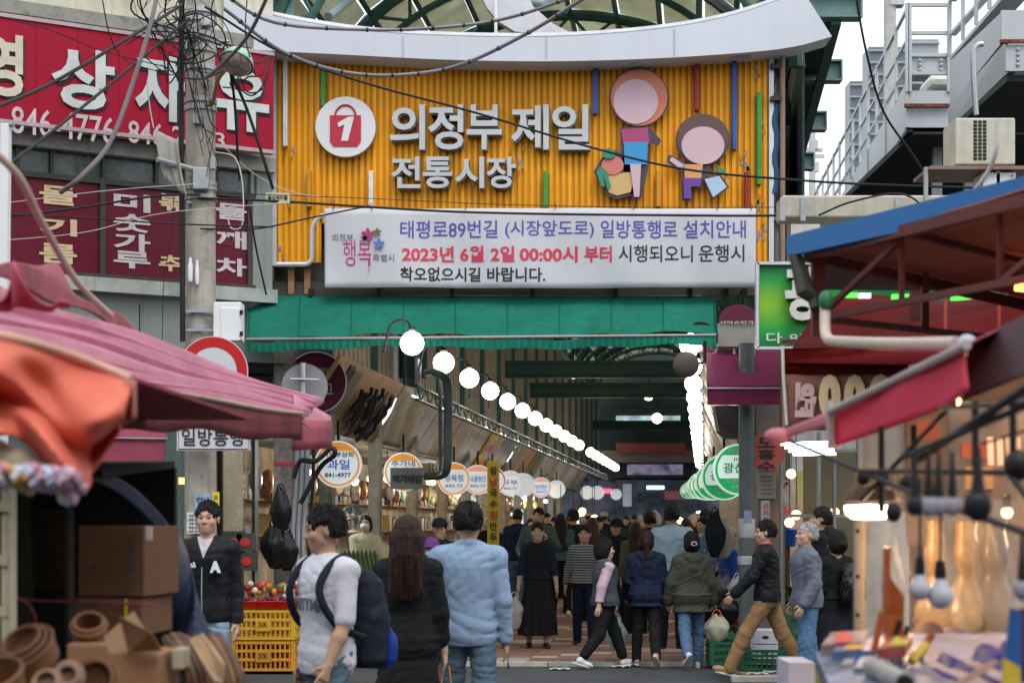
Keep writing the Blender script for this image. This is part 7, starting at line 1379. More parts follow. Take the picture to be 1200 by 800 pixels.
obj('valance', MB().grid(ev, 80, 3), M('maroon_valance', (.16,.035,.04), rough=.8, var=.35, vs=5, stretch=(1,1,.2)), sc_, smooth=True, solid=.004)
obj('edge_piping', MB().tube([cp2(i/20,1)+Vector((0,-.004,0)) for i in range(21)], .012, 6), M('piping_tan', (.36,.27,.22)), sc_, smooth=True)
obj('end_flap', MB().grid(lambda u, v: P(344+44*u, (462+26*u)+v*(26+8*u), 9.4+.5*u-.1*v), 8, 4), PKC, sc_, smooth=True, solid=.004)
obj('end_valance', MB().grid(lambda u, v: P(343+46*u, (492+1*u)+v*(36-4*u), 9.3+.5*u), 8, 3), M('pink_maroon', (.32,.07,.10), var=.4, vs=6, stretch=(1,1,.2)), sc_, smooth=True, solid=.004)
obj('under_shade', MB().grid(lambda u, v: cp2(u, .2+.8*v)+Vector((0,.02,-.10)), 20, 4), M('painted_under_shade', (.06,.02,.02)), sc_, solid=.004)  # dark sheet paints the shade beneath the canopy
ru = MB().grid(lambda u, v: P(-40+250*u+0*v, 300+110*u*u+24*u+v*(26-10*u)+6*math.sin(u*15+v*2)-(0 if v else 22*math.exp(-((u-.42)/.07)**2)), 5.4+4.0*u)+Vector((0,.05*math.sin(u*21),0)), 60, 8)
obj('bunched_cloth', ru, M('bunched_pink', (.36,.10,.13), rough=.7, var=.25, vs=5), sc_, smooth=True, solid=.01)
obj('peak_fold', MB().grid(lambda u, v: P(-10+95*u, 362-(48*math.exp(-((u-.30)/.16)**2)+6)*v+0, 5.3-.1*v)+Vector((0,.06*math.sin(u*12),0)), 26, 8), M('peak_pink', (.50,.11,.15), rough=.6, trans=.15), sc_, smooth=True, solid=.008)
obj('added_shade_roof', MB().hull4([(-6,4.7,2.05),(-1.17,4.7,2.05),(-1.12,7.3,2.05),(-6,7.3,2.05)], (0,0,.012)), DKP, sc_)  # unseen roof added to keep sky light off the boxes below
for px, Y in ((-70,4.4),(-60,7.5)): q = P(px,430,Y); obj('canopy_post', MB().tube([(q.x,q.y,0),(q.x,q.y,q.z)], .025, 8), BLACK, sc_)
ot = thing('orange_tarpaulin', 'coral orange tarpaulin bunched and sagging to a point in the left foreground', 'tarpaulin', P(60,570,4.3))
def op(u, v):
    # u across, v down
    tx = -90+245*u; ty = 385+ (55*u*u) + 8*u; by_ = 505+70*math.exp(-((u-.74)/.2)**2)-30*(u-.9)*(u > .9)*3; x = tx+v*(-16*u if u > .8 else 0)
    y = ty+(by_-ty)*v; d = 4.3-.12*math.sin(v*2.6)+.05*math.sin(u*9+v*7)+.10*math.exp(-((v-.45-.35*u)/.10)**2)+.07*math.sin(v*9-u*14)*v
    return P(x, y, d)
obj('tarp_cloth', MB().grid(op, 70, 44), M('coral_tarp', (.80,.20,.13), rough=.6, trans=.2, var=.15, vs=1.8, bump=.6, bs=7, dirt=.2, dc=(.65,.10,.06)), ot, smooth=True, solid=.005)
obj('tarp_hem', MB().tube([op(i/30,0)+Vector((0,-.01,.006)) for i in range(31)], .014, 6), M('hem_cream', (.60,.36,.27)), ot, smooth=True)
obj('hanging_edge', MB().grid(lambda u, v: P(146+13*u, 446+v*52-8*u*v, 4.25+.05*math.sin(u*5)), 6, 8), M('tarp_pale', (.62,.28,.22), trans=.2), ot, smooth=True, solid=.004)
rg_ = thing('rag_bundle', 'twisted pastel rags and ribbons tied along a pale roll under the orange tarpaulin', 'rags', P(50,590,4.2))
obj('cloth_roll', MB().tube([P(-60,508,4.3), P(0,540,4.25), P(45,560,4.25)], .05, 10), M('roll_beige', (.40,.34,.25), rough=.9), rg_, smooth=True)
rr_ = random.Random(6)
for i in range(34):
    x = rr_.uniform(-30, 84); y = 552+x*.12+rr_.uniform(-6,6); m_ = M('rag%d' % (i % 6), [(.45,.50,.66),(.55,.33,.42),(.62,.60,.62),(.60,.32,.06),(.5,.25,.32),(.35,.42,.6)][i % 6], rough=.8)
    obj('rag', MB().tube(bez([P(x-10,y-6,4.15), P(x,y+rr_.uniform(-4,5),4.1), P(x+8,y+8,4.15), P(x+rr_.uniform(4,18),y+rr_.uniform(14,34) if x > 60 else y+10,4.15)], 3), [.008]+[rr_.uniform(.010,.018)]*8+[.005], 6), m_, rg_, smooth=True)
lad = thing('aluminium_ladder', 'pale metal ladder standing at the left picture edge', 'ladder', P(0,900,5))
for px in (6, 15, -55): obj('rail', MB().bar(P(px,1240,5.0), P(px,565,5.05), .022, .05), M('ladder_metal', (.42,.40,.30), rough=.5, dirt=.4), lad)
for py in (592, 655, 715, 778, 840): obj('rung', MB().bar(P(-56,py,5.02), P(10,py+1,5.02), .022, .03), M('ladder_metal'), lad)
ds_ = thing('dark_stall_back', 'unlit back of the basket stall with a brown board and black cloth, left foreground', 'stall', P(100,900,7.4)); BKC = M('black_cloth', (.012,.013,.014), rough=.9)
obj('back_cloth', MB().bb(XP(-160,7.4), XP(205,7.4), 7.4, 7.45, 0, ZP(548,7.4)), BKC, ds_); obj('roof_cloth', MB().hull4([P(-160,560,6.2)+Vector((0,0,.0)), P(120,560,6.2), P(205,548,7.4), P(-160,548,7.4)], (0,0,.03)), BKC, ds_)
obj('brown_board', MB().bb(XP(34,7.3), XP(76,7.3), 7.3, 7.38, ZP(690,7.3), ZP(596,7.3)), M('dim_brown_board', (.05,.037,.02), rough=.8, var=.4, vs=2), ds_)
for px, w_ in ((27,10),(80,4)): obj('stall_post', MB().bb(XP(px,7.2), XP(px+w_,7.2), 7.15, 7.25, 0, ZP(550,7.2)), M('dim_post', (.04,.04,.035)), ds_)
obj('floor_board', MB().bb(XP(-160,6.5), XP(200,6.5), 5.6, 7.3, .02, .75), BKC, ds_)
cv = thing('navy_tarpaulin', 'dark navy tarpaulin draped over the carton stack and falling to the right', 'tarpaulin', P(215,800,6.6))
def nv(u, v): return P(100+95*u**.8+v*(28+20*math.sin(v*1.5))*u + (20*v*u), 560+62*u*u+v*(150+110*u), 6.2+.5*u-.15*v*u)+Vector((0,.05*math.sin(v*9+u*5)*v,0))
NVY = M('navy_tarp', (.028,.040,.085), rough=.4, var=.3, vs=3, bump=.4, bs=7)
obj('tarp_fall', MB().grid(lambda u, v: P(186+14*v+u*(18+34*math.sin(min(1,v*1.25)*PI*.5)), 612+v*190+8*u, 6.7-.1*math.sin(u*PI))+Vector((0,.06*math.sin(v*9+u*7),0)), 18, 40), NVY, cv, smooth=True, solid=.006)
obj('tarp_top', MB().grid(lambda u, v: P(95+105*u, 548+70*u*u+v*(14+10*u), 6.3+.4*u), 24, 6), NVY, cv, smooth=True, solid=.008)
def cbox(label, x0, y0, x1, y1, Y, d, m=CARD, strap=None, lab=None, rz=0):
    t = thing('cardboard_box', label, 'box', P((x0+x1)/2, y1, Y)); b = MB().box(((XP(x0,Y)+XP(x1,Y))/2, Y+d/2, (ZP(y0,Y)+ZP(y1,Y))/2), (XP(x1,Y)-XP(x0,Y), d, ZP(y0,Y)-ZP(y1,Y)), Matrix.Rotation(rad(rz),3,'Z')); obj('carton', b, m, t, bevel=.006)
    if strap: obj('strap', MB().bb(XP(strap,Y-.012), XP(strap+3.5,Y-.012), Y-.016, Y-.012, ZP(y1,Y), ZP(y0,Y)), M('yellow_strap', (.62,.50,.03)), t)
    return t
CDK = M('brown_carton', (.15,.075,.04), rough=.85, var=.08, dirt=.12)
bx = cbox('large brown carton with dark vertical printing, top of the stack', 98, 616, 180, 699, 6.0, .35, CDK, rz=-9)
text('FUNCHES 59', bx, INK, P(148,626,5.92), (0,0,-1), (1,0,0), 57*6/F, 11*6/F, bold=.02, depth=.003); text('IBX', bx, INK, P(107,660,5.93), (0,0,-1), (1,0,0), 12*6/F, 7*6/F, depth=.003); obj('label_sheet', MB().bb(XP(174,5.9), XP(181,5.9), 5.86, 5.87, ZP(632,5.9), ZP(616,5.9)), M('label_white', (.6,.5,.48)), bx)
cbox('darker carton with a yellow strap below the printed one', 92, 701, 174, 745, 6.0, .35, CDK, strap=146, rz=-6)
cbox('open flapped carton behind the upright basket', 78, 754, 128, 800, 5.1, .3, CARD)
oc2 = cbox('open carton with raised flaps in the basket heap', 128, 766, 186, 815, 4.9, .3, M('tan_carton', (.30,.16,.09), rough=.8))
obj('flap', MB().hull4([P(128,766,4.9), P(186,764,4.9), P(156,716,5.0), P(122,745,4.95)], (0,.008,0)), CARD, oc2); obj('flap', MB().hull4([P(150,765,4.88), P(190,762,4.88), P(176,740,4.8), P(140,722,4.85)], (0,.008,0)), CARD, oc2)
bt = thing('basket_table', 'low table under the heap of wooden baskets, left foreground', 'table', P(60,860,4.9)); obj('top', MB().bb(XP(-200,4.8), XP(210,4.8), 4.4, 5.4, ZP(835,4.8)-.03, ZP(835,4.8)), WOOD, bt)
for x in (XP(-190,4.8), XP(200,4.8)): 
    for y in (4.45, 5.35): obj('table_leg', MB().bb(x-.02, x+.02, y-.02, y+.02, 0, ZP(835,4.8)-.03), WOOD, bt)
BSK = M('bent_wood', (.22,.105,.055), rough=.65, var=.25, vs=5, bump=.2, bs=20); BSL = M('pale_bent_wood', (.30,.18,.12), rough=.65, var=.25, vs=5)
def basket(label, px, py, r_, h_, tilt, rz, Y, m, nested=0):
    c_ = P(px,py,Y); k_ = Y/F; R = Matrix.Rotation(rad(rz),3,'Z') @ Matrix.Rotation(rad(tilt),3,'X'); t = thing('wooden_basket', label, 'basket', c_, 'bentwood sieves and baskets')
    for q in range(nested+1):
        s = 1-.16*q; o = R @ Vector((0,0,.012*q)); rr = r_*k_*s; hh = h_*k_*s
        obj('hoop', MB().lathe([(rr*.86,-hh),(rr*.98,0),(rr*1.02,0),(rr*1.02,-hh*.18),(rr*.97,-hh*.2),(rr*.88,-hh),(0,-hh*.98)] if q == 0 else [(rr*.9,-hh*.5),(rr,0),(rr*1.03,0),(rr*.94,-hh*.5)], c_+o, 30, R), m, t, smooth=True)
        obj('rim', MB().tube([c_+o+R @ Vector((rr*math.cos(a), rr*math.sin(a), 0)) for a in [2*PI*i/30 for i in range(30)]], .006, 6, closed=True), m, t, smooth=True)
    return t
for a in (('upright deep basket tipped towards the camera beside the cartons',104,732,20,46,38,8,5.2,BSK,1),('large oval sieve at the left of the heap',30,757,34,26,42,-28,4.6,BSK,2),('long sieve lying behind the left one',15,775,42,28,40,-22,4.7,BSK,1),('small sieve at the front centre of the heap',80,792,17,20,75,10,4.4,BSL,2),('round sieve standing on edge behind the front one',112,796,26,20,70,-5,4.7,BSK,1),('pale low sieve at the bottom of the heap',55,800,16,16,60,0,4.2,BSL,1),('dark basket cut off by the left picture edge',-10,790,36,40,30,-20,4.4,BSK,0)): basket(*a)
bb_ = thing('wood_slab_stack', 'fanned stack of curved bark edged wooden slabs at the foot of the navy tarpaulin', 'wood', P(225,830,5.2))
for i in range(9): x = 194+i*7.5; obj('slab', MB().tube(bez([P(x,748-4*math.sin(i),5.3), P(x+14,766,5.15), P(x+26,792,5.1), P(x+30,828,5.1)], 4), [.014]+[.020]*11+[.02], 6), M('slab%d' % (i % 3), [(.14,.075,.045),(.20,.11,.06),(.10,.055,.035)][i % 3], var=.4, vs=12), bb_, smooth=True)
obj('slab_face', MB().hull4([P(222,748,5.0), P(236,742,5.0), P(262,778,4.95), P(260,800,4.95), P(250,796,4.95)], (0,.03,0)), M('sawn_wood', (.50,.33,.20), var=.3, vs=10), bb_)
wbx = thing('white_block', 'small pale rectangular block wedged between the carton and the slabs', 'block', P(207,785,5)); obj('block_body', MB().bb(XP(201,5), XP(215,5), 5, 5.1, ZP(784,5), ZP(760,5)), M('pale_block', (.42,.40,.30)), wbx, bevel=.005)
pr_ = thing('pink_string', 'thin pink string stretched across the dark stall with a loose end', 'string', P(60,712,6)); obj('string_run', MB().tube(bez([P(20,700,6.3), P(40,703,6.2), P(100,705,6.0), P(180,708,5.9)], 4), .004, 5), M('pink_cord_c', (.35,.06,.10)), pr_); obj('loose_end', MB().tube(bez([P(22,702,6.2), P(32,706,6.15), P(40,718,6.1), P(42,730,6.1)], 4), .006, 5), M('pink_cord_c'), pr_)
# ---------------------------------------------------------------- small goods by the right hand post
crate('dark green lattice crate under the white cartons', XP(905,17.9), 17.9, .07, CRG, W_=.72, H_=.22, D_=.4)
crate('dark green crate of leeks at the foot of the gate post', XP(853,18.9), 18.9, .03, CRG, W_=.42, H_=.27, D_=.36)
lk = thing('leek_bunch', 'bunch of dark green leeks standing in the crate by the gate post', 'vegetables', P(853,765,18.9)); rr_ = random.Random(12)
for q in range(60): x = rr_.uniform(832,872); b_ = P(x,762,18.85+rr_.random()*.2); obj('leaf', MB().hull4([b_, b_+Vector((.012,0,0)), b_+Vector((rr_.uniform(-.08,.08),rr_.uniform(-.05,.03),rr_.uniform(.08,.2)))], (0,.002,0)), M('leek_leaf', (.02,.07,.02), var=.4, rnd=.4), lk)
for i, (y0, y1) in enumerate(((738,754),(755,772))):
    t = thing('white_carton', ['upper white carton with an oval handle hole','lower white carton with an oval handle hole'][i], 'box', P(898,y1,17.9)); z0, z1 = ZP(y1,17.85), ZP(y0,17.85); obj('carton_body', MB().bb(XP(884,17.85), XP(912,17.85), 17.85, 18.15, z0, z1), M('carton_lilac', (.58,.57,.64), rough=.7), t, bevel=.004); obj('handle_hole', MB().prism([(.035*math.cos(a), .014*math.sin(a)) for a in [2*PI*q/16 for q in range(16)]], P(897,(y0+y1)/2,17.845), (1,0,0), (0,0,1), .004), BLACK, t)
tv = thing('vegetable_table', 'low table of greens and bagged vegetables between post and striding man', 'stall', (XP(905,19.6), 19.6, 0)); obj('table_top', MB().bb(XP(880,19.7), XP(985,19.7), 19.5, 20.2, .62, .66), TRAYG, tv)
for px in (884, 980): obj('table_leg', MB().bb(XP(px,19.6), XP(px+3,19.6), 19.55, 19.6, .03, .62), DALU, tv)
for i in range(6): inst('produce', pile[(2,3,4,0,5,2)[i]], (XP(890+i*17,19.8), 19.8, .66), tv)
obj('blue_tub', MB().lathe([(0,0),(.1,0),(.13,.2),(0,.2)], P(922,640,19.9), 14), M('tub_blue', (.02,.12,.5), rough=.4), tv, smooth=True); obj('front_cloth', MB().bb(XP(882,19.45), XP(984,19.45), 19.44, 19.46, .05, .6), M('mint_cloth', (.06,.20,.12), var=.5, vs=8), tv)
obj('lit_back_board', MB().bb(XP(912,20.3), XP(1010,20.3), 20.28, 20.35, .7, 2.2), M('peach_board', (.62,.45,.34), rough=.8), tv)
nb = bag('white plastic bag printed with red letters hanging above the vegetable table', P(921,592,19.3), .16, .42, M('white_film', (.62,.58,.55), rough=.4, trans=.3, bump=.5, bs=12)); text('NOK', nb, RED, P(914,606,19.15), (1,0,0), (0,0,1), .14, .11, bold=.03)
tl_ = thing('tube_light_row', 'row of bright white fluorescent tubes under the price stall roof', 'lamp', P(935,525,14))
for i in range(4): obj('tube', MB().bar(P(916+i*5,520+i*4,13.9), P(972+i*2,518+i*4.5,14.6), .025, .025), COOLL, tl_)
gls = thing('glass_kiosk', 'glazed shop bay with pale frames behind the price stall', 'kiosk', (XP(940,18.9), 18.9, 0))
for px in (914, 958, 976, 1004): obj('frame_post', MB().bb(XP(px,18.9), XP(px+3,18.9), 18.85, 18.95, 0, 2.6), ALU, gls)
for py in (528, 604): obj('frame_rail', MB().bb(XP(914,18.9), XP(1010,18.9), 18.86, 18.94, ZP(py+2,18.9), ZP(py-2,18.9)), ALU, gls)
obj('yellow_strip', MB().bb(XP(934,18.8), XP(940,18.8), 18.78, 18.82, ZP(590,18.8), ZP(552,18.8)), M('ystrip', (.6,.5,.15)), gls); obj('brown_panel', MB().bb(XP(942,19.3), XP(1010,19.3), 19.3, 19.35, 1.0, 2.4), M('kiosk_brown', (.16,.14,.09)), gls)
for i, (px, py) in enumerate(((927,555),(978,600),(925,612),(933,603))): l = thing('hanging_bulb', ['bulb in the glazed bay behind the coral disc sign','bulb beside the black dressed woman','small bulb by the printed white bag','second small bulb by the printed white bag'][i], 'lamp', P(px,py,19)); obj('bulb', MB().ell(P(px,py,19), .055, 10, 8), WARM, l, smooth=True); obj('flex', MB().tube([P(px,py-4,19), P(px,500,19)], .005, 4), BLACK, l)

# paper scraps on the pavement and unseen buildings added behind the viewer to shade the low stalls
for i, (px, py, Y) in enumerate(((886,787,17.3),(906,785,17.5),(726,779,18.9),(655,783,18.6))):
    x, y = XP(px, Y), Y; t = thing('paper_scrap', ['crumpled leaflet on the pavement under the green crate','second leaflet on the pavement right of the first','tiny scrap on the asphalt by the pink trainers','tiny scrap on the asphalt near mid kerb'][i], 'litter', (x, y, 0)); z0 = .066 if i < 2 else .002
    obj('paper', MB().grid(lambda u, v: Vector((x-.1+.22*u, y-.06+.12*v, z0+.02*abs(math.sin(u*7+v*3+i)))), 8, 4), NOTE, t, smooth=True)
for i, (x0, x1, hgt) in enumerate(((-34,-13,9.5),(-12.6,4,8.5),(4.4,18,10),(18.5,36,9))):
    t = thing('added_street_building', ['far left brick building across the street','left brick building across the street','right brick building across the street','far right brick building across the street'][i], 'building', ((x0+x1)/2, -9, 0))
    obj('wall', MB().bb(x0, x1, -15, -9, 0, hgt), M('street_brick%d' % (i % 2), [(.22,.13,.10),(.26,.24,.21)][i % 2], rough=.9), t)
    n = int((x1-x0)/2.6)
    for f_ in range(2):
        for q in range(n): xx = x0+1+q*2.6; obj('window', MB().bb(xx, xx+1.4, -9, -8.95, 3.6+f_*2.9, 5.2+f_*2.9), FROST, t)
    for q in range(n): xx = x0+.5+q*2.6; obj('shutter', MB().bb(xx, xx+2.2, -9, -8.93, .05, 2.7), M('shutter_grey', (.2,.2,.2)), t)

ew = thing('white_post', 'narrow white post cut off by the left picture edge above the pink canopy', 'post', P(5,302,12))
obj('post_body', MB().bar(P(2,600,12), P(7,146,12), .085, .06), WHITEP, ew, bevel=.006); obj('post_cap', MB().box(P(7,146,12), (.1,.08,.02)), GREYM, ew); obj('dark_edge', MB().bar(P(-3,600,12), P(1,146,12), .012, .05), BLACK, ew)
# ---------------------------------------------------------------- people
BLKC = cloth('black_cotton', (.014,.015,.017)); NAVY = cloth('navy_cotton', (.016,.022,.045)); DENIM = cloth('mid_denim', (.085,.16,.28), dirt=.3, dc=(.18,.26,.38), ds=4); DENL = cloth('light_denim', (.30,.42,.55), dirt=.35, dc=(.55,.62,.70), ds=4)
DENG = cloth('grey_blue_denim', (.10,.16,.22), dirt=.3, dc=(.16,.22,.28)); SHB = cloth('light_blue_shirt', (.24,.34,.49), var=.06, rough=.8); SHB2 = cloth('sky_blue_shirt', (.34,.46,.56)); TEE = cloth('white_tee', (.56,.56,.63), var=.04)
TAN = cloth('tan_chino', (.30,.175,.085)); GRJ = cloth('slate_jacket', (.13,.145,.185), rough=.6); OLV = cloth('olive_parka', (.055,.06,.045), rough=.7); VEST = cloth('charcoal_vest', (.06,.07,.085)); PNKS = cloth('pink_blouse', (.50,.36,.43)); BLKJ = cloth('black_jacket', (.012,.014,.017), rough=.5)
REDK = cloth('red_knit', (.40,.04,.04)); BLUJ = cloth('cobalt_jacket', (.02,.07,.33), rough=.5); CREM = cloth('cream_top', (.62,.56,.38)); TEAL = cloth('grey_teal_shirt', (.06,.10,.10)); DENJ = cloth('dusty_denim_jacket', (.06,.11,.14)); PURP = cloth('purple_felt', (.12,.05,.20)); BEIG = cloth('beige_cap', (.38,.32,.23)); BRNC = cloth('dark_brown_cloth', (.05,.035,.028)); GRYT = cloth('grey_top', (.18,.18,.19))
WSH = M('white_trainer', (.66,.68,.70), rough=.5, var=.08); BSH = M('black_shoe', (.02,.02,.022), rough=.4); PSH = M('pink_trainer', (.55,.28,.24), rough=.5, var=.15); TSH = M('tan_shoe', (.36,.20,.09), rough=.6); GSO = M('dark_sole', (.05,.05,.05), rough=.6)
STRP = bpy.data.materials.new('striped_jersey'); STRP.use_nodes = True; _M['striped_jersey'] = STRP
_nn = STRP.node_tree.nodes; _ll = STRP.node_tree.links; w_ = _nn.new('ShaderNodeTexWave'); w_.bands_direction = 'Z'; w_.inputs['Scale'].default_value = 9.5; w_.inputs['Distortion'].default_value = .8; w_.inputs['Detail Scale'].default_value = 1.2
t_ = _nn.new('ShaderNodeTexCoord'); r_ = _nn.new('ShaderNodeValToRGB'); r_.color_ramp.elements[0].position = .62; r_.color_ramp.elements[0].color = (.045,.05,.05,1); r_.color_ramp.elements[1].position = .75; r_.color_ramp.elements[1].color = (.34,.35,.32,1)
_ll.new(t_.outputs['Object'], w_.inputs['Vector']); _ll.new(w_.outputs['Fac'], r_.inputs[0]); _ll.new(r_.outputs[0], _nn['Principled BSDF'].inputs['Base Color']); _nn['Principled BSDF'].inputs['Roughness'].default_value = .85
PEO = {}
def ptext(ro, s, M_, o, w, h, yaw=0, rot=0, curve=None, depth=.003, bold=.03, name='chest_print'):
    """print lying on the garment, given in the wearer's own axes (x to the wearer's right hand side when facing +Y)"""
    ux = Vector((math.cos(yaw), math.sin(yaw), 0)); return text(s, ro, M_, o, ux, (0,0,1), w, h, bold=bold, depth=depth, name=name)
A = person
# 1 man in the black bomber jacket
ro, T, ar, le, Z = A('man in a black jacket with a white letter emblem and light jeans', 243, 12.5, 590, 176, dict(tops=[dict(m=cloth('white_under', (.5,.45,.5)), g=.006, s=0, neck='round', hem=.95), dict(m=BLKJ, g=.024, s=1, neck=0, v=.13, hem=.84, a=.005, n='jacket')], pants=DENL, shoe=WSH, armL=(-3,6,14,0), armR=(6,10,34,12), legL=(2,2), legR=(-2,0), hairt=.018, nod=-3, d=.95), h=.0075)
ptext(ro, 'A', WHITEP, Vector((-.065, .163, Z(1.26))), -.07, .075, depth=.012, bold=.05) if False else None
def front_print(ro, s, m, cx, cz, w, h, y, **k):   # reads correctly for someone looking at the wearer's front
    return text(s, ro, m, Vector((cx+w/2, y, cz-h/2)), (-1,0,0), (0,0,1), w, h, name='emblem', **k)
front_print(ro, 'A', WHITEP, -.095, Z(1.24), .078, .085, .135, bold=.06, depth=.02)
for i in range(3): obj('emblem', MB().prism([(.0,0),(.012,0),(.004+.0,.012+.01*i),(-.006,.018+.012*i)] , (.09-i*.016, .15, Z(1.235)), (-1,0,0), (0,0,1), .02), WHITEP, ro)
obj('zip', MB().tube([Vector((0,.158,Z(.86))), Vector((0,.168,Z(1.05))), Vector((0,.16,Z(1.24)))], .004, 5), GREYM, ro)
# 2 young man in the white T-shirt with a backpack
ro, T, ar, le, Z = A('young man in a white printed T-shirt carrying a navy backpack, walking left', 383, 9.0, 600, 132, dict(tops=[dict(m=TEE, g=.022, s=.46, neck='round', hem=.80, a=.006, fl=.012, sg=1.1)], pants=DENG, shoe=WSH, armL=(8,6,20,0), armR=(-8,7,18,0), legL=(14,6), legR=(-12,10), head=-34, nod=6, skin=SKIN[2], w=1.0, hairt=.016), h=.0055)
cp0 = text('VAITYMA', ro, M('grey_print', (.10,.11,.13), rough=.8, bump=0), Vector((.135, 0, Z(1.15))), (-1,0,0), (0,0,1), .27, .065, bold=.012, depth=.004, name='chest_print')
for v in cp0.data.vertices: v.co.y += .134*(1-min(.98, abs(v.co.x/.170))**2.4)**(1/2.4)+.004; v.co.z -= .9*v.co.x*v.co.x
for sx in (-1, 1): obj('strap', MB().tube(bez([Vector((sx*.115,-.12,Z(1.30))), Vector((sx*.12,-.04,Z(1.435))), Vector((sx*.125,.08,Z(1.38))), Vector((sx*.135,.145,Z(1.25))), Vector((sx*.165,.06,Z(1.08))), Vector((sx*.15,-.13,Z(1.0)))], 6), .021, 8), cloth('strap_navy', (.018,.022,.035)), ro, smooth=True)
bp = thing('backpack', 'navy and royal blue backpack on the young man in the white T-shirt', 'backpack', (0,0,0)); bp.matrix_world = Matrix.Translation(ro.location) @ Matrix.Rotation(rad(132), 4, 'Z')
G = Field((-.22,-.42,.75), (.22,-.08,1.5), .008); G.loft([.84,.88,1.1,1.3,1.36],[.13,.16,.17,.14,.10],[.07,.10,.11,.085,.05], cy=[-.22,-.235,-.24,-.22,-.20], k=.02); G.wrinkle(.006, 4, .9)
o = bpy.data.objects.new('pack_body', net_mesh('pack_body', G.mesh(), [cloth('pack_navy', (.018,.022,.035), rough=.6)])); COL.objects.link(o); o.parent = bp; WL[o.name] = Vector((0,0,0))
G = Field((-.22,-.42,.75), (.22,-.08,1.3), .008); G.loft([.84,.88,1.0,1.06],[.12,.15,.155,.12],[.03,.05,.045,.02], cy=[-.32,-.33,-.335,-.32], k=.02); G.wrinkle(.005, 7, .9)
o = bpy.data.objects.new('front_pocket', net_mesh('front_pocket', G.mesh(), [cloth('pack_royal', (.015,.06,.30), rough=.6)])); COL.objects.link(o); o.parent = bp; WL[o.name] = Vector((0,0,0))
# 3 woman in the long black coat
ro, T, ar, le, Z = A('woman with long brown hair in a loose black coat, seen from behind', 478, 10.5, 608, -4, dict(f=1, tops=[dict(m=BLKC, g=.03, s=.86, neck=0, hem=.40, a=.007, n='coat', fl=.05)], pants=BLKC, shoe=BSH, armL=(4,8,14,0), armR=(2,10,10,0), hair='long', hairm=HAIRB, hairl=.40, skin=SKIN[0], w=1.0, hairt=.02), h=.0065, face=False)
hnd = ar['R'][2]+ar['R'][3]*.09; wv = lambda v: ro.location+Matrix.Rotation(rad(-4),3,'Z') @ v
bg_ = thing('tan_bag', 'small tan strapped bag held low by the woman in the black coat', 'bag', wv(hnd)+Vector((0,0,-.42)))
c_ = wv(hnd); obj('strap', MB().tube([c_+Vector((-.05,0,-.28)), c_+Vector((-.012,-.012,-.01)), c_+Vector((.02,.01,-.01)), c_+Vector((.05,0,-.28))], .007, 6), M('orange_strap', (.50,.22,.09)), bg_, smooth=True); obj('bag_body', MB().box(c_+Vector((0,0,-.36)), (.22,.08,.18)), M('tan_leather', (.40,.24,.13)), bg_, bevel=.015); obj('red_tag', MB().box(c_+Vector((-.05,-.03,-.07)), (.03,.008,.09)), M('tag_red', (.5,.05,.05)), bg_)
# 4 man in the light blue shirt
ro, T, ar, le, Z = A('man in a light blue shirt and jeans seen from behind, phone in his right hand', 549, 10.8, 595, 0, dict(tops=[dict(m=SHB, g=.026, s=1, neck='collar', hem=.80, a=.007, fl=.01)], pants=DENG, shoe=BSH, armL=(0,6,12,0), armR=(-4,8,14,0), legL=(8,2), legR=(-6,4), w=1.03, d=1.0, skin=SKIN[1], hairt=.018), h=.0058, face=False)
obj('collar_band', MB().lathe([(.062,0),(.066,.0),(.060,.035),(.056,.035)], le((0,-.004,Z(1.435))), 24), SHB, ro, smooth=True)
hnd = ar['R'][2]+ar['R'][3]*.10; ph = thing('phone', 'grey mobile phone in the hand of the man in the light blue shirt', 'phone', ro.location+hnd); obj('phone_body', MB().box(ro.location+hnd+Vector((.01,.02,-.02)), (.012,.075,.14), Matrix.Rotation(rad(-35),3,'X')), M('phone_slate', (.10,.11,.15), rough=.25), ph, bevel=.004)
cuf = 0
# 5 woman in the black dress
ro, T, ar, le, Z = A('woman in a long black dress with navy sleeves facing the camera with a white bag', 630, 21.3, 615, 178, dict(f=1, tops=[dict(m=NAVY, g=.02, s=1, neck=0, hem=1.0), dict(m=BLKC, g=.032, s=0, neck=0, hem=.95, n='waistcoat')], skirt=BLKC, shem=.20, flare=.23, pleat=11, shoe=BSH, armL=(0,14,10,0), armR=(0,14,10,0), hair='short', w=1.04, legL=(4,0), legR=(-4,0)), h=.010)
b5 = bag('crumpled white carrier bag held by the woman in the black dress', ro.location+Vector((-.29,-.06,.47)), .13, .42, M('white_film'), seed=5)
# 6 striped jersey
A('woman in a grey striped jersey and navy trousers facing the camera, behind the vest lady', 685, 21.8, 619, 170, dict(f=1, tops=[dict(m=STRP, g=.022, s=1, neck='round', hem=.88)], pants=NAVY, shoe=BSH, armL=(6,10,12,0), armR=(-8,16,14,0), hair='short', w=1.08, legL=(4,0), legR=(-6,4)), h=.010)
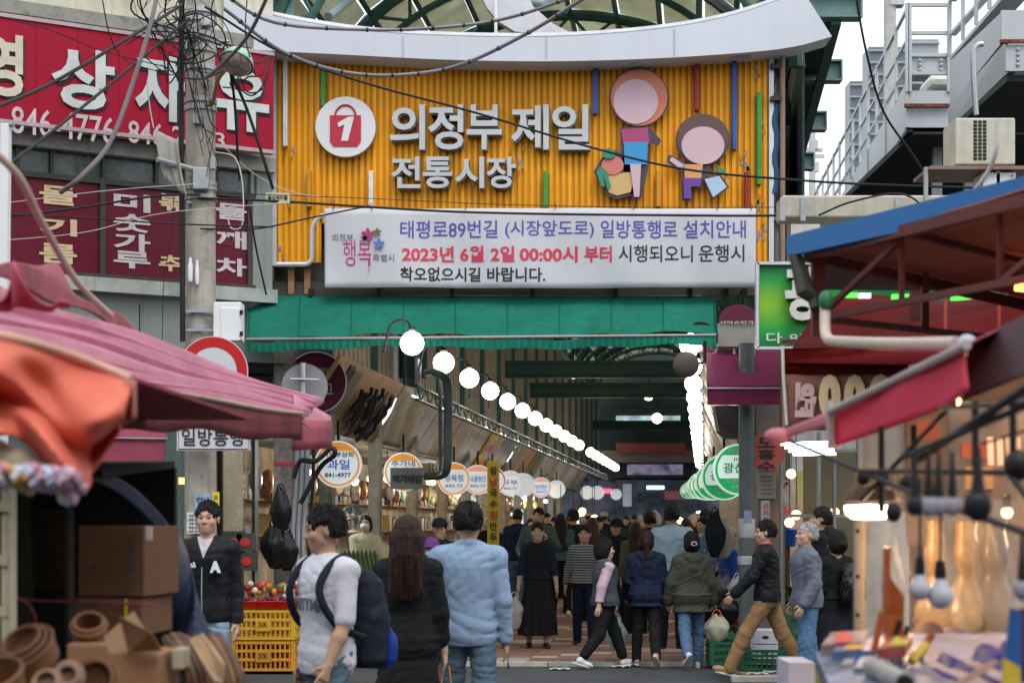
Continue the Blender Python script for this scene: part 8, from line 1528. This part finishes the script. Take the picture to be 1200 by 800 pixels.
# 7 vest lady
ro, T, ar, le, Z = A('older woman in charcoal vest over pink blouse striding right', 709, 18.8, 630, -74, dict(f=1, tops=[dict(m=PNKS, g=.022, s=1, neck='collar', hem=.92, sg=1.15), dict(m=VEST, g=.042, s=0, neck=0, v=.14, hem=.86, n='vest', fl=.01)], pants=BLKC, plen=.82, legw=1.1, shoe=WSH, armL=(-2,10,44,0), armR=(-26,14,14,0), legL=(24,4), legR=(-16,22), footL=8, footR=-18, hair='bob', hairt=.02, w=1.14, d=1.2, head=-4, skin=SKIN[0]), h=.008)
hh = Matrix.Rotation(rad(-74),3,'Z') @ (ar['L'][2]+ar['L'][3]*.1); bag('translucent mint carrier bag hanging beside the charcoal vest lady', ro.location+hh+Vector((.02,.04,-.30)), .13, .36, M('mint_film', (.45,.56,.54), rough=.35, trans=.3, bump=.5, bs=12), seed=7)
# 8 navy hoodie
A('woman in a dark navy hooded jacket and black leggings walking away in pink trainers', 757, 18.9, 627, -4, dict(f=1, tops=[dict(m=NAVY, g=.045, s=1, neck=0, hem=.76, hood=1, a=.008, sg=1.2)], pants=BLKC, legw=.98, shoe=PSH, armL=(8,12,30,0), armR=(4,12,22,0), hair='tail', hairm=HAIRB, w=1.16, d=1.15, legL=(6,2), legR=(-10,22), footR=-38), h=.0085, face=False)
# 9 olive parka
ro, T, ar, le, Z = A('woman in an olive parka and blue jeans walking away, carrying a cream tote bag', 810, 18.8, 626, 6, dict(f=1, tops=[dict(m=OLV, g=.05, s=1, neck=0, hem=.72, hood=1, a=.008, fl=.02, sg=1.3)], pants=DENIM, shoe=WSH, armL=(2,16,14,0), armR=(2,16,14,0), hair='bun', w=1.15, d=1.15, legL=(-14,30), footL=-42, legR=(12,4)), h=.0085, face=False)
obj('hair_tie', MB().tube([T @ Vector((.03*math.cos(a), -.155, 1.575+.02*math.sin(a))) for a in [2*PI*i/12 for i in range(12)]], .007, 6, closed=True), M('tie_pink', (.6,.35,.33)), ro)
obj('waist_cord', MB().tube([Vector((.225*math.cos(a), .195*math.sin(a), Z(.95))) for a in [2*PI*i/30 for i in range(30)]], .007, 6, closed=True), cloth('olive_cord', (.12,.12,.09)), ro)
hh = Matrix.Rotation(rad(6),3,'Z') @ (ar['R'][2]+ar['R'][3]*.1); bag('cream tote bag with orange handles carried by the woman in the olive parka', ro.location+hh+Vector((.05,0,-.22)), .15, .30, M('cream_tote', (.52,.50,.38), rough=.8), handle=M('orange_handle', (.70,.18,.03)), seed=9)
# 10 tall light shirt
A('tall man in a pale sky blue shirt walking away deeper in the arcade', 787, 21.2, 593, -6, dict(tops=[dict(m=SHB2, g=.045, s=1, neck='collar', hem=.84, a=.008)], pants=BLKC, shoe=BSH, armL=(4,10,14,0), armR=(4,10,40,0), w=1.12, hairt=.026), h=.010, face=False)
# 11 striding man
ro, T, ar, le, Z = A('man in black jacket, red knitwear and tan trousers striding left past the post', 899, 17.3, 607, 80, dict(tops=[dict(m=REDK, g=.002, s=0, neck='collar', hem=1.1, a=.001), dict(m=BLKJ, g=.034, s=1, neck=0, v=.20, hem=.86, a=.007, n='jacket', sg=1.15)], pants=TAN, legw=1.12, shoe=TSH, armL=(30,10,14,0), armR=(-8,8,10,0), legL=(31,6), footL=14, legR=(-22,14), footR=-28, head=8, lean=3, w=1.02, hairt=.012, skin=SKIN[1]), h=.0075)
# 12 grey haired man
A('grey haired man in a slate blue jacket and jeans facing left', 946, 16.2, 617, 98, dict(tops=[dict(m=GRJ, g=.04, s=.97, neck='collar', hem=.84, a=.008, sg=1.2)], pants=DENIM, legw=1.15, shoe=BSH, armL=(-4,8,34,0), armR=(-14,10,42,0), legL=(6,4), legR=(-6,6), hairm=HAIRG, hairt=.006, head=6, w=1.08, d=1.1, nod=-6, skin=SKIN[1], lean=3), h=.0075)
# 13
A('dark haired man just behind the grey haired man, only head and shoulders showing', 959, 17.9, 595, 84, dict(tops=[dict(m=BLKC, g=.02, s=1)], pants=BLKC, shoe=BSH, hairt=.02, head=4, nod=-8, skin=SKIN[1]), h=.010)
# 14 woman in black with a backpack
ro, T, ar, le, Z = A('woman in a black flared dress with a black backpack, turned away to the right', 980, 17.0, 626, 24, dict(f=1, tops=[dict(m=BLKC, g=.024, s=.9, neck='wide', hem=.95)], skirt=BLKC, shem=.28, flare=.28, pleat=9, shoe=BSH, hair='bun', hairt=.022, w=1.06, d=1.05, armL=(0,12,20,0), armR=(6,12,40,0)), h=.009, face=False)
bp2 = thing('backpack', 'black quilted backpack on the woman in the flared dress', 'backpack', ro.location); 
G = Field((-.2,-.42,.7), (.2,-.05,1.35), .010); G.loft([.80,.85,1.02,1.14,1.2],[.12,.15,.15,.12,.08],[.06,.09,.09,.07,.04], cy=[-.20,-.215,-.215,-.19,-.18], k=.02); G.wrinkle(.008, 9, 1.2)
o = bpy.data.objects.new('pack_body', net_mesh('pack_body', G.mesh(), [BAGB])); COL.objects.link(o); o.parent = bp2; WL[o.name] = Vector((0,0,0)); bp2.rotation_euler = (0,0,rad(42))
obj('white_strap', MB().tube(bez([Vector((.06,-.11,Z(1.20))), Vector((.08,-.06,Z(1.40))), Vector((.09,.05,Z(1.40))), Vector((.1,.12,Z(1.25)))], 5), .012, 6), OFFW, ro, smooth=True)
A('dark haired woman between the slate jacket man and the black dress, mostly hidden', 968, 18.2, 622, 60, dict(f=1, tops=[dict(m=BLKC, g=.02, s=1)], pants=BLKC, shoe=BSH, hair='perm', hairt=.02, H=1.5), h=.012, face=False)
A('dark haired vendor in the glazed bay, half hidden behind the backpack', 991, 19.6, 607, 120, dict(tops=[dict(m=cloth('khaki_top', (.16,.13,.08)), g=.02, s=.5)], pants=BLKC, shoe=BSH, armR=(50,10,30,0)), h=.012)
# 15 blue jacket
ro, T, ar, le, Z = A('woman in a cobalt blue jacket and beige cap facing right beside the post', 854, 21.3, 621, -80, dict(f=1, tops=[dict(m=BLUJ, g=.035, s=1, neck='collar', hem=.88)], pants=BLKC, shoe=BSH, armL=(20,10,50,0), armR=(10,10,60,0), hair='short', cap=('cap', BEIG), w=1.08), h=.010)
bag('bulging black carrier bag at the post beside the cobalt jacket', P(848,693,19.3), .17, .36, M('dark_film', (.07,.06,.07), rough=.3, bump=.5, bs=14), seed=15); bag('brown black bag heaped below the bulging black one', P(852,716,19.2), .15, .30, BAGB, seed=16); bag('white film bag crushed against the round post', P(864,690,19.2), .11, .28, M('white_film'), seed=17)
bag('green film bag of vegetables at the foot of the post', P(860,750,19.3), .16, .20, M('green_film', (.04,.30,.16), rough=.35, trans=.2), seed=18); bag('red sack beside the green film bag', P(862,728,19.4), .10, .22, M('red_sack', (.40,.03,.04)), seed=19)
bag('big black cloth bag hung above the beige cap', P(838,626,20.6), .13, .55, BLKC, seed=20); bag('white bag hung beside the big black cloth bag', P(849,632,20.8), .12, .45, M('white_film'), seed=21)
# 16 masked vendor
ro, T, ar, le, Z = A('stall vendor in a cream top wearing a white mask behind the cucumber rack', 428, 22.8, 604, 205, dict(f=1, tops=[dict(m=CREM, g=.03, s=.5, neck='round', hem=.9)], pants=BLKC, shoe=BSH, armL=(24,10,40,0), armR=(28,10,40,0), hair='bun', skin=SKIN[0], nod=-14, head=-30), h=.010)
obj('face_mask', MB().ell(T @ Vector((0,.075,1.53)), (.058,.05,.045), 14, 10, T.to_3x3()), WHITEP, ro, smooth=True)
# 17 caps between coat and shirt
A('person in a black cap facing the camera beside the light blue shirt', 515, 19.8, 609, 176, dict(tops=[dict(m=BLKC, g=.025, s=1)], pants=BLKC, shoe=BSH, cap=('cap', BLKC)), h=.012)
ro, T, ar, le, Z = A('short person in a purple hat and white mask behind the brown haired woman', 505, 19.0, 636, 172, dict(f=1, tops=[dict(m=GRYT, g=.025, s=1)], pants=BLKC, shoe=BSH, cap=('hat', PURP)), h=.012)
obj('face_mask', MB().ell(T @ Vector((0,.07,1.535)), (.058,.05,.045), 12, 8, T.to_3x3()), WHITEP, ro, smooth=True)
# 18-21
A('woman with very long black hair in a dusty denim jacket and white trainers walking away', 657, 28.5, 604, 4, dict(f=1, tops=[dict(m=DENJ, g=.04, s=1, neck=0, hem=.92)], pants=BLKC, shoe=WSH, hair='long', hairl=.5, armL=(0,14,20,0), legL=(6,0), legR=(-8,6)), h=.012, face=False)
A('man in a grey teal shirt facing the camera with one hand raised to his chest', 631, 26, 595, 165, dict(tops=[dict(m=TEAL, g=.03, s=1)], pants=BLKC, shoe=BSH, armL=(20,24,110,40), armR=(4,20,70,30), w=1.1), h=.012)
A('woman with long brown hair in an olive top walking away behind the navy hoodie', 745, 24, 613, 0, dict(f=1, tops=[dict(m=cloth('olive_top', (.09,.10,.05)), g=.03, s=1)], pants=BLKC, shoe=BSH, hair='long', hairm=HAIRB, hairl=.45), h=.012, face=False)
A('person in a black bucket hat looking left behind the charcoal vest lady', 722, 25, 609, 150, dict(tops=[dict(m=BLKC, g=.03, s=1)], pants=BLKC, shoe=BSH, cap=('hat', BLKC)), h=.012)
A('young man in an open blue denim shirt over white beside the hung black bag', 824, 23.5, 606, 120, dict(tops=[dict(m=TEE, g=.012, s=0, hem=.9), dict(m=cloth('blue_denim_shirt', (.10,.22,.36)), g=.03, s=1, v=.2, neck=0, n='shirt')], pants=BLKC, shoe=BSH), h=.012)
A('man with swept dark hair walking away left of the pale blue shirt', 761, 25, 600, 10, dict(tops=[dict(m=BLKC, g=.03, s=1)], pants=BLKC, shoe=BSH, hairt=.03), h=.012, face=False)
A('dark haired person in a black coat and white mask right of the pale blue shirt', 806, 24.5, 612, 178, dict(f=1, tops=[dict(m=BLKC, g=.03, s=1)], pants=BLKC, shoe=BSH, hair='bob'), h=.012)
A('woman with wavy maroon hair in dark clothes walking away left of centre', 694, 27, 607, 0, dict(f=1, tops=[dict(m=BRNC, g=.03, s=1)], pants=BLKC, shoe=BSH, hair='long', hairl=.3, hairm=M('maroon_hair', (.05,.012,.014), rough=.4)), h=.013, face=False)
A('man in a black cap looking right behind the long black haired woman', 672, 30.5, 597, 200, dict(tops=[dict(m=BLKC, g=.03, s=1)], pants=BLKC, shoe=BSH, cap=('cap', BLKC)), h=.013)
# the crowd deeper in the arcade: four figures copied with other clothes
proto = []
for i, (c, yw) in enumerate(((dict(tops=[dict(m=BLKC, g=.03, s=1)], pants=NAVY, shoe=BSH, legL=(10,2), legR=(-12,10)), 0),(dict(f=1, tops=[dict(m=BLKC, g=.03, s=1)], pants=NAVY, shoe=BSH, hair='bob', legL=(-8,6), legR=(10,2)), 180),(dict(f=1, tops=[dict(m=BLKC, g=.035, s=1)], skirt=NAVY, shem=.4, shoe=BSH, hair='long', hairl=.3), 0),(dict(tops=[dict(m=BLKC, g=.03, s=1)], pants=NAVY, shoe=BSH, cap=('cap', BEIG)), 180))):
    c['H'] = 1.66 if i in (1,2) else 1.74
    proto.append(A('', 0, 30, 0, 0, c, h=.018, face=False, group='shoppers deeper in the arcade', loc=(AX(.6,33+i), 33.0+i*.8, 0))[0])
CW_ = [('black', (.015,.015,.017)),('dark green', (.02,.05,.035)),('grey', (.13,.13,.14)),('maroon', (.12,.015,.03)),('navy', (.015,.022,.06)),('beige', (.34,.28,.2)),('white', (.5,.5,.52)),('brown', (.09,.05,.03)),('teal', (.03,.12,.13)),('orange', (.45,.14,.03))]
KIND = ['short haired man in a %s jacket','bob haired woman in a %s jacket','long haired woman in a %s top and skirt','man in a beige cap and %s jacket']
WHERE = ['by the left stalls','left of mid aisle','in mid aisle','right of mid aisle','by the right stalls']
used = set(); r = random.Random(77); n_ = 0
for j in range(46):
    y = 28+ (j/46.)**1.3*34; lane = (j*3+ (j//5)) % 5; x = AX(-1.75+ .98*lane, y)+r.uniform(-.25,.25); k = r.randrange(4); ci = r.randrange(10) if r.random() < .55 else r.choice((0,0,4,1))
    depth = ['nearer','middle','farther','farthest'][min(3, int((y-28)/9))]
    lab = (KIND[k] % CW_[ci][0])+' '+WHERE[lane]+', '+depth+' crowd'
    t_ = 0
    while lab in used and t_ < 40: ci = (ci+1) % 10; t_ += 1; k = (k+(ci == 0)) % 4; lab = (KIND[k] % CW_[ci][0])+' '+WHERE[lane]+', '+depth+' crowd'
    used.add(lab); away = r.random() < .55
    m = cloth('crowd_'+CW_[ci][0].replace(' ', '_'), CW_[ci][1])
    if n_ < 4 and False: pass
    copy_tree(proto[k], (x, y, 0), rz=(0 if away else PI)+r.uniform(-.5,.5), label=lab, swap={'black_cotton': m, 'navy_cotton': r.choice((BLKC, DENIM, NAVY, BRNC)), 'beige_cap': r.choice((BEIG, BLKC, NAVY)), 'black_hair': r.choice((HAIR, HAIR, HAIRB, HAIRG))}, scale=r.uniform(.93,1.04))
for p in proto:
    for ch in [o for o in bpy.data.objects if o.parent == p]:
        for g in [o for o in bpy.data.objects if o.parent == ch]: bpy.data.objects.remove(g)
        bpy.data.objects.remove(ch)
    bpy.data.objects.remove(p)
